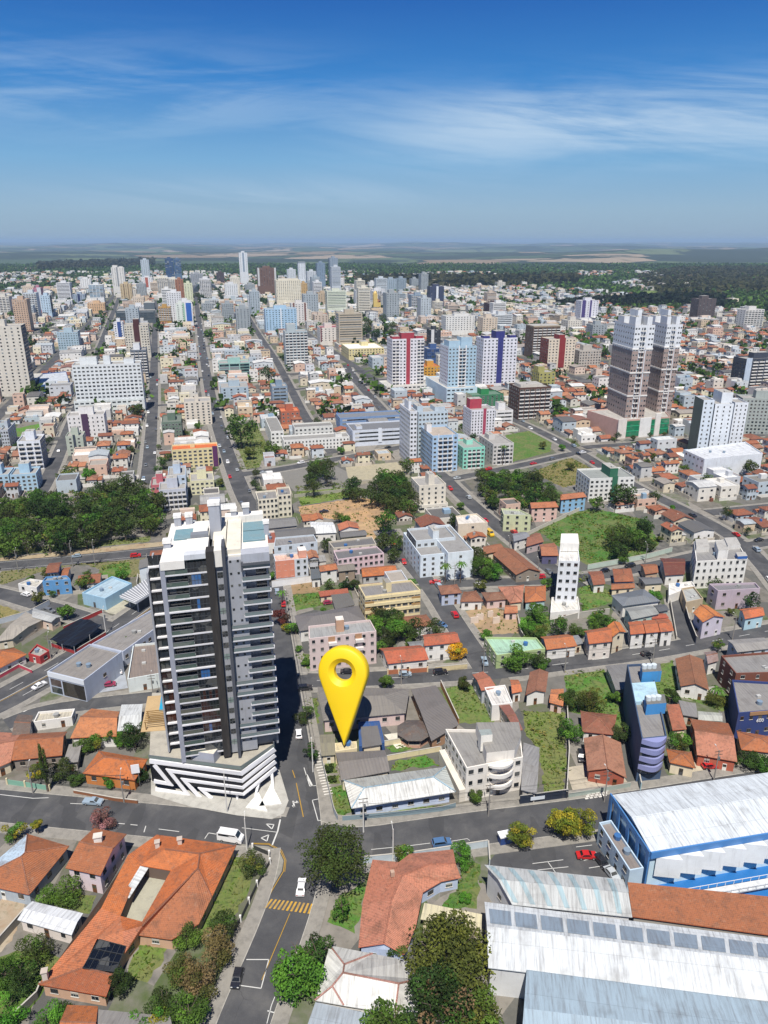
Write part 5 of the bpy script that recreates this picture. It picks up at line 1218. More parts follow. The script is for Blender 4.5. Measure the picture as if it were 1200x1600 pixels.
house([760, 939, 792, 936, 788, 924, 752, 926], 3.6, 'hip', '8a5a44', PK, 'brown hip roof with a white panel beside the salmon tiled house')
house([689, 929, 722, 926, 714, 913, 684, 915], 5, 'hip', '9c6048', 'b9c2d6', 'pale blue walled house with brown roof on the street corner', floors=2)
house([719, 940, 755, 939, 744, 923, 724, 925], 3.8, 'hip', '94583e', WH, 'brown hip roofed white house second from the street corner')
house([755, 866, 790, 859, 775, 850, 754, 854], 3.4, 'gx', BT, CR, 'brown tiled roof at the top of the row along the slanting street')
house([806, 898, 846, 893, 802, 858, 770, 866], 3.8, 'gy', BT, '8e8478', 'long brown tiled roof beside the slanting street and the bushes')
sh([803, 846, 829, 839, 820, 831, 800, 834], 5, 'gx', '83858a', WH, 'grey roofed white house opposite the long brown roofs', floors=2)
house([822, 854, 850, 846, 838, 832, 824, 838], 4, 'gx', '9a5a44', 'c8b8b8', 'brown roofed house between the grey roof and the green field')
house([846, 868, 873, 868, 866, 848, 842, 851], 4.2, 'gx', 'b86a48', '5a5878', 'orange brown roofed house with dark wall beside the narrow white tower')
house([776, 1024, 852, 1013, 838, 996, 757, 995], 5, 'flat', 'a4c8ae', 'a9bb86', 'mint roofed low building with lime walls on the street corner', floors=2, cfg=4)
house([854, 1015, 902, 1009, 887, 991, 844, 995], 4.2, 'gx', 'c46a3c', WH, 'orange roofed white house behind the bright green corner trees')
sh([898, 1008, 911, 1005, 903, 992, 890, 994], 3.6, 'gx', '85888a', CR, 'small grey roof joining two orange roofed houses')
house([920, 1006, 957, 1002, 952, 979, 912, 986], 6.4, 'gx', 'c46238', 'dcd4cb', 'two storey orange roofed house with a white tiled forecourt', floors=2)
house([957, 995, 978, 987, 968, 972, 949, 978], 7.0, 'gy', 'dc7434', CR, 'tall cream house with bright orange gable in the middle of the row', floors=2)
for i, (p_, w_) in enumerate((([985, 991, 1008, 989, 1001, 970, 981, 972], 'left hand'), ([1009, 989, 1031, 987, 1023, 968, 1002, 970], 'middle'), ([1032, 987, 1053, 985, 1044, 966, 1024, 968], 'right hand'))):
    house(p_, 6, 'gx', 'c8633a', WH, w_ + ' one of the three joined orange roofed row houses by the short side street', floors=2, grp='joined orange roofed row houses', cfg=3)
house([1019, 967, 1045, 965, 1036, 958, 1017, 960], 4.6, 'gx', 'b04c34', CR, 'low red roof tucked behind the three joined row houses')
sh([987, 968, 1030, 959, 1018, 946, 975, 950], 6.0, 'gx', '929490', 'b4cbc4', 'grey roofed house with aqua walls behind the orange row houses', floors=2)
sh([1030, 956, 1046, 953, 1038, 944, 1020, 946], 4.2, 'gx', '55585c', 'a8b8b4', 'small charcoal roof at the top of the short side street')
v = dict(a=(973, 947, 5.6), b=(1032, 939, 5.6), c=(1006, 920, 5.6), d=(955, 930, 5.6), e=(982, 933, 7.4), f=(1004, 930, 7.4))
polyhouse(v, [(('a', 'b', 'f', 'e'), '6c7278', 'sheet'), (('b', 'c', 'f'), '777d84', 'sheet'), (('c', 'd', 'e', 'f'), '666c72', 'sheet'), (('d', 'a', 'e'), '757b82', 'sheet')], list('abcd'), WH, 'white house with large slate grey hip roof left of the short side street', ridge=[('e', 'f')], ridgec='707478')
house([960, 909, 991, 908, 986, 888, 957, 889], 4, 'hip', 'a85c3c', '7db4d4', 'brown orange roof over sky blue walls near the green field')
house([955, 921, 992, 918, 990, 911, 955, 912], 3.2, 'gx', 'a8603c', CR, 'long narrow brown roof in front of the sky blue walled house')
house([927, 914, 946, 912, 940, 892, 918, 893], 3.8, 'gx', '9c5238', WH, 'reddish brown roof right of the narrow white tower')
house([1039, 899, 1070, 897, 1070, 873, 1031, 872], 4.6, 'gx', MA, WH, 'dark maroon roofed house beside the big white stepped flats')
house([1008, 897, 1029, 894, 1024, 881, 1000, 882], 4, 'gx', 'a65c3a', 'c0a890', 'orange brown roof left of the dark maroon one')
sh([1008, 913, 1036, 911, 1030, 902, 996, 902], 3.6, 'gx', '6a6c6e', CR, 'dark grey roofed cream house in front of the orange brown roof')
house([1045, 930, 1086, 915, 1081, 908, 1045, 912], 3.8, 'flat', 'e4e2dc', 'e4e2dc', 'blank white walled box at the head of the short side street', cfg=30, sides=(0, 0, 0, 0))
def steps(root, q, h):
    f = lambda s, t: mid(mid(q[0], q[1], s), mid(q[3], q[2], s), t)
    for (s0, s1, t0, t1, z, c_) in ((.42, .62, .1, .6, 3.2, WH), (.02, .3, .5, .95, 1.5, 'cfcdc8'), (.7, .98, .55, .95, 1.3, 'd4d2cd'), (.8, .99, .0, .2, 1.2, '2a62ac')):
        m = MB(); m.prism([f(s0, t0), f(s1, t0), f(s1, t1), f(s0, t1)], h - .7, h + z, c_, 'wall', top='a9a7a2', tm='concrete'); m.build('roof_block', root)
house([1088, 877, 1168, 873, 1150, 842, 1084, 846], 12, 'flat', '8e8d8b', 'e4e2dc', 'large white stepped block of flats with a blue band at its roof corner', floors=4, cfg=[8, 4, 8, 5], meshes=[WINS[1]], extra=steps, ww=1.1, **AP)
house([1122, 923, 1188, 919, 1180, 910, 1108, 912], 8, 'flat', '7f7d80', 'b9aab4', 'dull lilac two storey building in front of the white stepped flats', floors=2, cfg=5)
house([1072, 941, 1099, 935, 1084, 916, 1065, 919], 5, 'flat', 'a9aca8', 'b8a68a', 'light grey roofed shed with tan panels at the top of the walled plot', cfg=9)
house([1098, 972, 1133, 964, 1104, 945, 1083, 957], 7, 'gy', 'e07a3a', 'cfc8d4', 'orange gabled house with lilac white walls on the walled corner plot', floors=2)
house([1164, 967, 1195, 961, 1188, 948, 1154, 952], 5, 'gx', 'd0663c', 'b4d2dc', 'orange roofed house with pale turquoise wall at the right edge')
sh([1152, 1019, 1204, 1013, 1194, 996, 1136, 1000], 6, 'gx', '94918c', 'b8c2cc', 'grey roofed building at the right edge facing the bend of the street', floors=2)
house([1150, 1052, 1220, 1050, 1208, 1018, 1127, 1024], 9, 'flat', '8b8986', '7a4a3a', 'brick brown three storey building with grey roof at the right edge', floors=3, cfg=4, **AP)
def navy(root, q, h):
    d = (q[1] - q[0]); n = Vector((d.y, -d.x, 0)).normalized(); m = MB(); m.box(V3(q[0] + d * .25 + n * .03, h - 1.1), d * .75, n * .2, UP * 1.1, 'a07c58', 'wall'); m.build('fascia', root)
    text('600', q[0] + d * .42 + n * .22, h - 3.4, d, 1.5, 'e8e8e8', root)
def text(s, p, z, d, size, col, root=None, th=.03):
    cu = bpy.data.curves.new('lettering', 'FONT'); cu.body = s; cu.size = size; cu.extrude = th
    o = bpy.data.objects.new('lettering', cu); S.collection.objects.link(o); dg = bpy.context.evaluated_depsgraph_get(); me = bpy.data.meshes.new_from_object(o.evaluated_get(dg)); bpy.data.objects.remove(o)
    ca = me.color_attributes.new('Col', 'FLOAT_COLOR', 'CORNER'); ca.data.foreach_set('color', list(c4(col)) * len(me.loops)); me.materials.clear(); me.materials.append(MATS['paint'])
    o = bpy.data.objects.new('lettering', me); S.collection.objects.link(o); o.location = (p[0], p[1], z); o.rotation_euler = (rad(90), 0, math.atan2(d[1], d[0]))
    if root: o.parent = root; o.matrix_parent_inverse = root.matrix_basis.inverted()
    return o
house([1154, 1114, 1225, 1108, 1212, 1066, 1144, 1062], 8.5, 'flat', '8b8884', '2e3f74', 'navy blue walled building with grey roof and white numerals at the right edge', floors=2, cfg=[5, 5, 4, 0], meshes=[WINS[3]], extra=navy)
house([1158, 1171, 1222, 1178, 1200, 1150, 1151, 1142], 3.8, 'hip', 'bd6438', 'd6ccbc', 'orange hip roofed house in front of the navy walled building')
house([1063, 1072, 1108, 1078, 1098, 1030, 1055, 1029], 4.2, 'gy', '9a5c3e', WH, 'long brown gabled roof behind the white garden wall')
house([1106, 1037, 1123, 1032, 1118, 1017, 1100, 1019], 4.6, 'gx', '9c7c74', WH, 'small dusty pink roofed house with blank white wall')
house([1089, 1179, 1152, 1190, 1138, 1130, 1078, 1123], 3.8, 'gx', [ST, 'a85a36'], 'b4614a', 'house with salmon front slope and rust back slope and a red car outside')
house([1046, 1191, 1087, 1200, 1080, 1175, 1041, 1170], 3.6, 'hip', 'b8602f', CR, 'small rust hip roofed cottage right of the blue curved building')
house([1051, 1141, 1073, 1139, 1061, 1101, 1041, 1102], 3.6, 'shed', 'ba6448', CR, 'narrow salmon roofed strip against the blue curved building', rise=.4)
sh([1067, 1117, 1091, 1121, 1087, 1100, 1060, 1095], 3.2, 'shed', '878583', 'c4bcae', 'grey lean-to roof in the backyard right of the blue curved building')
sh([1091, 1125, 1129, 1127, 1128, 1114, 1090, 1111], 3.2, 'gx', 'b0b2aa', 'b4aca0', 'pale grey shed roof behind the salmon and rust house')
house([918, 1204, 979, 1215, 970, 1160, 912, 1153], 3.6, 'gy', 'b57458', 'a85a44', 'brick house with broad faded salmon gable roof left of the blue curved building')
house([910, 1143, 958, 1148, 964, 1117, 907, 1111], 3.6, 'hip', '94503a', WH, 'brown hip roofed house behind the faded salmon gable')
house([821, 1086, 853, 1081, 857, 1050, 828, 1050], 4.2, 'gy', '9a5c44', WH, 'mottled brown gabled house left of the tall grass lot')
house([858, 1097, 880, 1103, 881, 1076, 861, 1077], 3.2, 'gx', 'd47a4c', PK, 'small bright orange roof beside the mottled brown gable')
sh([962, 1078, 983, 1076, 980, 1037, 946, 1040], 3.8, 'gx', '7b7a78', 'a8a49c', 'dark grey roofed shed left of the blue curved building')
house([752, 1079, 776, 1074, 755, 1049, 738, 1054], 5, 'gx', 'b8654a', 'b0b4bc', 'orange roofed rear end of the narrow building beside the overgrown lot', floors=2)
house([769, 1102, 801, 1098, 789, 1070, 757, 1074], 5.4, 'flat', 'd9d6d0', WH, 'flat white middle part of the narrow building beside the overgrown lot', floors=2)
house([806, 1143, 817, 1140, 796, 1100, 778, 1100], 5, 'gx', '985848', 'c4b8a8', 'narrow brown roof between the white flat roof and the cream flats', floors=2)
house([800, 1083, 816, 1080, 810, 1062, 797, 1062], 3.6, 'gx', 'd06e44', WH, 'little orange roof right of the flat white roof')
house([716, 819, 762, 816, 745, 802, 712, 806], 9, 'flat', 'dcd6cc', 'd8ccb8', 'beige windowless cube building on the slanting street', floors=2, cfg=9)
house([787, 804, 830, 805, 812, 796, 783, 794], 8.5, 'flat', 'a9ada4', 'c5cba4', 'pale lime three storey block beside the green field', floors=3, cfg=4, meshes=[WINS[1]], **AP)
house([830, 794, 873, 792, 862, 784, 826, 786], 7.5, 'gx', 'bf6a44', 'd9b8ac', 'pale pink three storey house with orange roof above the green field', floors=3)
house([876, 781, 917, 776, 905, 770, 874, 773], 7.5, 'gx', 'bf6a44', '8db8d8', 'sky blue three storey house with orange roof above the green field', floors=3)
# ================= LARGER BUILDINGS OF THE MIDDLE AND FAR TOWN =================
def T(u1, v1, u2, vb, floors, label, **k): return tower((u1, v1, u2), label, floors, vb=vb, **k)
def podq(u1, v1, u2, depth, h, rot=None):
    a = G(u1, v1, h); e2 = E2 if rot is None else Vector((math.cos(rad(rot)), math.sin(rad(rot)), 0)); e1 = Vector((-e2.y, e2.x, 0)); k = (u2 - 600) / F
    t = (k * (a.y * cp + (H - h) * sp) - a.x) / (e2.x - k * e2.y * cp); return [a, a + e2 * t, a + e2 * t + e1 * depth, a + e1 * depth]
W1, W2 = 'dfe3e8', 'd9dde0'
T(112, 571, 219, 648, 11, 'very wide white tower with ten rows of windows behind the purple striped block', cols=16, scols=6, depth=17, wall='dde2e4', podium=(podq(115, 627, 224, 26, 11), 11, 'd8dedd'), tops=[(.1, .4, .35, .8, 5), (.45, .3, .55, .7, 6), (.75, .3, .9, .8, 3)], ww=2.0, wh=1.3, twall=None)
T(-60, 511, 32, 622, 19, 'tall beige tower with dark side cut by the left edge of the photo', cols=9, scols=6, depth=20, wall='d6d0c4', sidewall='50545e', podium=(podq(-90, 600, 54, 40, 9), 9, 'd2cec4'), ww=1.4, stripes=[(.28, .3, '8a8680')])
T(104, 650, 162, 690, 6, 'white block with a dark purple vertical stripe', cols=8, scols=3, depth=14, wall='e4e2e0', stripes=[(.38, .56, '4c3350')], ww=.9)
T(102, 682, 129, 712, 5, 'small pale green grey block on the left hand street', cols=2, scols=3, depth=12, wall='b4bcae', stripes=[(.42, .56, '3c4450')])
T(26, 690, 62, 735, 6, 'white block with dark balconies at the lower left of the old town', cols=3, scols=4, depth=16, wall='dfe3ea', style='balc', sidewall='7d818c')
T(15, 742, 56, 768, 4, 'pale blue four storey block left of the wooded park', cols=5, scols=3, depth=14, wall='a9c8dc')
T(-30, 744, 13, 770, 4, 'pale blue block cut by the left edge beside the wooded park', cols=5, scols=3, depth=14, wall='a9c8dc')
T(0, 672, 12, 700, 5, 'grey block at the left edge level with the small lawn', cols=3, scols=4, depth=22, wall='b9c0c8')
T(268, 703, 340, 733, 5, 'yellow five storey building with orange roof on the main avenue corner', cols=9, scols=3, depth=12, wall='dccf9e', stripes=[(.88, .99, '5a2a5a')], roofc='c8642e', ww=2.0, tops=[(.4, .5, .5, .8, 1.5)])
T(287, 628, 329, 665, 8, 'cream eight storey block left of the main avenue', cols=5, scols=4, depth=16, wall='ddd3c4', tops=[(.4, .1, .55, .5, 5)])
T(252, 660, 283, 690, 5, 'dark olive green block left of the cream eight storey one', cols=6, scols=3, depth=24, wall='66786a', roofc='6a746a')
T(236, 758, 262, 775, 3, 'pink red panelled low block at the foot of the left avenue', cols=4, scols=3, depth=14, wall='c06a74', h=9)
T(262, 744, 290, 790, 5, 'pale blue white block behind the top of the dark tower', cols=3, scols=4, depth=18, wall='bccada', h=15)
T(248, 766, 290, 792, 4, 'pale lilac grey terraced block at the edge of the wooded park', cols=6, scols=3, depth=14, wall='bfc3ce', h=11, style='balc')
T(297, 752, 334, 768, 3, 'pale yellow low block between the two avenues', cols=5, scols=2, depth=16, wall='ddd9b4', h=8)
T(342, 568, 390, 590, 4, 'teal office building with dark glass right of the main avenue', cols=3, scols=3, depth=20, wall='9cc4bc', style='glass', wcol='1c3438')
T(345, 606, 388, 626, 4, 'blue grey four storey building right of the main avenue', cols=4, scols=3, depth=26, wall='a9bac6')
T(425, 604, 449, 634, 5, 'slate blue narrow block on the third street', cols=3, scols=3, depth=16, wall='8498ac', style='band')
T(439, 643, 468, 657, 3, 'red brick house with steep orange roof beside the white school', cols=4, scols=3, depth=14, wall='b0664c', roofc='c8744a', h=10)
T(443, 688, 546, 706, 3, 'long white school building with three rows of square windows', cols=19, scols=4, depth=13, wall='e6e6e2', roofc='8d8c88', ww=1.0, tops=[(.8, .3, .9, .7, 1)], cat='school', name='school')
T(423, 674, 443, 698, 3, 'white gabled left wing of the long white school', cols=3, scols=9, depth=44, wall='e4e4e0', roofc='84837f', cat='school', name='school', tops=[])
T(460, 668, 520, 690, 3, 'rear wing of the white school with row of rooflights', cols=9, scols=3, depth=12, wall='dcdcd6', roofc='7e7d7a', cat='school', name='school', h=11, tops=[])
T(551, 673, 641, 697, 3, 'blue and white banded college building on the cross street', cols=6, scols=2, depth=22, wall='d3dae6', style='band', wcol='40608c', roofc='6d6f73', stripes=[(.44, .5, 'dfe5ee')], h=11, name='college', cat='college', tops=[(.1, .3, .2, .6, 1)])
T(531, 653, 628, 668, 2, 'rear blue banded college wing with grey roof', cols=6, scols=2, depth=16, wall='7d99c0', style='band', wcol='3c5a8a', roofc='74777c', h=9, name='college', cat='college', tops=[])
T(445, 518, 480, 577, 12, 'grey tower with stacked balconies above the main avenue', cols=6, scols=5, depth=18, wall='b0bcc0', style='balc', tops=[(.1, .2, .5, .8, 7)])
T(529, 490, 566, 545, 12, 'beige banded slab tower in the middle of the town', cols=1, scols=1, depth=20, wall='b9ad98', style='band', wcol='6b675c', side='band', podium=(podq(528, 538, 574, 26, 7), 7, 'b8b6b0'))
T(613, 530, 663, 612, 14, 'white tower with crimson central stripe and red crowned roof', cols=9, scols=5, depth=20, wall='e1dfe4', style='balc', bal=(0, 1, 7, 8), stripes=[(.44, .56, 'a83a48')], tops=[(.3, .1, .7, .6, 5, 'a83a48'), (.02, .1, .25, .6, 2, 'a83a48'), (.75, .1, .98, .6, 2, 'a83a48')], podium=(podq(604, 604, 672, 30, 7), 7, 'e0ddd8'))
T(701, 542, 745, 629, 15, 'pale blue and white tower with red balconies on a wide blue podium', cols=8, scols=6, depth=22, wall='a8c4d6', style='balc', bal=(3, 4), stripes=[(.36, .4, 'e2e4e8'), (.6, .64, 'e2e4e8')], sidewall='dfe3ea', tops=[(.1, .3, .5, .9, 4), (.5, .2, .9, .7, 7, 'a8c4d6')], podium=(podq(698, 607, 746, 60, 14), 14, 'c2d8e6'))
T(756, 529, 809, 608, 15, 'white tower with navy blue central stripe and navy roof corners', cols=9, scols=5, depth=20, wall='dfe1ea', stripes=[(.42, .58, '33367e')], tops=[(.38, .1, .64, .7, 6, '33367e'), (.02, .1, .2, .5, 2, '33367e'), (.8, .1, .98, .5, 2, '33367e')], podium=(podq(752, 600, 818, 28, 5), 5, 'dfdfe4'))
T(663, 573, 688, 592, 4, 'ochre yellow four storey block behind the crimson striped tower', cols=5, scols=3, depth=20, wall='cf9c3e', roofc='b5683c')
T(668, 545, 692, 570, 3, 'dark blue glass office behind the crimson striped tower', cols=4, scols=3, depth=20, wall='3c5a8c', style='glass', wcol='24406c')
T(738, 618, 787, 637, 5, 'bottle green building with cream side behind the maroon striped tower', cols=7, scols=4, depth=18, wall='3c7a58', roofc='5a7866', tops=[(.35, .3, .6, .8, 4, '2f8a50')], sidewall='d2c9a4')
T(812, 606, 861, 656, 8, 'dark brown tower with rows of open balconies', cols=6, scols=5, depth=20, wall='5c4238', style='balc', wcol='15110f', tops=[(.1, .2, .8, .8, 1.5, 'c9c5bc')])
T(737, 641, 774, 684, 9, 'white block with maroon red stripes and a red roof box', cols=8, scols=6, depth=17, wall='dfdfe6', stripes=[(.5, .62, 'a8445c')], tops=[(.1, .5, .6, .9, 6, 'b04050')], ww=.9)
T(641, 643, 652, 706, 12, 'slim pale grey white slab at the corner of the light blue flats', cols=2, scols=9, depth=24, wall='dde0e6', h=34)
T(654, 644, 700, 706, 11, 'pale grey blue block behind the light blue corner flats', cols=8, scols=4, depth=16, wall='bccbd6', h=31, tops=[(.0, .2, .2, .8, 3), (.6, .2, .95, .8, 2)])
T(676, 681, 716, 738, 8, 'light blue corner block with white balcony bay and peach side windows', cols=5, scols=9, depth=24, wall='a9c6e2', style='balc', bal=(1, 2, 3), stripes=[(.22, .25, 'e4e4e8'), (.75, .78, 'e4e4e8')], roofc='a89c90', ww=1.6, tops=[(.0, .5, .2, .7, 4, 'e2e0e0')])
T(724, 700, 758, 733, 5, 'mint green five storey block with curved white balconies', cols=5, scols=4, depth=20, wall='8fd4c0', style='balc', bal=(1, 2, 3), roofc='8f9490', tops=[(.4, .5, .7, .8, 2, '9cdcc8')])
T(771, 694, 803, 727, 5, 'light stone grey five storey block with curved balconies', cols=5, scols=5, depth=24, wall='cbc8c4', style='balc', bal=(1, 2, 3), roofc='989692', tops=[(.2, .6, .5, .9, 2)])
T(775, 642, 802, 668, 4, 'white modern low block beside the grassy corner lot', cols=3, scols=3, depth=16, wall='e4e4e4', h=12, style='band')
T(655, 759, 697, 798, 5, 'cream five storey block with a roof tank house on the slanting street', cols=4, scols=4, depth=15, wall='e0d8c8', tops=[(.38, .1, .6, .5, 5)], ww=1.1, podium=(podq(653, 790, 700, 20, 4), 4, 'e0dacd'))
T(657, 868, 697, 903, 4, 'left front wing of the white flats with two palms', cols=3, scols=5, depth=26, wall='d9e4ec', roofc='8e8d8b', ww=1.2, indiv=True, tops=[(.9, .5, 1.0, .7, 3, 'dfe8ee')])
T(700, 864, 740, 898, 4, 'right front wing of the white flats with two palms', cols=1, scols=5, depth=30, wall='dde6ec', roofc='8b8a88', ww=1.2, indiv=True, h=12, tops=[])
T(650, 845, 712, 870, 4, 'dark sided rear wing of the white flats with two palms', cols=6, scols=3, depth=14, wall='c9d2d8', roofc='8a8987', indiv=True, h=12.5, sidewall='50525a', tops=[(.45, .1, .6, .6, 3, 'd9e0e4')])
T(922, 748, 992, 784, 5, 'white five storey flats with a green stripe above the green field', cols=9, scols=5, depth=18, wall='e0e0dc', stripes=[(.5, .62, '2f6a50')], roofc='8a8f8c', tops=[(.5, .2, .68, .8, 4, '2f6a50')], rot=8)
# twin towers, white over brown, on a green glass mall
for (u1, v1, u2, vb_, nm) in ((993, 508, 1024, 680, 'left'), (1043, 507, 1067, 670, 'right')):
    T(u1, v1, u2, vb_, 18, nm + ' twin tower, white on top and brown below, above the green glass mall', cols=7, scols=9, depth=32, wall='a3918a', style='balc', bal=(2, 3, 4), twall=(-.27, 'dfe3e8'), stripes=[(.3, .34, 'dfe3e8'), (.62, .66, 'dfe3e8')], bands=3, rot=8, base=12,
      tops=[(.1, .1, .35, .4, 5, 'dfe3e8'), (.4, .3, .6, .7, 9, 'dfe3e8'), (.7, .1, .95, .4, 5, 'dfe3e8'), (.05, .6, .9, .9, 4, 'dfe3e8')], ww=1.2)
house([968, 657, 1047, 651, 1030, 632, 918, 641], 13, 'flat', 'b8b4ac', 'c6a196', 'green glass fronted shopping mall under the twin towers', name='shopping_mall', cat='mall', floors=3, cfg=[0, 0, 0, 0], sides=(0, 0, 0, 0), meshes=[WSM[1]], extra=lambda r, q, h: (lambda m: (m.box(V3(q[0] + (q[1] - q[0]) * .14, 1), (q[1] - q[0]) * .85, (q[0] - q[3]).normalized() * .3, UP * 11, '1f7a55', 'glass'), m.box(V3(q[0] + (q[1] - q[0]) * .14, 4.6), (q[1] - q[0]) * .85, (q[0] - q[3]).normalized() * .45, UP * .5, '2fa878', 'paint'), m.box(V3(q[0] + (q[1] - q[0]) * .14, 8.2), (q[1] - q[0]) * .85, (q[0] - q[3]).normalized() * .45, UP * .5, '2fa878', 'paint'), m.box(V3(q[0] + (q[0] - q[1]) * .02, 0), (q[1] - q[0]) * .16, (q[0] - q[3]).normalized() * .6, UP * 14, 'e0d9d2', 'wall'), m.box(V3(q[0] + (q[1] - q[0]) * .4, 0), (q[1] - q[0]) * .22, (q[0] - q[3]).normalized() * .7, UP * 13.6, 'e4e4e2', 'wall'), m.box(V3(q[0] + (q[1] - q[0]) * .7, 0), (q[1] - q[0]) * .1, (q[0] - q[3]).normalized() * .9, UP * 16, 'e4e0da', 'wall'), m.build('portal', r)))(MB()))
T(1118, 631, 1147, 716, 13, 'white tower with grey green side wall on a big white podium', cols=3, scols=0, depth=18, wall='e0e6ec', rot=0, tops=[(.5, .3, 1.1, 1.0, 6)], ww=.8)
T(1149, 629, 1170, 712, 13, 'slim white rear half of the white tower with podium', cols=3, scols=3, depth=15, wall='dfe4ea', rot=0, tops=[], ww=.8)
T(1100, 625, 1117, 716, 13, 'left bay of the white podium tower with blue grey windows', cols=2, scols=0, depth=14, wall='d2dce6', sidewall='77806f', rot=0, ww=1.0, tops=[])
house([1101, 717, 1192, 708, 1165, 690, 1070, 703], 12, 'flat', 'd4d8dc', 'dfe4ea', 'large white windowed podium under the white tower on the right', name='podium', cat='podium', floors=3, cfg=[0, 0, 0, 5], meshes=[WSM[3]])
T(1161, 622, 1240, 678, 10, 'wide grey green slab tower with regular windows at the right edge', cols=13, scols=4, depth=14, wall='a4aca8', rot=-6, ww=1.4)
T(1167, 561, 1225, 606, 8, 'dark fronted tower with white balconies at the right edge', cols=6, scols=4, depth=18, wall='3c4250', style='balc', stripes=[(.0, .15, 'c0cede')])
T(1166, 484, 1195, 513, 9, 'white tower with beige balcony column far on the right', cols=6, scols=3, depth=20, wall='e0ddd8', style='balc')
T(1093, 467, 1120, 501, 10, 'dark brown tower far on the right before the woods', cols=5, scols=4, depth=22, wall='5a5050')
T(909, 470, 936, 503, 9, 'white and purple striped tower far on the right', cols=6, scols=4, depth=20, wall='dcdce4', stripes=[(.05, .25, '4a3c78'), (.5, .6, '4a3c78')])
T(858, 530, 900, 580, 10, 'cream tower with deep red central stripe', cols=8, scols=5, depth=20, wall='ddd0bc', stripes=[(.4, .62, '8c2c2c')], tops=[(.4, .1, .62, .7, 4, '8c2c2c')], sidewall='8c4a40')
T(834, 511, 876, 560, 10, 'unfinished brown tower behind the cream and red one', cols=6, scols=4, depth=22, wall='6e5a4c', style='balc', wcol='1a1614', tops=[(0, 0, 1, 1, 1.2, 'b0a088')])
T(906, 548, 940, 577, 6, 'grey beige block with vertical bays right of the red striped tower', cols=8, scols=4, depth=20, wall='b9b2a8')
T(843, 582, 868, 612, 6, 'olive yellow block left of the twin towers', cols=4, scols=4, depth=16, wall='a8a464', tops=[(.0, .2, .4, .8, 5, 'a8a464')])
T(88, 519, 121, 548, 7, 'pale glassy blue block above the blue warehouse', cols=8, scols=4, depth=22, wall='aac0cc', wcol='48606c')
T(177, 504, 191, 540, 8, 'white tower with a blue panel in the old town on the left', cols=3, scols=4, depth=20, wall='e0e2e8', stripes=[(.4, .8, '34508c')])
T(193, 508, 231, 560, 11, 'beige tower with dark maroon central stripe', cols=9, scols=5, depth=22, wall='ccc6b8', stripes=[(.38, .62, '4a2020')], tops=[(.38, .2, .62, .7, 6, '4a2020')])
T(203, 547, 228, 592, 10, 'grey gridded tower in front of the maroon striped one', cols=4, scols=4, depth=18, wall='6c7480', style='balc', tops=[(.2, .2, .6, .8, 6, 'dfe2e6')])
house([60, 602, 108, 596, 103, 580, 62, 584], 8, 'flat', 'c6ccd2', '2c5a98', 'royal blue walled warehouse beside the tall beige tower', name='warehouse', cat='warehouse', cfg=30, sides=(0, 0, 0, 0))
T(500, 512, 529, 540, 6, 'white block framed in maroon beside the beige banded tower', cols=5, scols=3, depth=26, wall='e0dad2', stripes=[(.02, .08, '6c2838')], roofc='8c4450')
T(545, 545, 600, 572, 3, 'pale yellow palace with long white roof in the town centre', cols=12, scols=10, depth=46, wall='dccf9c', roofc='dcdcd6', name='palace', cat='palace', h=13, tops=[(.5, .6, .7, .9, 4)])
T(697, 494, 742, 524, 7, 'wide white block with regular windows in the town centre', cols=10, scols=4, depth=22, wall='e2e2de', tops=[(.3, .1, .8, .5, 3)])
T(674, 516, 689, 545, 6, 'black and white office block right of the crimson striped tower', cols=3, scols=3, depth=20, wall='34383f', stripes=[(.0, .3, 'dcdcdc')])
T(764, 474, 790, 492, 5, 'dark maroon block among low roofs', cols=5, scols=4, depth=26, wall='46282c')
T(773, 492, 801, 513, 5, 'white grey office block below the dark maroon one', cols=7, scols=4, depth=24, wall='d4d9dc', style='band')
T(643, 461, 666, 488, 8, 'bluish balcony tower in front of the far woods', cols=7, scols=3, depth=22, wall='8c9cac', style='balc')
T(672, 448, 694, 484, 11, 'navy and white tower in front of the far woods', cols=4, scols=4, depth=20, wall='38405c', stripes=[(.45, .6, 'dfe3e8')])
T(595, 463, 613, 482, 6, 'small grey block right of the yellow church spire', cols=5, scols=4, depth=22, wall='b9b9b4')
T(604, 436, 620, 458, 8, 'left one of two grey blue towers at the edge of the centre', cols=5, scols=3, depth=24, wall='9cacb8')
T(621, 435, 635, 457, 8, 'right one of two grey blue towers at the edge of the centre', cols=5, scols=3, depth=24, wall='8c9ca8')
T(583, 452, 602, 466, 5, 'low white pair of flats left of the two grey blue towers', cols=5, scols=3, depth=24, wall='d2d6da')
T(431, 438, 470, 482, 13, 'wide cream tower dominating the centre skyline', cols=12, scols=6, depth=30, wall='e0d9c4', tops=[(.1, .2, .9, .8, 3)])
T(470, 443, 480, 475, 9, 'ochre slab right of the wide cream tower', cols=3, scols=5, depth=24, wall='c4a470')
T(402, 419, 431, 463, 14, 'brown and grey tower left of the wide cream tower', cols=7, scols=5, depth=30, wall='6e5448', stripes=[(.0, .1, 'c9c9c9'), (.9, 1, 'c9c9c9')])
T(373, 395, 386, 444, 17, 'very slim tall white tower standing apart on the skyline', cols=3, scols=4, depth=20, wall='dfe3e6', stripes=[(.4, .6, '8898a8')])
T(257, 404, 270, 446, 16, 'left one of two dark blue glass skyscrapers', cols=4, scols=5, depth=24, wall='3a5476', style='glass', wcol='2c4a74')
T(271, 405, 282, 443, 15, 'right one of two dark blue glass skyscrapers', cols=4, scols=5, depth=24, wall='5a7490', style='glass', wcol='3c5a84')
T(219, 406, 232, 446, 14, 'pale grey tower left of the dark blue glass skyscrapers', cols=4, scols=5, depth=24, wall='b9c4cc')
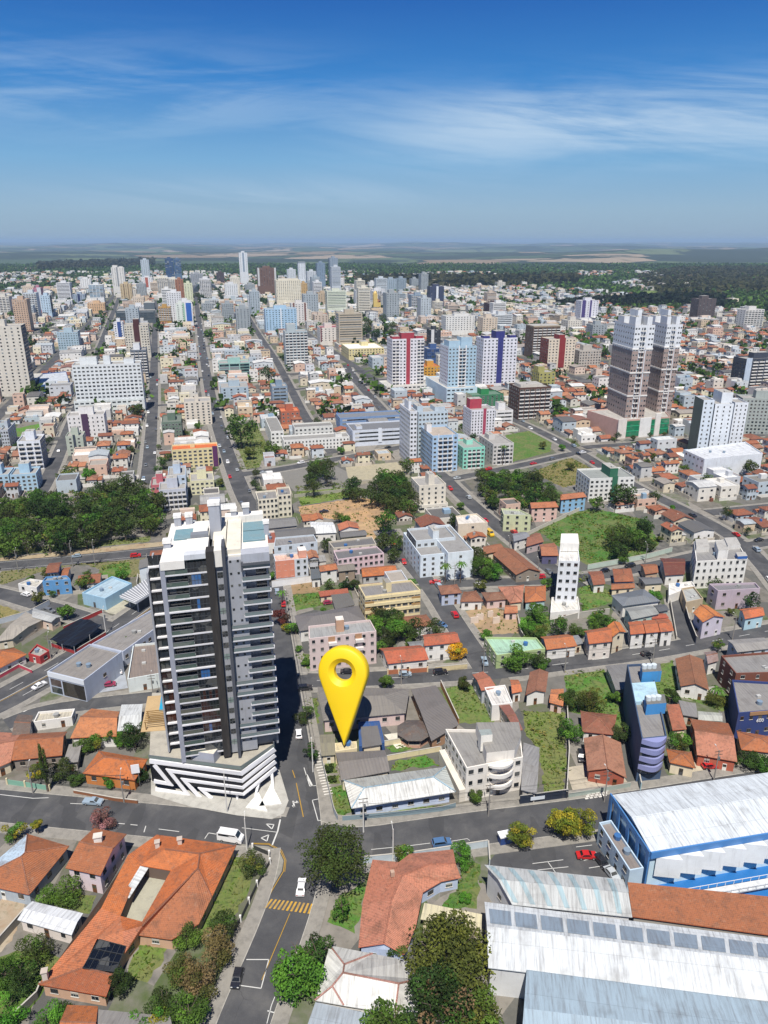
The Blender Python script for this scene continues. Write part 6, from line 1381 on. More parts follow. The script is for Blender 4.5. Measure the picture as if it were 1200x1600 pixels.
T(220, 434, 238, 458, 8, 'white block with red centre below the pale grey tower', cols=6, scols=4, depth=22, wall='dfe0e2', stripes=[(.35, .6, 'a85a48')])
T(246, 434, 268, 462, 9, 'white tower below the dark blue glass skyscrapers', cols=7, scols=4, depth=24, wall='e0e2e4')
T(273, 437, 286, 476, 12, 'terracotta brown slab left of the green cream slab', cols=3, scols=5, depth=26, wall='9c6a50')
T(287, 443, 300, 478, 11, 'pale green cream slab beside the terracotta one', cols=3, scols=5, depth=26, wall='d4d8b8')
T(173, 418, 193, 462, 15, 'tall off white tower with slanted crown on the left skyline', cols=5, scols=5, depth=26, wall='dcdad4', stripes=[(.4, .5, '8a8f94')], tops=[(.1, .2, .5, .8, 5), (.6, .2, .9, .8, 2)])
T(187, 444, 205, 475, 10, 'beige tower with brown lines in front of the tall off white one', cols=5, scols=5, depth=22, wall='c4b08c', stripes=[(.3, .36, '6a5440'), (.66, .72, '6a5440')])
T(138, 445, 160, 474, 9, 'white framed glass tower left of the tall off white one', cols=4, scols=4, depth=24, wall='e2e6e8', style='glass', wcol='7c96a8')
T(51, 450, 63, 492, 13, 'pink and grey slab at the left of the skyline', cols=3, scols=4, depth=26, wall='b8788c', stripes=[(.5, 1, 'cfd3d8')])
T(62, 462, 77, 496, 10, 'white and blue slab joined to the pink and grey one', cols=4, scols=4, depth=22, wall='b9cfe0', sidewall='26303e')
T(15, 465, 35, 482, 6, 'white block far at the left edge', cols=6, scols=4, depth=26, wall='d9e0e6')
T(-6, 463, 12, 486, 7, 'dark slate block cut by the left edge', cols=5, scols=4, depth=26, wall='3c4454')
T(113, 460, 132, 474, 5, 'low navy and white block left of the glass framed tower', cols=5, scols=3, depth=24, wall='9aa8b8', stripes=[(.4, .6, '26305c')])
T(180, 486, 242, 506, 5, 'wide dark slate office slab across the old town', cols=1, scols=1, depth=60, wall='48545c', style='band', side='band', wcol='303a42', tops=[(.7, .5, .98, .9, 10, '5a646c')])
T(192, 474, 220, 487, 4, 'light brown low block behind the dark slate slab', cols=8, scols=3, depth=24, wall='b4a090')
T(136, 474, 163, 490, 5, 'orange cream low block near the left skyline', cols=8, scols=3, depth=24, wall='d4b088')
T(247, 480, 266, 507, 7, 'ochre brown banded tower beside the long avenue', cols=5, scols=4, depth=22, wall='b8904c', style='balc', wcol='3c2818')
T(274, 475, 288, 512, 9, 'white slab with green edge beside the long avenue', cols=2, scols=4, depth=22, wall='d8e0d8', stripes=[(.8, .95, '8cb8a0')])
T(288, 474, 300, 513, 9, 'white tower with a big blue sign panel', cols=2, scols=4, depth=22, wall='dfe1e4', stripes=[(.15, .85, '2c62b4')], h=None)
T(338, 426, 350, 446, 8, 'dark brown block right of the domed hall', cols=4, scols=4, depth=24, wall='4a3c3c')
T(297, 428, 317, 446, 7, 'grey block behind the domed hall', cols=7, scols=4, depth=26, wall='9a9ea4')
T(351, 444, 371, 470, 8, 'white slim paired flats right of the domed hall', cols=6, scols=4, depth=24, wall='dcdfe0')
T(449, 421, 462, 446, 10, 'white tower with round crown on the centre skyline', cols=5, scols=4, depth=24, wall='d3d9de')
T(466, 411, 477, 452, 14, 'slim white tower with dark cap on the centre skyline', cols=3, scols=5, depth=22, wall='d9dfe4', tops=[(0, 0, 1, 1, 3, '8c98a4')])
T(495, 411, 508, 452, 14, 'blue grey striped tower on the centre skyline', cols=4, scols=5, depth=24, wall='7c90a4')
T(515, 403, 528, 452, 17, 'tallest grey glass tower on the centre skyline', cols=4, scols=5, depth=24, wall='8c9aa8', wcol='4a5a6c')
T(518, 417, 532, 462, 15, 'light grey banded tower in front of the tallest glass one', cols=1, scols=1, depth=22, wall='c4ccd4', style='band', side='band', wcol='5c6a78')
T(480, 424, 494, 456, 11, 'pale white grey tower between two skyline towers', cols=5, scols=4, depth=24, wall='c9cfd4')
T(474, 460, 497, 496, 10, 'steel grey tower right of the wide cream tower', cols=6, scols=5, depth=24, wall='a4aeb4')
T(511, 455, 541, 492, 10, 'pale cream banded tower with green trim in the centre', cols=1, scols=1, depth=24, wall='d4dac8', style='band', side='band', wcol='7c8878')
T(556, 454, 575, 480, 8, 'white flats right of the pale cream banded tower', cols=6, scols=4, depth=24, wall='d9dde0')
T(455, 474, 480, 509, 10, 'white tower with brown bays in the centre', cols=5, scols=4, depth=20, wall='dcd8d4', stripes=[(.1, .2, '7a5248'), (.8, .9, '7a5248')])
T(414, 483, 463, 523, 10, 'wide light blue tower with white bays in the centre', cols=10, scols=4, depth=22, wall='a8c8e0', stripes=[(.48, .52, 'e0e6ea')])
T(497, 458, 512, 480, 7, 'tan slab between the steel grey and cream banded towers', cols=4, scols=4, depth=22, wall='bca88c')
# church with cupola tower
c = G(590, 482); root = empty('church', (c.x, c.y, 0), 'yellow church with a domed bell tower in the middle of the centre', 'church'); ALLB.append((c, 'the yellow church'))
m = MB(); q = [c, c + E2 * 16, c + E2 * 16 + E1 * 40, c + E1 * 40]; m.prism(q, 0, 12, 'd9bc6c', 'wall'); m.build('wall', root); m = MB(); roof_geo(m, None, q, 12, 'gy', 'a8603c', 'd9bc6c', 5); m.build('roof', root); occ_poly(q, grow=2)
m = MB(); t0 = c - E2 * 8; q = [t0, t0 + E2 * 8, t0 + E2 * 8 + E1 * 8, t0 + E1 * 8]; m.prism(q, 0, 28, 'dcc070', 'wall'); m.build('bell_tower', root)
m = MB(); cc = t0 + E2 * 4 + E1 * 4
for k in range(6): r0, r1 = [4.2 * math.cos(x * math.pi / 12) for x in (k, k + 1)]; m.tube(V3(cc, 28 + 6 * math.sin(k * math.pi / 12)), V3(cc, 28 + 6 * math.sin((k + 1) * math.pi / 12)), r0, max(.1, r1), 'd8b868', 'paint', 12, False)
m.tube(V3(cc, 33.8), V3(cc, 39), .5, .1, 'd8c080', 'paint', 6); m.build('dome', root)
# domed hall
c = G(322, 456); m = MB()
for k in range(8):
    a0, a1 = k * math.pi / 8, (k + 1) * math.pi / 8
    x0, z0_, x1, z1_ = -34 * math.cos(a0), 22 * math.sin(a0), -34 * math.cos(a1), 22 * math.sin(a1)
    m.face([V3(c + E2 * x0, z0_), V3(c + E2 * x1, z1_), V3(c + E2 * x1 + E1 * 60, z1_), V3(c + E2 * x0 + E1 * 60, z0_)][::-1], '4c5660', 'sheet')
m.face([V3(c + E2 * (-34 * math.cos(k * math.pi / 8)), 22 * math.sin(k * math.pi / 8)) for k in range(9)][::-1], '39434c', 'wall')
tag(m.build('arched_hall'), 'dark arched roof hall among trees left of the skyline', 'hall'); occ_poly([c - E2 * 36, c + E2 * 36, c + E2 * 36 + E1 * 60, c - E2 * 36 + E1 * 60])
# ================= THE SMALL HOUSES AND LOW BUILDINGS BETWEEN =================
E1n, E2n = E1, E2
occ_poly([G(*p) for p in ((-60, 885), (-60, 800), (60, 790), (120, 775), (170, 755), (225, 768), (262, 795), (270, 830), (240, 858), (100, 880))])   # wooded park
for pg in (((560, 770), (600, 745), (650, 745), (655, 800), (600, 800), (560, 790)), ((735, 745), (800, 735), (880, 760), (870, 790), (800, 800), (740, 770)), ((-60, 830), (40, 800), (80, 850), (-60, 880)), ((545, 985), (620, 960), (630, 1008), (575, 1010))): occ_poly([G(*p) for p in pg])
ROOFS_T = ['b4613a', 'a85636', 'bf6a40', '9a5238', '8c4a34', 'c47650', 'a86a50', 'b05a3c', '8c4a34', 'a86a50']
ROOFS_F = ['b9b8b4', 'a3a29e', 'd9d9d5', '8b8a86', 'c9cac8', 'e2e2de', '76746f', 'aeb6ba', '9c948a', 'd9d9d5', '5f5e5c', '8a5c48']
WALLS = ['e2ddd2', 'd9cdb6', 'e6e4e0', 'd4c0a4', 'c9ccd0', 'dcc8b8', 'cfd6da', 'e4dcc0', 'b8c4cc', 'd8b8a4', 'dad6cc']
lots = []
def zone(p):
    x, y = p.x, p.y
    dc = math.hypot((x + 330) / 1.1, y - 1500)
    if y > 2300 or (x > 350 and y > 900) or x < -900: return 'sub'
    if dc < 900 or y > 1000: return 'core'
    return 'mid'
def lattice():
    b = 222
    while b < 3500:
        st = 15.5 if b < 620 else (17 if b < 1000 else (22 if b < 1700 else 30)); a = -(b * .62 + 130) - b * .12 if 0 else -(.80 * b + 120)
        sa = 12.2 if b < 620 else (14 if b < 1000 else (18 if b < 1700 else 24))
        while a < .62 * b + 260:
            p = ab(a + R.uniform(-1.2, 1.2), b + R.uniform(-2.5, 2.5)); a += sa
            if p.y < 214 or abs(p.x) > .57 * p.y + 45: continue
            lots.append((p, st, sa))
        b += st
lattice()
def lotquad(p, w_, d_, rot=0): 
    e2 = E2; e1 = E1
    return [p, p + e2 * w_, p + e2 * w_ + e1 * d_, p + e1 * d_]
houses_l, lows_l, mids_l = [], [], []
order = sorted(lots, key=lambda t: R.random() + (0 if t[0].y > 700 else 0))
for p, st, sa in order:
    z_ = zone(p); r = R.random(); D = p.y
    if z_ == 'sub' and D > 1500 and noise.noise(Vector((p.x / 260, p.y / 420, 5))) > .12 + (0 if p.x < 300 else -.1): continue
    if D > 3300 or (D > 2900 and p.x > 1150): continue
    if z_ == 'sub' and D > 1300 and R.random() < .25: continue
    if z_ == 'core' and r < (.05 if D < 1000 else .14 if p.x < 150 else .06) and D > 700 and D < 2300: kind = 'mid'; w_, d_ = R.uniform(15, 22), R.uniform(15, 24)
    elif z_ == 'mid' and r < .02 and D > 480: kind = 'mid'; w_, d_ = R.uniform(14, 18), R.uniform(13, 18)
    elif r < dict(core=.2, mid=.54, sub=.5)[z_] * (1 if D < 1500 else .8): kind = 'house'; w_, d_ = R.uniform(8, 12.5), R.uniform(8, 13.5)
    else: kind = 'low'; w_, d_ = R.uniform(10, 24 if z_ == 'core' else 15), R.uniform(11, 26 if z_ == 'core' else 16)
    k = 1 if D < 1000 else (1.15 if D < 1700 else 1.3); w_ *= k; d_ *= k
    if R.random() < (.06 if D < 700 else .03): continue
    q = lotquad(p, w_, d_)
    if not occ_free(q):
        if kind != 'house' and D < 1200:
            kind = 'house'; w_, d_ = 8.5, 9; q = lotquad(p, w_, d_)
            if not occ_free(q): continue
        else: continue
    occ_poly(q, grow=.2); c = (q[0] + q[2]) / 2
    (houses_l if kind == 'house' else lows_l if kind == 'low' else mids_l).append((c.y, c, q))
for ps in range(2):      # smaller buildings squeezed into what is left of each block
    b = 224 + ps * 4
    while b < 2600:
        st = 11 if b < 1000 else 16; a = -(.80 * b + 110)
        while a < .62 * b + 240:
            p = ab(a + R.uniform(-1, 1), b + R.uniform(-1, 1)); a += 9.5 if b < 1000 else 14; D = p.y; z_ = zone(p)
            if D < 232 or abs(p.x) > .57 * D + 30: continue
            if z_ == 'sub' and (D > 1500 or R.random() < .5): continue
            k = 1 if D < 1000 else 1.5; low = R.random() < dict(core=.88, mid=.5, sub=.4)[z_]; w_, d_ = R.uniform(6.5, 9) * k, R.uniform(6.5, 10) * k
            if R.random() < .12: continue
            q = lotquad(p, w_, d_)
            if not occ_free(q): continue
            occ_poly(q); c = (q[0] + q[2]) / 2; (lows_l if low else houses_l).append((c.y, c, q))
        b += st
houses_l.sort(key=lambda t: t[0]); lows_l.sort(key=lambda t: t[0]); mids_l.sort(key=lambda t: t[0])
print('filler', len(houses_l), len(lows_l), len(mids_l))
CN = {'b4613a': 'orange', 'a85636': 'rust', 'bf6a40': 'orange', '9a5238': 'brown', '8c4a34': 'dark brown', 'c47650': 'salmon', 'a86a50': 'dusty brown', 'b05a3c': 'rust',
      'b9b8b4': 'grey', 'a3a29e': 'grey', 'd9d9d5': 'white', '8b8a86': 'dark grey', 'c9cac8': 'pale grey', 'e2e2de': 'white', '76746f': 'charcoal', 'aeb6ba': 'blue grey', '9c948a': 'taupe', '5f5e5c': 'charcoal', '8a5c48': 'rusty'}
WN = dict(zip(WALLS, ['cream', 'sand', 'white', 'tan', 'light grey', 'peach', 'bluish grey', 'pale yellow', 'steel blue', 'salmon', 'off white']))
PEND = []
def wallwin(mb, q, z0, z1, floors, k=3.2, sides=(0, 1, 3)):
    for i in sides:
        a, b = q[i], q[(i + 1) % 4]; d = (b - a); L = d.length; d = d / L; n = Vector((d.y, -d.x, 0)); nn = max(1, int(L / k)); fh = (z1 - z0) / floors
        for f in range(floors):
            for j in range(nn):
                if R.random() < .12: continue
                o = V3(a + d * (L * (j + .5) / nn) + n * .05, z0 + f * fh + fh * .52); hw = R.choice((.5, .7, .9)); hh = .55
                mb.face([o - d * hw - UP * hh, o + d * hw - UP * hh, o + d * hw + UP * hh, o - d * hw + UP * hh], R.choice(['20262c', '1a1e22', '2c343c', '4a4038']), 'glass')
def yard(root, q):
    ym = MB(); yc = R.choice(['d9d6ce', 'b8b2a6', 'c9c0b0', 'e2e0da', '9c968c']); o = offset_quad(q, R.uniform(1.2, 2.0))
    for i in range(4):
        if R.random() < .25: continue
        a, b = V3(o[i], 0), V3(o[(i + 1) % 4], 0); d = b - a; n = Vector((d.y, -d.x, 0)).normalized() * .18; ym.box(a, d * R.uniform(.6, 1), n, UP * R.uniform(1.5, 2.1), yc, 'wall')
    if R.random() < .5: p = mid(o[0], o[1], R.uniform(.1, .8)); ym.box(V3(p, 0) + E1 * .3, E2 * R.uniform(1, 2.2), E1 * 1.0, UP * R.uniform(1.6, 2.4), R.choice(['8d8a84', 'b8b4aa', '7a4a38']), 'wall')
    if ym.f: ym.build('yard_wall', root)
def filler_house(D, c, q, big=None):
    rc = R.choice(ROOFS_T); wc = R.choice(WALLS); fl = 1 if R.random() < .62 else 2; h = 3.1 * fl + .3; kd = R.choice(['hip', 'hip', 'gx', 'gx', 'gy'])
    mw, mr = big if big else (MB(), MB()); r_ = R.random(); full = q
    if r_ < .6:       # main roof over part of the plot, a lower extension over the rest
        t = R.uniform(.55, .75)
        if R.random() < .5: m0, m1 = mid(q[0], q[3], t), mid(q[1], q[2], t); eq = [m0, m1, q[2], q[3]]; q = [q[0], q[1], m1, m0]
        else: m0, m1 = mid(q[0], q[1], t), mid(q[3], q[2], t); s_ = R.uniform(0, .4); eq = [mid(m0, m1, s_), mid(q[1], q[2], s_), q[2], m1]; q = [q[0], m0, m1, q[3]]
        he = max(2.6, h - R.uniform(.5, 1.2)) if fl == 1 else h - 2.6; ek, ec, em = R.choice([('shed', rc, 'tile'), ('shed', '9a9894', 'sheet'), ('gx', R.choice(ROOFS_T), 'tile'), ('shed', 'b9b8b4', 'sheet'), ('gy', rc, 'tile')])
        mw.prism(offset_quad(eq, -.3), 0, he, R.choice([wc, wc, 'cfcac0']), 'wall'); roof_geo(mr, mw, eq, he, ek, ec, wc, .7 if ek == 'shed' else None, em)
    iq = offset_quad(q, -.45)
    mw.prism(iq, 0, h, wc, 'wall'); roof_geo(mr, mw, q, h, kd, rc, wc, None, 'tile')
    if R.random() < .3 and D < 1500: p_ = mid(mid(q[0], q[1], R.uniform(.3, .7)), mid(q[3], q[2], .3), .4); mr.tube(V3(p_, h + .3), V3(p_, h + 1.9), .6, .65, R.choice(['3d6aa0', '9a9a96', 'c9c5bc']), 'paint', 8)
    if D < 1500: wallwin(mw, iq, 0, h, fl) if (big or D > 430) else None
    if big: return
    root = bpy.data.objects.new('house', None); S.collection.objects.link(root); root.location = (c.x, c.y, 0); root['category'] = 'house'
    mw.build('wall', root); mr.build('roof', root); yard(root, q)
    if D <= 430: add_windows(root, iq, fl, h / fl, 0, [3, 2, 2, 2], [R.choice(WINS)])
    PEND.append((root, c, f"{CN[rc]} roofed house with {WN[wc]} walls"))
def filler_low(D, c, q, big=None):
    rc = R.choice(ROOFS_F); wc = R.choice(WALLS + ['e8e6e2', 'c8c8c6']); fl = R.choice([1, 2, 2, 3] if D > 600 else [1, 1, 2, 2]); h = 3.3 * fl + R.uniform(.8, 2)
    mw, mr = big if big else (MB(), MB()); kd = 'flat' if R.random() < .55 else R.choice(['gx', 'gy'])
    if kd == 'flat' and R.random() < .45:
        t = R.uniform(.4, .7); eq = [mid(q[0], q[3], t), mid(q[1], q[2], t), q[2], q[3]]; he = h + R.choice([-2.2, 2.6, 1.4]); wall_geo(mw, eq, max(3, he), 'flat', R.choice([wc, 'd9d6d0']), 0, R.choice(ROOFS_F), mr, 'sheet', .5); q = [q[0], q[1], eq[1], eq[0]]
    if kd == 'flat':
        wall_geo(mw, q, h, 'flat', wc, 0, rc, mr, 'concrete' if R.random() < .4 else 'sheet', .7)
        if R.random() < .7 and (q[1] - q[0]).length > 9:
            t = R.uniform(.2, .6); s = R.uniform(.2, .6); o = mid(mid(q[0], q[1], s), mid(q[3], q[2], s), t); mr.box(V3(o, h - .7), E2 * R.uniform(2, 4), E1 * R.uniform(2, 4), UP * R.uniform(1.5, 3), R.choice([wc, 'd9d9d6', '8fa8bc']), 'wall')
        iq = q
    else: iq = offset_quad(q, -.3); mw.prism(iq, 0, h, wc, 'wall'); roof_geo(mr, mw, q, h, kd, rc, wc, None, 'sheet')
    if D < 1500: wallwin(mw, iq, 0, h - .5, fl, 3.6)
    if big: return
    root = bpy.data.objects.new('low_building', None); S.collection.objects.link(root); root.location = (c.x, c.y, 0); root['category'] = 'building'
    mw.build('wall', root); mr.build('roof', root)
    if D < 650: yard(root, q)
    PEND.append((root, c, f"{CN[rc]} roofed {'one two three'.split()[fl - 1]} storey building with {WN.get(wc, 'white')} walls"))
big1 = (MB(), MB()); big2 = (MB(), MB())
for i, (D, c, q) in enumerate(houses_l): filler_house(D, c, q, None if i < 215 else big1)
for i, (D, c, q) in enumerate(lows_l): filler_low(D, c, q, None if i < 290 else big2)
def merge(mbs, name, label, cat):
    a, b = mbs; off = len(a.v); a.v += b.v; a.f += [tuple(i + off for i in f) for f in b.f]; a.uv += b.uv; a.c += b.c
    for m in b.ms:
        if m not in a.ms: a.ms.append(m)
    a.m += [a.ms.index(b.ms[k]) for k in b.m]; o = a.build(name, kind='stuff'); tag(o, label, cat)
merge(big1, 'distant_houses', 'hundreds of tiny tiled roof houses spread over the far town and suburbs', 'houses')
merge(big2, 'distant_low_buildings', 'hundreds of tiny flat and metal roofed buildings filling the far town', 'buildings')
MW = ['dfe0e2', 'd4cfc4', 'c9d2d8', 'e2dccb', 'b9c2c8', 'd8c8b4', 'c4a890', 'a8b4bc', 'e4e4e2', '9ca4a8', 'c8b8a8']
MWN = ['white', 'stone', 'pale blue', 'cream', 'grey blue', 'sand', 'tan', 'steel', 'bright white', 'grey', 'beige']
for D, c, q in mids_l:
    k = R.randrange(len(MW)); fl = R.choice([5, 6, 7, 9, 11, 13, 15] if 1000 < D < 2100 and c.x < 150 else [4, 5, 6, 7, 8, 10] if D > 900 else [4, 4, 5]); h = fl * 3.05 + 2
    root = tower(None, 'pending', fl, quad=q, h=h, wall=MW[k], cols=R.choice([4, 5, 6]), scols=R.choice([3, 4]), style=R.choice(['win', 'win', 'balc', 'band']), indiv=D < 520, name='apartment_building', cat='flats')
    ALLB.pop(); PEND.append((root, c, f"{MWN[k]} mid rise block of flats"))
# labels: the kind of thing, then which one it is, counted outward from the nearest landmark
LM = [('the white tower with the crimson stripe', G(640, 612)), ('the twin towers', G(1010, 690)), ('the long white school', G(490, 705)), ('the wide white tower', G(165, 655)), ('the white podium tower', G(1110, 750)), ('the green field', G(930, 840)),
      ('the white flats with palms', G(690, 903)), ('the wooded park', G(130, 800)), ('the wide cream tower', G(450, 482)), ('the beige banded slab', G(548, 545)), ('the brown balcony tower', G(835, 656)), ('the maroon striped beige tower', G(212, 560)),
      ('the tall beige tower', G(20, 625)), ('the dark slate office slab', G(210, 506)), ('the yellow block with orange roof', G(305, 732)), ('the dark glass tower', G(330, 1200)), ('the narrow white tower', G(888, 951)), ('the light blue corner block', G(700, 738)),
      ('the cream and red tower', G(875, 580)), ('the blue college', G(590, 697)), ('the dirt yard', G(540, 800)), ('the grey slab at the right edge', G(1190, 678)), ('the far white tower on the right', G(1180, 513)), ('the dark brown far tower', G(1105, 501)),
      ('the purple striped block', G(132, 690)), ('the green striped white flats', G(957, 784)), ('the avenue by the park', G(100, 880)), ('the purple and white far tower', G(922, 503)), ('the white stepped flats', G(1125, 910))]
groups = {}
for o, c, d in PEND:
    nm, lp = min(LM, key=lambda t: (t[1] - c).length / 1)
    dx, dy = c.x - lp.x, c.y - lp.y; rel = ('right of' if dx > 0 else 'left of') if abs(dx) > abs(dy) else ('behind' if dy > 0 else 'in front of')
    groups.setdefault((d, rel, nm), []).append(((c - lp).length, o))
ORDN = ['nearest', 'second nearest', 'third nearest', 'fourth nearest', 'fifth nearest', 'sixth nearest', 'seventh nearest', 'eighth nearest', 'ninth nearest', 'tenth nearest', 'eleventh nearest', 'twelfth nearest']
for (d, rel, nm), L in groups.items():
    L.sort(key=lambda t: t[0])
    for i, (_, o) in enumerate(L):
        d2 = d.replace(' storey building', ' storey block'); o['label'] = (d2 if len(L) == 1 else ORDN[min(i, 11)] + ' ' + d2) + ' ' + rel + ' ' + nm
        w_ = o['label'].split()
        if len(w_) > 16: o['label'] = o['label'].replace(' roofed two storey block', ' block').replace(' roofed one storey block', ' block').replace(' roofed three storey block', ' block').replace(' of the ', ' ').replace(' the ', ' ').replace('roofed house with', 'house with')
        o['group'] = {'house': 'small tiled houses of the town', 'building': 'low flat or metal roofed buildings of the town', 'flats': 'mid rise blocks scattered in the town'}[o['category']]
# ================= TREES AND PLANTS =================
def leafmesh(seed, n_cl, n_lf, rx, rz_, size, cols, cz, flat=.5, name='crown', gap=.0, cone=0):
    """crown of leaf-covered lobes: leaves sit on the shells of many small lobes, gaps stay between them"""
    r = random.Random(seed); v, f, cc = [], [], []; nl = max(7, int(n_cl * .34)); lobes = []
    for k in range(nl):
        for _ in range(60):
            p = Vector((r.uniform(-1, 1), r.uniform(-1, 1), r.uniform(-.9, 1))); L = p.length
            if L > 1 or L < .35: continue
            if cone and math.hypot(p.x, p.y) > (1 - (p.z + 1) / 2) * 1.0 + .06: continue
            if all((p - q).length > 1.15 / nl ** .42 for q, _ in lobes) or r.random() < .08: break
        e = 1 + .28 * noise.noise(p * 1.3 + Vector((seed * 3.1, 0, 0))); rl = (.36 if not cone else .24) * r.uniform(.65, 1.15) * (14 / nl) ** .22
        lobes.append((p, rl)); c0 = list(hexc(r.choice(cols))); kk = r.uniform(.72, 1.3); c0 = [x * kk for x in c0]; C = Vector((p.x * rx * .78 * e, p.y * rx * .78 * e, cz + p.z * rz_ * .78)); n = int(n_cl * n_lf / nl * (rl / .33) ** 2)
        for _ in range(n):
            d = Vector((r.gauss(0, 1), r.gauss(0, 1), r.gauss(.35, 1))).normalized(); sh_ = r.uniform(.72, 1.04) * (1 + .22 * noise.noise(d * 2.3 + p * 5))
            o = C + Vector((d.x * rx, d.y * rx, d.z * rz_ * 1.0)) * rl * sh_; nrm = (d * .9 + Vector((r.gauss(0, .6), r.gauss(0, .6), r.gauss(.2, .6)))).normalized(); a = nrm.orthogonal().normalized(); b = nrm.cross(a); t = r.uniform(0, 6.28)
            a, b = a * math.cos(t) + b * math.sin(t), b * math.cos(t) - a * math.sin(t); s = size * r.uniform(.5, 1.15); i = len(v)
            v += [tuple(o - a * s), tuple(o - b * s * .62), tuple(o + a * s), tuple(o + b * s * .62)]; f.append((i, i + 1, i + 2, i + 3)); j = r.uniform(.75, 1.25); cc += [c0[0] * j, c0[1] * j, c0[2] * j, 1] * 4
    me = bpy.data.meshes.new(name); me.from_pydata(v, [], f); ca = me.color_attributes.new('Col', 'FLOAT_COLOR', 'CORNER'); ca.data.foreach_set('color', cc); me.materials.append(MATS['leaf']); me.update(); return me
def trunkmesh(seed, h, r0, limbs=5, spread=2.0, name='trunk'):
    r = random.Random(seed); m = MB(); p = Vector((0, 0, 0)); q = Vector((r.uniform(-.2, .2), r.uniform(-.2, .2), h * .5)); m.tube(p, q, r0, r0 * .75, '5a4634', 'bark', 7)
    for k in range(limbs):
        a = 6.28 * k / limbs + r.uniform(-.3, .3); e = q + Vector((math.cos(a) * spread, math.sin(a) * spread, h * r.uniform(.3, .55))); m.tube(q, e, r0 * .55, r0 * .18, '5a4634', 'bark', 5)
        for s in (-1, 1): e2 = e + Vector((math.cos(a + s * .7), math.sin(a + s * .7), .6)) * spread * .45; m.tube(e, e2, r0 * .2, r0 * .07, '5a4634', 'bark', 4)
    return m.data(name)
DGN = ['1c3212', '24401a', '182a10', '2c4a1c', '20381a']; MG = ['3a5c1e', '2c4c18', '466a24', '345420']; BG = ['3f6c22', '346020', '4a7828', '3a6820']; OL = ['465020', '3a461c', '525a24', '323e18']; YG = ['6e6c20', '5a6420', '7e7824', '48581c']; BR = ['6a5c44', '5c5038', '4c4c2c', '3c4420']; PKc = ['8a5a6c', '9c6c80', '6c4450']; YF = ['d8a818', 'c89810', '8a8a20']
NEAR = {}
def near_tree(u, v, rx, hh, cols, label, seed, dens=1.0, rz_=None, cat='tree', name='tree', size=.32, trunk=True, cone=0, gap=0):
    """u, v: foot of the trunk in the photo; hh: full height"""
    p = G(u, v); rz2 = rz_ or hh * .42; root = empty(name, (p.x, p.y, 0), label, cat)
    ncl = int(70 * dens * max(.5, (rx / 5)) ** 1.4); rx *= 1.14; link('crown', leafmesh(seed, ncl, 74, rx, rz2, size * .86 * max(.6, min(1.1, (rx / 5) ** .5)), cols, hh - rz2 * 1.02, gap=gap, cone=cone), root)
    if trunk: link('trunk', trunkmesh(seed, hh * .75, .05 * hh * .6, 6, rx * .45), root)
    return root
near_tree(526, 1384, 7.2, 13.5, DGN, 'big dark evergreen tree spreading over the crossing corner', 1, 2.0, 4.6, size=.3)
near_tree(535, 1437, 2.4, 7.5, MG, 'slim conical green tree on the lawn left of the salmon house', 2, 1.5, 3.6, cone=1)
near_tree(468, 1552, 4.7, 11.5, BG, 'bright green tree on the pavement at the bottom of the main street', 3, 1.8, 6.2)
near_tree(498, 1510, 3.2, 8, DGN, 'dark tree behind the bright green pavement tree', 4, 1.2, 4.6)
near_tree(700, 1532, 8.0, 13, OL, 'large olive green tree between the salmon house and the warehouses', 5, 2.0, 5.6, size=.36)
near_tree(686, 1604, 6.6, 12, DGN + ['5a4a3a'], 'large dark green tree with a brown patch below the olive one', 6, 1.6, 5)
near_tree(742, 1608, 4.6, 9, OL + MG, 'mixed green tree at the left corner of the warehouses', 7, 1.4, 4.6)
near_tree(610, 1625, 5, 8, MG, 'tree top peeking over the bottom edge below the grey roof', 8, 1.0, 4)
near_tree(813, 1320, 3.5, 6.2, YG, 'round yellow green tree left of the bushier yellow green one', 9, 1.8, 2.8, size=.28)
near_tree(880, 1306, 3.9, 7.0, YG, 'left half of the broad yellow green street trees by the parking lot', 10, 1.8, 3.2, size=.28)
near_tree(905, 1304, 3.9, 7.2, YG, 'right half of the broad yellow green street trees by the parking lot', 11, 1.8, 3.2, size=.28)
near_tree(395, 1364, 2.9, 5.4, OL + DGN, 'dark rounded bush on the lawn inside the white posted fence', 12, 1.5, 2.5, cat='bush', name='bush', size=.24)
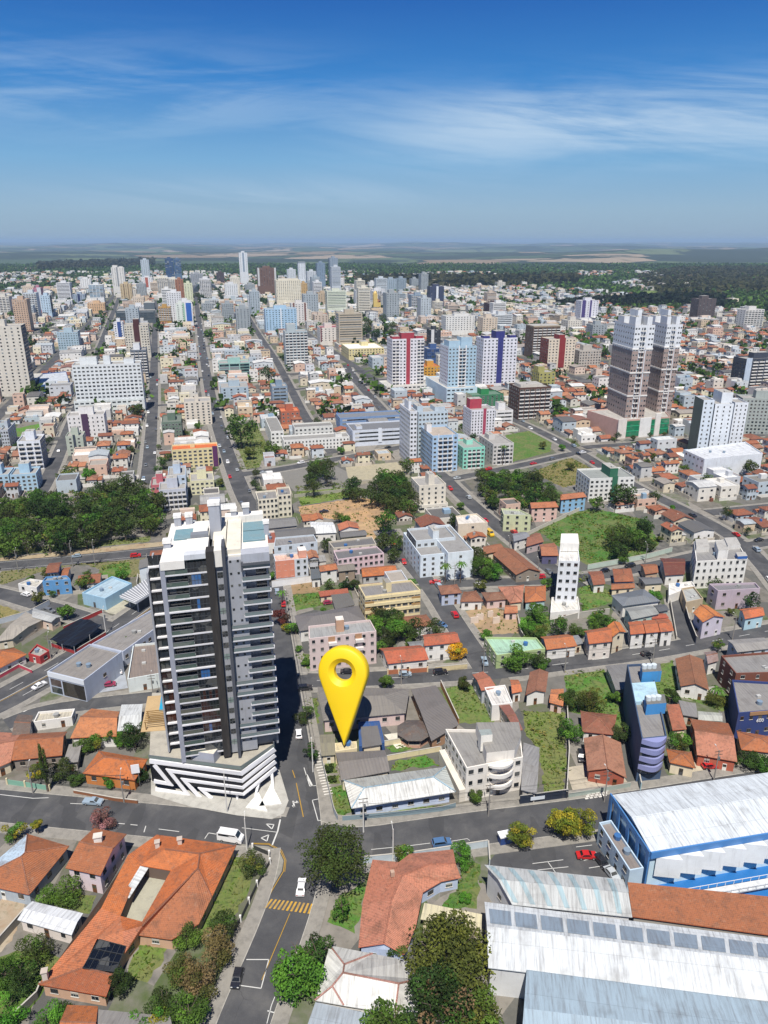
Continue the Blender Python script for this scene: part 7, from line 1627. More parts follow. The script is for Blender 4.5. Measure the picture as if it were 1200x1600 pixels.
for i, (u, v, r_, h_, c_, l_) in enumerate([
    (292, 1476, 2.8, 5, MG, 'green tree touching the courtyard house corner'), (342, 1500, 3.4, 6.5, BR, 'greyish thin leaved tree behind the street fence'), (322, 1545, 3.6, 6.5, BR, 'brown grey sparse tree in the middle of the garden'),
    (286, 1535, 3.2, 6, BR + MG, 'sparse greenish tree above the small lawn'), (296, 1600, 3.8, 6.5, MG, 'green tree at the bottom of the garden by the street'), (256, 1588, 3.0, 5, DGN + MG, 'dark green shrub tree near the lower garden path'),
    (235, 1612, 3.2, 5, BG + YG, 'yellowish shrub at the bottom of the garden'), (352, 1462, 2.8, 5, DGN, 'dark tree nearest the street in the courtyard garden'), (185, 1555, 2.4, 5, DGN, 'dark shrub against the south wing of the courtyard house'),
    (64, 1498, 3.2, 6, DGN + MG, 'dark green tree in the lower left garden'), (12, 1535, 3, 5.5, MG, 'mid green tree on the left edge lawn'), (38, 1545, 3, 5, DGN, 'dark shrubby tree on the left edge lawn'), (12, 1600, 3.2, 5, BG, 'bright green tree at the bottom left corner'), (82, 1612, 3.0, 4.6, BG + MG, 'bright tree right of the bottom left corner'),
    (79, 1410, 2.5, 4.2, BG, 'small round bush behind the pale metal outbuilding'), (113, 1408, 3.2, 5.2, MG, 'large round bush behind the pale metal outbuilding'), (25, 1312, 2.6, 5, BG + YG, 'yellowish feathery palm by the left edge house'), (60, 1303, 1.2, 4, YG, 'slim yellow green sapling on the pavement edge'),
    (163, 1292, 2.9, 5.5, PKc, 'pinkish blossoming tree on the lower kerb of the cross street'), (100, 1218, 3.2, 6, DGN, 'round dark tree beside the thin cypress'), (60, 1218, 2.2, 4.5, YG, 'yellow green ball shaped shrub behind the green fence'), (123, 1224, 2.2, 3, DGN, 'low dark bush at the front corner of the orange hip house'),
    (212, 1168, 3.8, 8, DGN, 'tall dark tree beside the timber pool deck'), (176, 1165, 2.2, 5, MG, 'green tree behind the orange hip roofed house'), (150, 1172, 2.6, 5, BG + YG, 'light green garden tree between two orange roofs'), (134, 1176, 2.2, 4.6, MG, 'mid green garden tree next to the grey lean-to'), (192, 1168, 2.2, 5, MG, 'bushy tree left of the tall dark one'), (218, 1222, 2.4, 4.2, DGN, 'dark bush squeezed against the zigzag striped base'), (175, 1228, 2.2, 3.4, BG, 'bright shrub in front of the orange walls'), (118, 1226, 2.0, 2.6, MG, 'low shrub beside the driveway gate'),
    (806, 1044, 4.8, 8.5, BG, 'big bright green tree on the second street corner'), (844, 1045, 3.1, 6, DGN + BG, 'smaller green tree right of the big bright corner tree'), (713, 1032, 3.2, 6.5, YF, 'yellow flowering tree beside the two storey red roofed house'), (601, 1077, 2.3, 5, MG, 'single green tree on the far pavement right of the map pin'), (722, 1078, 2.2, 5, DGN, 'dark shrub at the corner of the overgrown grass lot'),
    (836, 975, 4.5, 8, MG, 'green tree below the narrow white tower'), (826, 992, 3.8, 6, BG, 'bright tree in the sloping yard below the white tower'), (846, 1000, 3.6, 5, MG + OL, 'olive shrub tree at the bottom of the sloping yard'), (905, 995, 2.4, 4, BG, 'low green bushes behind the small grey roof'), (930, 980, 3.4, 4.6, MG, 'hedge like bushes above the two storey orange house'),
    (888, 1158, 3.8, 7, MG, 'bushy tree left of the brown hip roofed house'), (903, 1112, 3.6, 7.5, DGN + OL, 'dark tree at the top of the row behind the fence'), (925, 1112, 3.4, 7, OL + ['5a4a30'], 'brownish tree next to the dark one behind the fence'), (886, 1105, 3.0, 6, MG, 'green tree on the left of the small orchard'), (968, 1160, 2.8, 6, DGN, 'dark tree hugging the blue curved building'), (962, 1098, 2.2, 4, MG, 'small tree beside the dark grey shed roof'),
    (1046, 1100, 2.6, 4.5, DGN, 'dark bush right of the blue water tank'), (1084, 1180, 1, 2, MG, 'x') if 0 else (1062, 1170, 3, 5, OL + BG, 'olive garden tree right of the narrow salmon strip'), (1118, 1102, 3.0, 4.5, OL, 'brown green shrub behind the garden wall'), (1165, 1200, 3.8, 5, DGN, 'dark shrubbery in front of the orange roof at the right edge'), (1188, 1205, 3.4, 5, MG, 'green shrubbery at the very right edge above the hall roof'),
    (743, 1256, 1.9, 4.4, MG, 'small pruned tree in front of the cream curved flats'), (488, 1186, 2.2, 4.5, DGN, 'dark pavement tree left of the olive garage'), (478, 1130, 2.8, 5, DGN + MG, 'dark tree in the front garden opposite the dark tower'), (513, 1204, 1.3, 2.2, DGN, 'clipped round shrub on the upper small lawn'), (519, 1222, 1.1, 2, DGN, 'clipped dark shrub on the lower small lawn'),
    (632, 1346, 2.8, 4.5, BG + YG, 'light green bush at the top of the salmon house'), (722, 1352, 2.8, 5.5, BG, 'bright green tree at the top right of the salmon house'), (727, 1410, 1.4, 2.2, BG, 'small round bush on the salmon house lawn'), (618, 1500, 1.8, 5, DGN, 'narrow dark shrub by the gable of the salmon house'),
    (441, 975, 3.2, 6, ['4a1c24', '5c2430', '341a1c'], 'dark red leaved tree beside the main street'), (452, 988, 2.6, 5, YG + BG, 'yellow green round tree below the dark red one'), (463, 992, 1.8, 4, DGN, 'slim dark shrub beside the mint terrace'), (478, 1040, 1.6, 2.4, MG, 'round hedge island in front of the pinkish flats'),
    (603, 985, 4.6, 9, DGN, 'dark tree at the top of the thicket behind the cream banded flats'), (590, 995, 4.2, 8, MG, 'mid green tree on the left of the thicket'), (622, 1002, 4.4, 8, BG + MG, 'bright tree on the right of the thicket'), (605, 1008, 4.0, 7, DGN, 'dark tree at the bottom of the thicket'), (618, 985, 4.2, 8, MG, 'tall green tree in the middle of the thicket'), (592, 968, 3.6, 7, BR + OL, 'brownish tree below the cream banded flats'), (640, 1008, 3, 5, MG, 'low green tree beside the small grey roof'),
    (754, 905, 5.0, 10, MG, 'tall tree right of the white flats with palms'), (770, 905, 4.4, 8, BG, 'bright green tree second right of the white flats'), (745, 885, 4.2, 9, DGN, 'dark tree tight against the white flats'), (421, 906, 2.8, 5, BG, 'bright tree at the kerb next to the peach block'), (543, 922, 2.6, 5, DGN, 'left of two dark round trees above the red carport'), (554, 922, 2.6, 5, DGN, 'right of two dark round trees above the red carport')]):
    near_tree(u, v, r_, h_, c_, l_, 20 + i, 1.1 if v > 1100 else .8, min(h_ * .46, r_ * .95), size=.26 if v > 1100 else .34, cat='bush' if h_ < 4 else 'tree', name='bush' if h_ < 4 else 'tree')
near_tree(76, 1236, 1.0, 15, DGN, 'very tall thin dark cypress in front of the rust tiled house', 97, 3.2, 7.2, size=.3, name='cypress', cat='tree')
# palms
def palm(u, v, h, label, n=16, rl=2.6):
    p = G(u, v); root = empty('palm', (p.x, p.y, 0), label, 'palm'); m = MB(); m.tube((0, 0, 0), (.2, 0, h), .22, .14, '7a6a54', 'bark', 7); link('trunk', m.data('trunk'), root)
    c = MB(); r = random.Random(int(u))
    for k in range(n):
        a = 6.28 * k / n + r.uniform(-.1, .1); d = Vector((math.cos(a), math.sin(a), 0)); s = Vector((-d.y, d.x, 0)); prev = Vector((.2, 0, h)); up = r.uniform(.2, .9)
        for j in range(1, 6):
            t = j / 5; q = Vector((.2, 0, h)) + d * rl * t + UP * (up * math.sin(t * 2.4) * 1.3 - t * t * 1.1); w_ = .34 * (1 - abs(t - .5)); c.face([prev - s * w_, q - s * w_ - UP * .15, q + s * w_ - UP * .15, prev + s * w_], r.choice(['3c6424', '2c5018', '4a7430']), 'leaf'); prev = q
    link('crown', c.data('crown'), root)
palm(695, 912, 8, 'left palm in front of the white flats'); palm(719, 911, 8.6, 'right palm in front of the white flats'); palm(441, 948, 6, 'palm on the terrace beside the main street', 12, 2.2); palm(1118, 1095, 4, 'small dark palm in the yard left of the navy building'); palm(785, 727, 12, 'tall slim palm at the foot of the light blue corner block', 12, 3)
# prototypes for the middle distance
PROT = []
for i, (cols, rx, hh) in enumerate(((DGN, 5, 9), (MG, 4.6, 8.5), (DGN + MG, 5.4, 10), (OL, 4.2, 7.5), (BG, 4, 7), (MG + OL, 5, 9), (DGN, 6, 12))):
    PROT.append((leafmesh(200 + i, 50, 24, rx, hh * .42, .45, cols, hh * .6), trunkmesh(200 + i, hh * .7, .3, 5, rx * .4), rx, hh))
def ptree(p, k=None, s=1.0, label='', group=None, cat='tree'):
    k = R.randrange(len(PROT)) if k is None else k; crown, tr, rx, hh = PROT[k]; o = bpy.data.objects.new(cat, None); S.collection.objects.link(o); o.location = (p.x, p.y, 0); o.rotation_euler = (0, 0, R.uniform(0, 6.28)); o.scale = (s, s, s * R.uniform(.85, 1.15))
    o['category'] = cat; o['label'] = label
    if group: o['group'] = group
    link('crown', crown, o); link('trunk', tr, o); return o
def fill_wood(px, n, label, group, ks=None, s=(.7, 1.2), minr=4.0):
    poly = [G(*p) for p in px]; xs = [p.x for p in poly]; ys = [p.y for p in poly]; got = []; tries = 0
    while len(got) < n and tries < 8000:
        tries += 1; p = Vector((R.uniform(min(xs), max(xs)), R.uniform(min(ys), max(ys)), 0)); ins = False
        for i in range(len(poly)):
            a, b = poly[i], poly[(i + 1) % len(poly)]
            if (a.y > p.y) != (b.y > p.y) and p.x < (b.x - a.x) * (p.y - a.y) / (b.y - a.y) + a.x: ins = not ins
        if not ins or any((p - g).length < minr for g in got): continue
        got.append(p); ptree(p, R.choice(ks) if ks else None, R.uniform(*s), label, group)
fill_wood([(-70, 876), (-70, 822), (60, 795), (120, 790), (175, 778), (225, 785), (262, 805), (262, 826), (240, 846), (100, 868)], 74, 'tree in the dense dark wooded park left of the tall dark tower', 'trees of the wooded park', [0, 1, 2, 2, 5, 6, 0], (.9, 1.35), 6.0)
fill_wood([(560, 782), (588, 762), (640, 758), (652, 790), (640, 812), (590, 806)], 20, 'tree in the dark grove right of the dirt yard', 'trees of the grove by the dirt yard', [0, 2, 6, 1], (.8, 1.2), 4.5)
fill_wood([(742, 772), (760, 755), (800, 752), (850, 765), (880, 790), (860, 806), (800, 804), (750, 795)], 34, 'tree in the grove below the mint and stone balcony blocks', 'trees of the grove below the balcony blocks', [0, 1, 2, 5, 6], (.7, 1.15), 4.6)
fill_wood([(948, 852), (1012, 838), (1022, 862), (960, 878)], 10, 'tree in the dark clump at the right of the green field', 'trees at the right of the green field', [0, 6, 2], (.7, 1.0), 4)
fill_wood([(478, 745), (512, 738), (520, 760), (486, 762)], 6, 'tree in the row beside the paved depot', 'trees beside the paved depot', [0, 2, 6], (.8, 1.1), 5)
fill_wood([(545, 770), (562, 760), (566, 790), (548, 792)], 3, 'tree left of the grove by the dirt yard', 'trees left of the grove', [0, 6], (.8, 1), 4)
fill_wood([(593, 860), (620, 850), (624, 880), (600, 880)], 4, 'tree at the top end of the narrow street', 'trees at the top end of the narrow street', [0, 2], (.6, .95), 4)
fill_wood([(560, 520), (620, 500), (625, 528), (575, 545)], 13, 'tree in the dark central square right of the beige banded slab', 'trees of the central square', [0, 2, 6], (1.0, 1.6), 8)
fill_wood([(296, 456), (346, 452), (352, 470), (300, 472)], 9, 'tree around the arched hall', 'trees round the arched hall', [0, 6], (1.4, 2), 15)
fill_wood([(886, 532), (956, 522), (958, 545), (888, 548)], 14, 'tree in the bright green band left of the twin towers', 'bright green tree band', [4, 4, 1], (1.0, 1.5), 9)
fill_wood([(-10, 498), (50, 480), (55, 510), (0, 520)], 8, 'tree in the patch near the left edge', 'trees near the left edge', [1, 4, 0], (1, 1.6), 12)
fill_wood([(855, 622), (885, 615), (890, 655), (862, 660)], 8, 'tree right of the brown balcony tower', 'trees right of the brown balcony tower', [3, 5, 4], (.7, 1.1), 6)
for (u, v, k, s, l) in [(378, 700, 2, 2.0, 'very large dark round tree beside the main avenue'), (390, 718, 3, 1.1, 'olive tree in front of the very large dark one'), (424, 716, 1, 1.2, 'green tree at the corner of the white school'), (420, 600, 6, 1.5, 'tall dark pine like tree above the white school'), (490, 776, 6, .9, 'dark tree in the green yard'), (602, 836, 2, 1.1, 'dark tree at the dead end dirt road'), (664, 620, 4, 1.2, 'round bright tree below the crimson striped tower'), (215, 655, 0, 1.4, 'dark tree right of the wide white tower podium'), (110, 752, 5, 1.1, 'tree at the bottom of the left hand street'), (140, 752, 4, 1.1, 'light tree near the bottom of the left hand street'), (640, 776, 1, 1.0, 'green tree next to the cream five storey block'), (752, 752, 0, .9, 'reddish dark tree by the slanting street'), (970, 795, 0, 1.5, 'large dark tree right of the green striped flats'), (932, 800, 1, .9, 'bush at the top of the green field'), (712, 828, 0, .8, 'dark tree by the slanting street bend'), (636, 742, 2, .9, 'tree by the car park corner'), (75, 902, 3, .6, 'bare bush near the sky blue house'), (135, 925, 5, .8, 'round tree left of the filling station'), (192, 908, 4, .7, 'green tree above the filling station'), (62, 945, 3, .7, 'pale bushy tree on the small side street'), (106, 968, 4, .8, 'light green tree at the bend of the side street'), (197, 1015, 1, .6, 'tree behind the showroom wing'), (113, 1068, 4, .6, 'yellow green shrub at the showroom front'), (1170, 745, 0, 1.0, 'dark tree right of the white podium'), (1130, 745, 5, .9, 'tree in front of the white podium'), (848, 702, 3, .7, 'bare tree on the dry lot'), (890, 735, 3, .8, 'thin tree at the edge of the dry lot')]:
    ptree(G(u, v), k, s, l)
# street and garden trees scattered in the gaps of the town
cnt = 0; tries = 0; spots = []; far_blobs = []
while tries < 26000 and cnt < 620:
    tries += 1; y = 215 + 1500 * R.random() ** 1.5; x = R.uniform(-.56, .56) * y; p = Vector((x, y, 0)); i, j = int((x - OX) / OC), int((y - OY) / OC)
    if OCC[i, j] or OCC[i + 1, j] or OCC[i, j + 1]: continue
    OCC[i - 1:i + 2, j - 1:j + 2] = True; spots.append(p); cnt += 1
spots.sort(key=lambda p: p.y)
for p in spots[:150]: ptree(p, None, R.uniform(.35, .75), 'small garden tree in a gap between town houses', 'garden trees between the houses', 'bush')  # small trees with trunk and crown, listed under bush
far_blobs = spots[150:]
def blobs(pts, name, label, cols, seed, rr=(2.4, 4.5)):
    r = random.Random(seed); v, f, cc = [], [], []
    for p in pts:
        s = r.uniform(*rr); n = 7 if p.y > 1500 else 22
        for _ in range(n):
            o = Vector((p.x, p.y, p.z + s * .9)) + Vector((r.gauss(0, .5), r.gauss(0, .5), r.gauss(0, .4))) * s; nn = Vector((r.gauss(0, 1), r.gauss(0, 1), r.gauss(.8, .8))).normalized(); a = nn.orthogonal().normalized(); b = nn.cross(a); k = s * (.75 if n == 7 else .42) * r.uniform(.7, 1.3)
            i = len(v); v += [tuple(o - a * k), tuple(o - b * k * .8), tuple(o + a * k), tuple(o + b * k * .8)]; f.append((i, i + 1, i + 2, i + 3)); c_ = hexc(r.choice(cols)); j = r.uniform(.7, 1.2); cc += [c_[0] * j, c_[1] * j, c_[2] * j, 1] * 4
    me = bpy.data.meshes.new(name); me.from_pydata(v, [], f); ca = me.color_attributes.new('Col', 'FLOAT_COLOR', 'CORNER'); ca.data.foreach_set('color', cc); me.materials.append(MATS['leaf']); me.update()
    o = bpy.data.objects.new(name, me); S.collection.objects.link(o); tag(o, label, 'trees', kind='stuff'); return o
pts = list(far_blobs)
for _ in range(34000):
    y = 900 + 3600 * R.random() ** .8; x = R.uniform(-.58, .58) * y; i, j = int((x - OX) / OC), int((y - OY) / OC)
    nz = noise.noise(Vector((x / 260, y / 420, 5)))
    if y > 1500 and nz < .02 and R.random() < .45: continue
    if y <= 1500 and R.random() < .8: continue
    if 1 <= i < OCC.shape[0] - 1 and 1 <= j < OCC.shape[1] - 1 and OCC[i - 1:i + 2, j - 1:j + 2].any(): continue
    pts.append(Vector((x, y, hill(x, y))))
blobs(pts, 'distant_trees', 'tree belts and garden trees dotted through the far suburbs', DGN + MG, 5, (3.5, 7))
def forest(px, n, seed, name, label, rr=(6, 11)):
    poly = [G(*p) for p in px]; xs = [p.x for p in poly]; ys = [p.y for p in poly]; out = []; r = random.Random(seed); t = 0
    while len(out) < n and t < n * 6:
        t += 1; p = Vector((r.uniform(min(xs), max(xs)), r.uniform(min(ys), max(ys)), 0)); ins = False
        for i in range(len(poly)):
            a, b = poly[i], poly[(i + 1) % len(poly)]
            if (a.y > p.y) != (b.y > p.y) and p.x < (b.x - a.x) * (p.y - a.y) / (b.y - a.y) + a.x: ins = not ins
        if ins: p.z = hill(p.x, p.y); out.append(p)
    blobs(out, name, label, FD, seed, rr)
FD = ['081008', '0c180c', '070e08', '0f1e10']
forest([(1000, 446), (1000, 432), (1060, 420), (1330, 418), (1330, 458), (1190, 458), (1100, 462), (1060, 468), (1040, 460)], 9500, 3, 'forest', 'broad dark forest on the right below the horizon', (5, 8.5))
forest([(860, 478), (1000, 478), (1130, 484), (1130, 470), (1060, 466), (960, 470)], 1400, 4, 'forest', 'dark tree belt behind the purple and white far tower', (5, 9))
forest([(560, 447), (700, 452), (900, 444), (900, 436), (700, 438), (560, 438)], 2200, 6, 'forest', 'dark forest band in the middle distance right of the skyline', (8, 13))
forest([(60, 424), (240, 416), (240, 408), (60, 413)], 1800, 7, 'forest', 'dark forest band behind the left suburbs', (8, 13))

# grass tufts and weeds standing on the lots
def weeds():
    r = random.Random(31); v, f, cc = [], [], []
    for poly, m_ in LAWNS:
        if min(p.y for p in poly) > 430: continue
        xs = [p.x for p in poly]; ys = [p.y for p in poly]; A = abs(area2(poly)) / 2; n = int(min(2600, A * (1.1 if m_ == 'grass' else .25)))
        for _ in range(n * 2):
            p = Vector((r.uniform(min(xs), max(xs)), r.uniform(min(ys), max(ys)), .02)); ins = False
            for i in range(len(poly)):
                a, b = poly[i], poly[(i + 1) % len(poly)]
                if (a.y > p.y) != (b.y > p.y) and p.x < (b.x - a.x) * (p.y - a.y) / (b.y - a.y) + a.x: ins = not ins
            nz = noise.noise(p * .12)
            if not ins or nz < -.05 - r.random() * .25: continue
            c = hexc(r.choice(['4c6a24', '5c7a2c', '3c5a1c', '6e7c36', '7c7a44', '446a20'])); big = r.random() < .03 and A > 250
            for k in range(7 if big else 1):
                s = r.uniform(.18, .42) * (1.3 if big else 1); o = p + Vector((r.gauss(0, .4), r.gauss(0, .4), r.uniform(.1, .7))) * (1 if big else .2); a_ = r.uniform(0, 6.28); d = Vector((math.cos(a_), math.sin(a_), r.uniform(-.2, .2))); u_ = Vector((r.gauss(0, .5), r.gauss(0, .5), .8)); i = len(v)
                v += [tuple(o - d * s), tuple(o + d * s), tuple(o + d * s + u_ * s), tuple(o - d * s + u_ * s)]; f.append((i, i + 1, i + 2, i + 3)); j = r.uniform(.5, .85); cc += [c[0] * j, c[1] * j, c[2] * j, 1] * 4
    me = bpy.data.meshes.new('weeds'); me.from_pydata(v, [], f); ca = me.color_attributes.new('Col', 'FLOAT_COLOR', 'CORNER'); ca.data.foreach_set('color', cc); me.materials.append(MATS['leaf']); me.update()
    o = bpy.data.objects.new('weeds', me); S.collection.objects.link(o); tag(o, 'grass tufts and weeds standing on the lawns and empty lots', 'grass', kind='stuff')
weeds()
# ================= CARS =================
def car_mesh(kind):
    L, W_, Hh = dict(hatch=(4.0, 1.75, 1.45), sedan=(4.5, 1.8, 1.42), suv=(4.5, 1.9, 1.7), van=(5.9, 2.05, 2.5), pickup=(4.8, 1.8, 1.55))[kind]
    prof = dict(hatch=[(-.5, .28), (-.5, .6), (-.46, .66), (-.36, .98), (.12, 1.0), (.28, .68), (.47, .58), (.5, .45), (.5, .2)], sedan=[(-.5, .28), (-.5, .62), (-.33, .68), (-.2, .98), (.1, 1.0), (.25, .68), (.47, .6), (.5, .45), (.5, .2)],
        suv=[(-.5, .25), (-.5, .6), (-.47, .66), (-.42, .98), (.12, 1.0), (.26, .68), (.46, .62), (.5, .5), (.5, .2)], van=[(-.5, .15), (-.5, .5), (-.5, .96), (-.46, 1.0), (.25, 1.0), (.38, .6), (.48, .46), (.5, .3), (.5, .12)], pickup=[(-.5, .28), (-.5, .62), (-.1, .64), (-.08, .98), (.12, 1.0), (.27, .68), (.47, .6), (.5, .45), (.5, .2)])[kind]
    b = MB(); P_ = [(x * L, z * Hh) for x, z in prof]; n = len(P_)
    wz = lambda z: W_ / 2 * (1 if z < .66 * Hh else 1 - .22 * (z - .66 * Hh) / (.34 * Hh) if kind != 'van' else 1 - .05 * z / Hh)
    for i in range(n - 1):
        (x0, z0), (x1, z1) = P_[i], P_[i + 1]; b.face([(x0, -wz(z0), z0), (x0, wz(z0), z0), (x1, wz(z1), z1), (x1, -wz(z1), z1)][::1], 'ffffff', 'car')
    b.face([(x, -wz(z), z) for x, z in P_][::-1], 'ffffff', 'car'); b.face([(x, wz(z), z) for x, z in P_], 'ffffff', 'car')
    g = MB()
    def strip(i, t0, t1, k):
        (x0, z0), (x1, z1) = P_[i], P_[i + 1]; A = (x0 + (x1 - x0) * t0, z0 + (z1 - z0) * t0); B = (x0 + (x1 - x0) * t1, z0 + (z1 - z0) * t1)
        off = Vector((-(B[1] - A[1]), 0, B[0] - A[0])).normalized() * .02; off = off if off.z > 0 or i > 3 else -off
        g.face([Vector((A[0], -wz(A[1]) * k, A[1])) + off, Vector((A[0], wz(A[1]) * k, A[1])) + off, Vector((B[0], wz(B[1]) * k, B[1])) + off, Vector((B[0], -wz(B[1]) * k, B[1])) + off], '14181c', 'glass')
    strip(4, .08, .92, .86); strip(2, .15, .9, .84)
    top = [P_[i] for i in range(2, 6)]
    for s in (1, -1):
        q = [(top[0][0] * .88 + .0, .7 * Hh), (top[1][0] + .12, .93 * Hh), (top[2][0] - .08, .93 * Hh), (top[3][0] - .18, .71 * Hh)]; g.face([(x, s * (wz(z) + .015), z) for x, z in q], '14181c', 'glass')
    w_ = MB(); w_.tube((0, -.1, 0), (0, .1, 0), .32, .32, '0c0c0c', 'paint', 14); w_.tube((0, -.12, 0), (0, .12, 0), .18, .18, '9a9a9a', 'paint', 10)
    h = MB(); h.box((0, -.17, 0), (.06, 0, 0), (0, .34, 0), (0, 0, .16), 'e8e8e0', 'paint'); t = MB(); t.box((0, -.15, 0), (.05, 0, 0), (0, .3, 0), (0, 0, .16), 'a01414', 'paint')
    return dict(b=b.data('body'), g=g.data('windows'), w=w_.data('wheel'), h=h.data('headlight'), t=t.data('tail_light'), L=L, W=W_, H=Hh)
CM = {k: car_mesh(k) for k in ('hatch', 'sedan', 'suv', 'van', 'pickup')}
CC = dict(white=(.8, .8, .8), silver=(.45, .48, .5), black=(.02, .02, .025), red=(.5, .02, .02), blue=(.08, .16, .3), grey=(.15, .16, .17), bluegrey=(.3, .38, .45), yellow=(.7, .45, .03), maroon=(.3, .03, .08))
def car(kind, col, p, ang, label, grp=None, full=True, name=None):
    M = CM[kind]; o = bpy.data.objects.new(name or {'van': 'van', 'pickup': 'pickup'}.get(kind, 'car'), None); S.collection.objects.link(o); o.location = (p.x, p.y, p.z + .13); o.rotation_euler = (0, 0, ang); tag(o, label, {'van': 'van', 'pickup': 'pickup'}.get(kind, 'car'), grp)
    b = link('body', M['b'], o); b.color = (*CC[col], 1); link('window_glass', M['g'], o)
    if full:
        for sx in (-.31, .31):
            for sy in (-1, 1): link('wheel', M['w'], o, (sx * M['L'], sy * (M['W'] / 2 - .08), .32))
        for sy in (-1, 1): link('headlight', M['h'], o, (M['L'] / 2 - .02, sy * M['W'] * .34, M['H'] * .42)); link('tail_light', M['t'], o, (-M['L'] / 2 - .03, sy * M['W'] * .36, M['H'] * .45))
    return o
def carpx(kind, col, u, v, u2, v2, label, **k):
    a, b = G(u, v), G(u2, v2); car(kind, col, a, math.atan2(b.y - a.y, b.x - a.x), label, **k)
carpx('sedan', 'white', 471, 1390, 474, 1370, 'white car driving down the middle of the main street below the crossing'); carpx('hatch', 'black', 371, 1532, 364, 1560, 'black car parked in the white box at the lower kerb')
carpx('van', 'white', 361, 1313, 380, 1316, 'white minibus parked in front of the courtyard house'); carpx('pickup', 'bluegrey', 146, 1256, 160, 1257, 'silver blue pickup parked across from the courtyard house')
carpx('suv', 'blue', 690, 1321, 720, 1317, 'dark blue car parked on the lower side of the cross street'); carpx('sedan', 'red', 916, 1340, 930, 1340, 'red car in the asphalt parking lot'); carpx('sedan', 'black', 940, 1350, 946, 1358, 'black car half under the sports hall annex')
carpx('sedan', 'silver', 955, 1368, 960, 1374, 'light car in the shadow of the annex corner'); carpx('hatch', 'white', 467, 1150, 466, 1130, 'white car parked at the right kerb opposite the dark tower'); carpx('suv', 'black', 477, 1078, 490, 1077, 'black car at the corner left of the map pin head')
carpx('hatch', 'bluegrey', 633, 1056, 650, 1056, 'light blue grey car outside the red roofed house'); carpx('suv', 'black', 688, 1053, 700, 1052, 'black car on the second street right of the light blue one'); carpx('sedan', 'black', 543, 1052, 560, 1052, 'black car seen through the hole of the map pin')
carpx('sedan', 'white', 62, 1074, 80, 1064, 'white car driving on the left avenue'); carpx('hatch', 'red', 1108, 1200, 1120, 1199, 'red car in the driveway of the salmon and rust house'); carpx('hatch', 'black', 1010, 1024, 1030, 1020, 'black car parked below the row houses')
carpx('suv', 'black', 908, 1185, 910, 1200, 'black car in the driveway left of the brick house'); carpx('hatch', 'maroon', 171, 1072, 185, 1070, 'dark pink car on the showroom forecourt'); carpx('suv', 'white', 187, 1050, 188, 1030, 'white car raised in the showroom side window bay')
carpx('hatch', 'blue', 691, 979, 700, 984, 'blue car parked on the narrow street by the brown hip roof'); carpx('hatch', 'red', 631, 880, 635, 890, 'red car at the top of the narrow street'); carpx('hatch', 'white', 612, 872, 618, 882, 'white car at the top of the narrow street'); carpx('pickup', 'bluegrey', 757, 1036, 760, 1046, 'bluish car beside the lime corner building')
carpx('van', 'yellow', 765, 836, 770, 840, 'yellow van on the slanting street', full=False); carpx('hatch', 'maroon', 513, 944, 522, 943, 'dark red car under the carport beside the red roof strip')
carpx('hatch', 'white', 92, 706, 95, 700, 'white car on the left hand street', full=False); carpx('pickup', 'black', 506, 801, 520, 799, 'black truck in the dirt yard')
n = 0
for (pts, hw, wk, wc) in ROADS[:NROAD_MANUAL]:
    acc = R.uniform(5, 20)
    for a, b in zip(pts, pts[1:]):
        acc -= (b - a).length
        if acc < 0 and n < 150 and hw > 3 and a.y > 240 and a.y < 1300:
            s = R.choice((-1, 1)); d = (b - a).normalized(); nn = Vector((-d.y, d.x, 0)); k = R.choice(['hatch', 'sedan', 'suv']); c_ = R.choice(['white', 'white', 'silver', 'black', 'grey', 'red', 'bluegrey'])
            parked = R.random() < .7; car(k, c_, a + nn * s * (hw - 1.1 if parked else hw * .4), math.atan2(d.y, d.x) + (0 if s < 0 else math.pi), f'small {"blue grey" if c_ == "bluegrey" else c_} car on a town street', 'small ' + c_ + ' cars on the town streets', full=a.y < 330); n += 1; acc = R.uniform(9, 30)
# ================= POLES, LAMPS, FENCES =================
def pole(u, v, h=9.5, label='', arm=True, white=False, ang=0):
    p = G(u, v); root = empty('utility_pole' if arm else 'street_lamp', (p.x, p.y, 0), label, 'pole' if arm else 'street lamp', None); c_ = 'd4d2cc' if white else '8e8a84'; m = MB(); m.tube((0, 0, 0), (0, 0, h), .19, .11, c_, 'paint', 8); link('shaft', m.data('shaft'), root)
    if arm:
        for z in (h - .4, h - 1.4): m = MB(); m.box((-1.1, -.06, z), (2.2, 0, 0), (0, .12, 0), (0, 0, .12), '5a5048', 'paint'); link('crossarm', m.data('crossarm'), root, rz=ang)
        m = MB(); m.tube((.35, 0, h - 3), (.35, 0, h - 2.1), .28, .28, '6a6e70', 'paint', 8); link('transformer', m.data('transformer'), root, rz=ang)
    m = MB(); m.tube((0, 0, h - .6), (1.6, .0, h + .3), .05, .04, c_, 'paint', 5); m.box((1.5, -.12, h + .25), (.6, 0, 0), (0, .24, 0), (0, 0, .1), 'c9c9c4', 'paint'); link('lamp_arm', m.data('lamp_arm'), root, rz=ang + 1.57)
    return root
def panglish(): pass
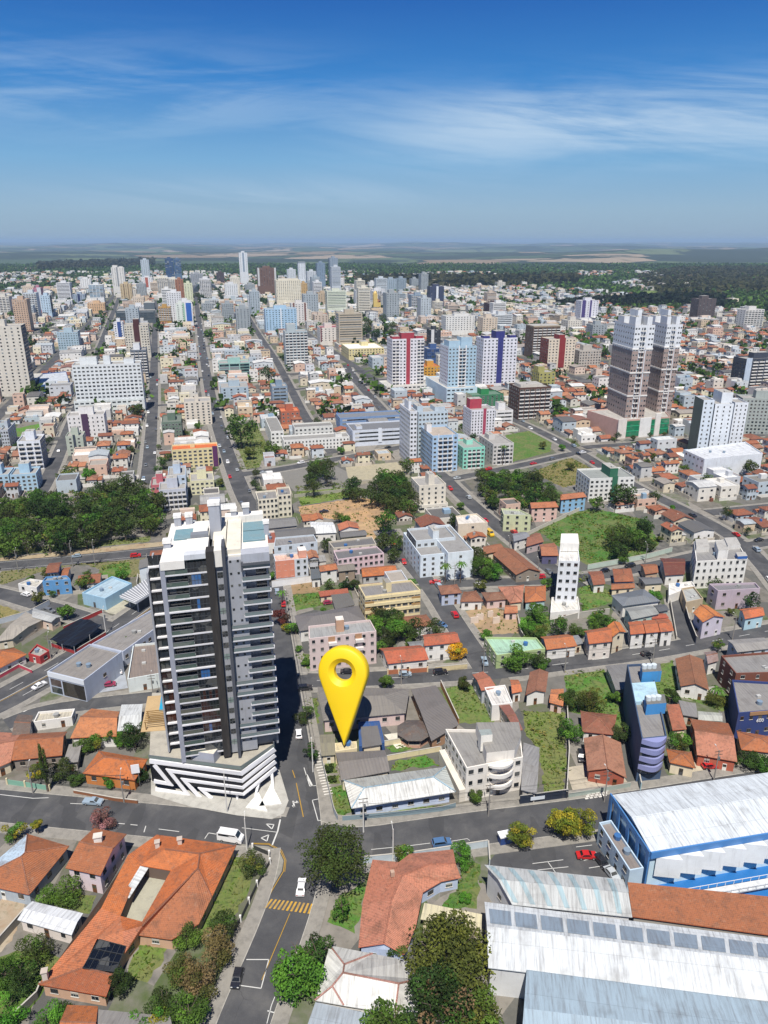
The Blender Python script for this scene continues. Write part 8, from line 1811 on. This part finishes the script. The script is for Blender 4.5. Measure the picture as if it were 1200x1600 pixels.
for (u, v, h, l, ar, wh) in [(508, 1303, 9.5, 'x', 0, 1)][:0] + [(194, 1254, 8.5, 'pole in front of the orange hip roofed house', 1, 0), (52, 1240, 8.5, 'pole by the green fence at the left edge', 1, 0), (568, 1300, 10, 'white pole between the big dark tree and the grey hip roofed building', 1, 1), (763, 1275, 9.5, 'pole with wires in front of the cream curved flats', 1, 0),
      (944, 1253, 9.5, 'pole by the zebra tiled pavement left of the sports hall', 1, 0), (1115, 1220, 9.5, 'pole beside the driveway with the red car', 1, 0), (1019, 1038, 9.5, 'pole below the joined row houses', 1, 0), (882, 1052, 9.5, 'pole at the top of the tall grass lot', 1, 0), (627, 1070, 9, 'pole on the kerb right of the map pin', 1, 0), (755, 1052, 9.5, 'pole at the lime building corner', 1, 0),
      (1144, 1000, 9.5, 'pole at the bend near the turquoise wall', 1, 0), (489, 1206, 9, 'white pole beside the white tiled pavement', 1, 1), (80, 1030, 9, 'pole by the red and white kiosk', 1, 0), (166, 992, 10, 'tall pale pole at the end of the black netting', 1, 1), (448, 960, 9, 'pole at the kerb by the long white wall', 1, 0), (355, 1270, 11, 'slender lamp pole at the foot of the zigzag base', 0, 1), (386, 1328, 9, 'lamp pole beside the white minibus', 0, 1),
      (614, 1345, 9, 'thin pole at the top of the salmon house wall', 0, 1), (29, 894, 10, 'left of three tall poles along the wide avenue', 1, 0), (114, 886, 11, 'middle of three tall poles along the wide avenue', 1, 0), (149, 884, 11, 'right of three tall poles along the wide avenue', 1, 0), (710, 915, 9, 'pole at the corner of the narrow street', 1, 0), (840, 905, 9, 'pole left of the narrow white tower', 1, 0), (1008, 880, 9, 'pole above the maroon roofed house', 1, 0), (795, 870, 9, 'pole halfway down the slanting street', 1, 0), (240, 1090, 8, 'pole at the end of the side lane', 1, 0)]:
    pole(u, v, h, l, bool(ar), bool(wh), rad(10))
# overhead wires along the pavement (thin cables strung between the poles)
def wire(pa, pb, label):
    m = MB()
    for off, z in ((-.9, 8.1), (0, 8.2), (.9, 8.1), (.2, 7.0)):
        a, b = V3(G(*pa), z), V3(G(*pb), z); prev = a + Vector((off, 0, 0))
        for k in range(1, 9):
            t = k / 8; q = mid(a, b, t) + Vector((off, 0, -1.2 * 4 * t * (1 - t) * .5)); m.tube(prev, q, .025, .025, '2a2a2a', 'paint', 3, False); prev = q
    tag(m.build('overhead_wires'), label, 'wires')
wire((52, 1240), (194, 1254), 'overhead wires between the two poles above the wide cross street'); wire((568, 1300), (763, 1275), 'overhead wires from the white pole to the cream flats pole'); wire((763, 1275), (944, 1253), 'overhead wires from the cream flats pole towards the sports hall')
wire((627, 1070), (755, 1052), 'overhead wires along the second street right of the map pin'); wire((755, 1052), (882, 1052), 'overhead wires from the lime corner to the tall grass lot'); wire((882, 1052), (1019, 1038), 'overhead wires above the orange row houses street'); wire((489, 1206), (448, 960), 'overhead wires along the main street right of the dark tower')
def wall_line(px, h, col, label, th=.2, name='wall', cat='wall', m='wall', posts=0, z0=0, pc=None):
    p = P2(px); root = empty(name, (p[0].x, p[0].y, 0), label, cat); mb = MB()
    for a, b in zip(p, p[1:]):
        d = (b - a).normalized(); n = Vector((-d.y, d.x, 0)) * th
        mb.box(V3(a, z0), b - a, n, UP * (h - z0), col, m)
        if not posts: mb.box(V3(a - n * .2, h), b - a, n * 1.4, UP * .08, 'b8b4aa', 'wall')
    mb.build('panel', root)
    if posts:
        for q in dense(p, posts): pm = MB(); pm.box(V3(q - Vector((.2, .2, 0)), 0), Vector((.4, 0, 0)), Vector((0, .4, 0)), UP * (h + .4), pc or 'e8e6e0', 'wall'); pm.build('post', root)
    return root
wall_line([395, 1327, 421, 1338, 422, 1350, 402, 1385, 376, 1440, 340, 1500, 305, 1580], 1.3, '3a3c3a', 'dark railing with white posts along the main street garden', .06, 'fence', 'fence', posts=3.4)
wall_line([12, 1226, 40, 1230, 78, 1236], 1.6, '7fae98', 'green panelled fence with cream posts by the cypress', .08, 'fence', 'fence', posts=3.5, pc='d8cba8'); wall_line([115, 1240, 180, 1252, 215, 1256], 1.0, '8a5a3c', 'low brown brick wall in front of the orange hip house')
wall_line([516, 1355, 640, 1343, 762, 1324, 764, 1354], 2.0, 'b8c4cc', 'pale grey boundary wall below the cross street'); wall_line([500, 1180, 522, 1272, 527, 1282], 1.8, '9aa4ac', 'grey blue railing wall along the main street pavement', .08)
wall_line([535, 1283, 640, 1274, 690, 1268, 712, 1262], 1.5, '7c9098', 'thin blue grey railing in front of the long grey hip roofed building', .05); wall_line([812, 1257, 887, 1247], 2.6, '202a3c', 'dark navy board wall with a small white sign')
wall_line([888, 1247, 900, 1245, 985, 1230], 1.4, '9ca8a0', 'low pale railing in front of the brick house', .06); wall_line([738, 1070, 777, 1122], 2.2, 'b4aea4', 'thin grey wall on the right of the overgrown lot'); wall_line([688, 1072, 716, 1133], 2.2, 'a8744c', 'brown wall on the left of the overgrown lot')
wall_line([885, 1112, 888, 1180, 884, 1248], 2.2, '2c2c30', 'dark wall between the tall grass lot and the concrete driveway'); wall_line([978, 1080, 988, 1180, 1000, 1235], 2.4, 'a4c4cc', 'pale blue wall along the left of the blue curved building'); wall_line([1056, 1090, 1115, 1083], 2.2, 'dcdad0', 'white garden wall below the long brown gabled roof')
wall_line([425, 918, 500, 908, 545, 905], 2.8, 'e4e4e4', 'long white boundary wall between the peach block and the red strip roof'); wall_line([430, 903, 480, 900], 2.4, 'e2e0dc', 'white wall at the foot of the peach block'); wall_line([606, 1054, 640, 1052, 668, 1050], 1.6, 'a8694a', 'brown and cream fence of the red roofed house', .1, 'fence', 'fence', posts=3, pc='d8c09a')
wall_line([680, 1050, 730, 1045], 1.8, 'd4c49a', 'cream wall below the yellow flowering tree'); wall_line([600, 1166, 690, 1150], 1.6, 'dccfae', 'cream garden wall below the gazebo'); wall_line([604, 1189, 688, 1174, 690, 1196], 1.6, 'd9cca6', 'cream wall above the lower garden lawn')
wall_line([0, 975, 46, 962, 78, 945], 2.0, 'b4bcc4', 'pale wall round the dry lot at the left edge'); wall_line([0, 838, 0, 860], 1, 'b4bcc4', 'x') if 0 else None
wall_line([100, 985, 160, 958], 1.6, 'a83434', 'red wall behind the black netting'); wall_line([80, 1010, 117, 1022, 166, 993], 1.4, 'a83434', 'red wall in front of the black netting'); wall_line([0, 1060, 30, 1043, 50, 1052], 1.2, 'c04a5c', 'pink and white front wall of the orange house on the avenue')
wall_line([918, 890, 1010, 873, 1050, 862], 2.2, 'b8c8bc', 'long pale green wall along the bottom of the green field'); wall_line([822, 838, 870, 815, 912, 795], 1.8, 'd2cabc', 'cream wall along the top left of the green field'); wall_line([808, 968, 812, 992, 822, 1008], 2.2, '7a7670', 'grey wall between the brown lot and the sloping yard')
wall_line([860, 978, 905, 966, 952, 960], 2.4, 'a8a69e', 'grey retaining wall below the narrow white tower'); wall_line([1066, 944, 1074, 975, 1086, 1006], 3.0, '3c4050', 'dark tall wall on the right of the short side street'); wall_line([1046, 940, 1050, 965, 1056, 1000], 1.6, 'b4aea0', 'grey low wall on the left of the short side street')
wall_line([0, 1478, 42, 1430], 2, '8a867c', 'dark side wall of the dusty yard at the left edge'); wall_line([18, 1600, 60, 1560, 66, 1545], 1.8, '6c6a64', 'grey wall running down from the courtyard house corner'); wall_line([560, 757, 640, 746], 1.8, 'b4ae9c', 'wall along the dusty car park'); wall_line([460, 778, 545, 768, 560, 760], 1.8, 'a4a294', 'long wall on top of the green yard')
# signs
def sign(u, v, h, wd, hh, bg_, words, fg, label, d=None, size=.6):
    p = G(u, v); d = d or E2; root = empty('sign', (p.x, p.y, 0), label, 'sign'); m = MB(); n = Vector((d.y, -d.x, 0)); m.box(V3(p, h), d * wd, n * .12, UP * hh, bg_, 'paint'); m.build('board', root)
    m = MB(); m.tube(V3(p + d * wd * .2, 0), V3(p + d * wd * .2, h), .08, .08, '777777', 'paint', 5); m.tube(V3(p + d * wd * .8, 0), V3(p + d * wd * .8, h), .08, .08, '777777', 'paint', 5); m.build('legs', root)
    return root
sign(209, 1232, 4.6, 2.0, 2.6, 'e8e8ea', '', '000000', 'white tall sign board in front of the orange hip roofed house')
m = MB(); a, b = G(828, 1255), G(850, 1252); d = (b - a).normalized(); m.box(V3(a - Vector((0, .4, 0)), 1.1), b - a, Vector((0, .08, 0)), UP * 1.0, 'd4dce4', 'paint'); tag(m.build('sign'), 'white horizontal sign panel on the dark navy board wall', 'sign')
# portable toilet and blue box by the yellow trees
p = G(782, 1322); root = empty('site_cabin', (p.x, p.y, 0), 'small blue cabin with white roof beside the round yellow green tree', 'cabin'); m = MB(); m.box(p, E2 * 3.0, E1 * 1.8, UP * 2.2, '22407c', 'paint'); m.build('body', root); m = MB(); m.box(p - E2 * .15 - E1 * .15 + UP * 2.2, E2 * 3.3, E1 * 2.1, UP * .25, 'e6e8ea', 'paint'); m.build('roof', root)
# rubble and machines of the demolished lot
for i, (u, v, s) in enumerate(((735, 975, 3), (745, 970, 2.5), (770, 975, 2.6), (762, 965, 2))):
    m = MB(); p = G(u, v); m.box(p, E2 * s, E1 * .3, UP * 2.6, 'd9c8b8', 'wall'); m.box(p + E2 * s, E2 * .3, E1 * s, UP * 1.8, 'c8b09c', 'wall'); tag(m.build('ruined_wall'), ['left', 'second', 'right hand', 'rear'][i] + ' piece of broken wall on the cleared brown lot', 'ruin')
# ================= AIR =================
hz = bpy.data.materials.new('haze'); hz.use_nodes = True; t = hz.node_tree; t.nodes.clear(); o = t.nodes.new('ShaderNodeOutputMaterial'); pv = t.nodes.new('ShaderNodeVolumePrincipled'); t.links.new(pv.outputs[0], o.inputs['Volume'])
pv.inputs['Color'].default_value = (.52, .74, 1, 1); pv.inputs['Density'].default_value = HAZE if 'HAZE' in globals() else 6.0e-5; pv.inputs['Anisotropy'].default_value = 0
me = bpy.data.meshes.new('haze'); X0, X1, Y0, Y1, Za, Zb = -46000, 46000, -400, 52000, -120, 190
me.from_pydata([(x, y, z) for z in (Za, Zb) for y in (Y0, Y1) for x in (X0, X1)], [], [(0, 2, 3, 1), (4, 5, 7, 6), (0, 1, 5, 4), (2, 6, 7, 3), (0, 4, 6, 2), (1, 3, 7, 5)]); me.materials.append(hz)
o = bpy.data.objects.new('haze', me); S.collection.objects.link(o); tag(o, 'thin pale blue air between the camera and the horizon', 'haze', kind='stuff')
print('OBJECTS', len(bpy.data.objects))
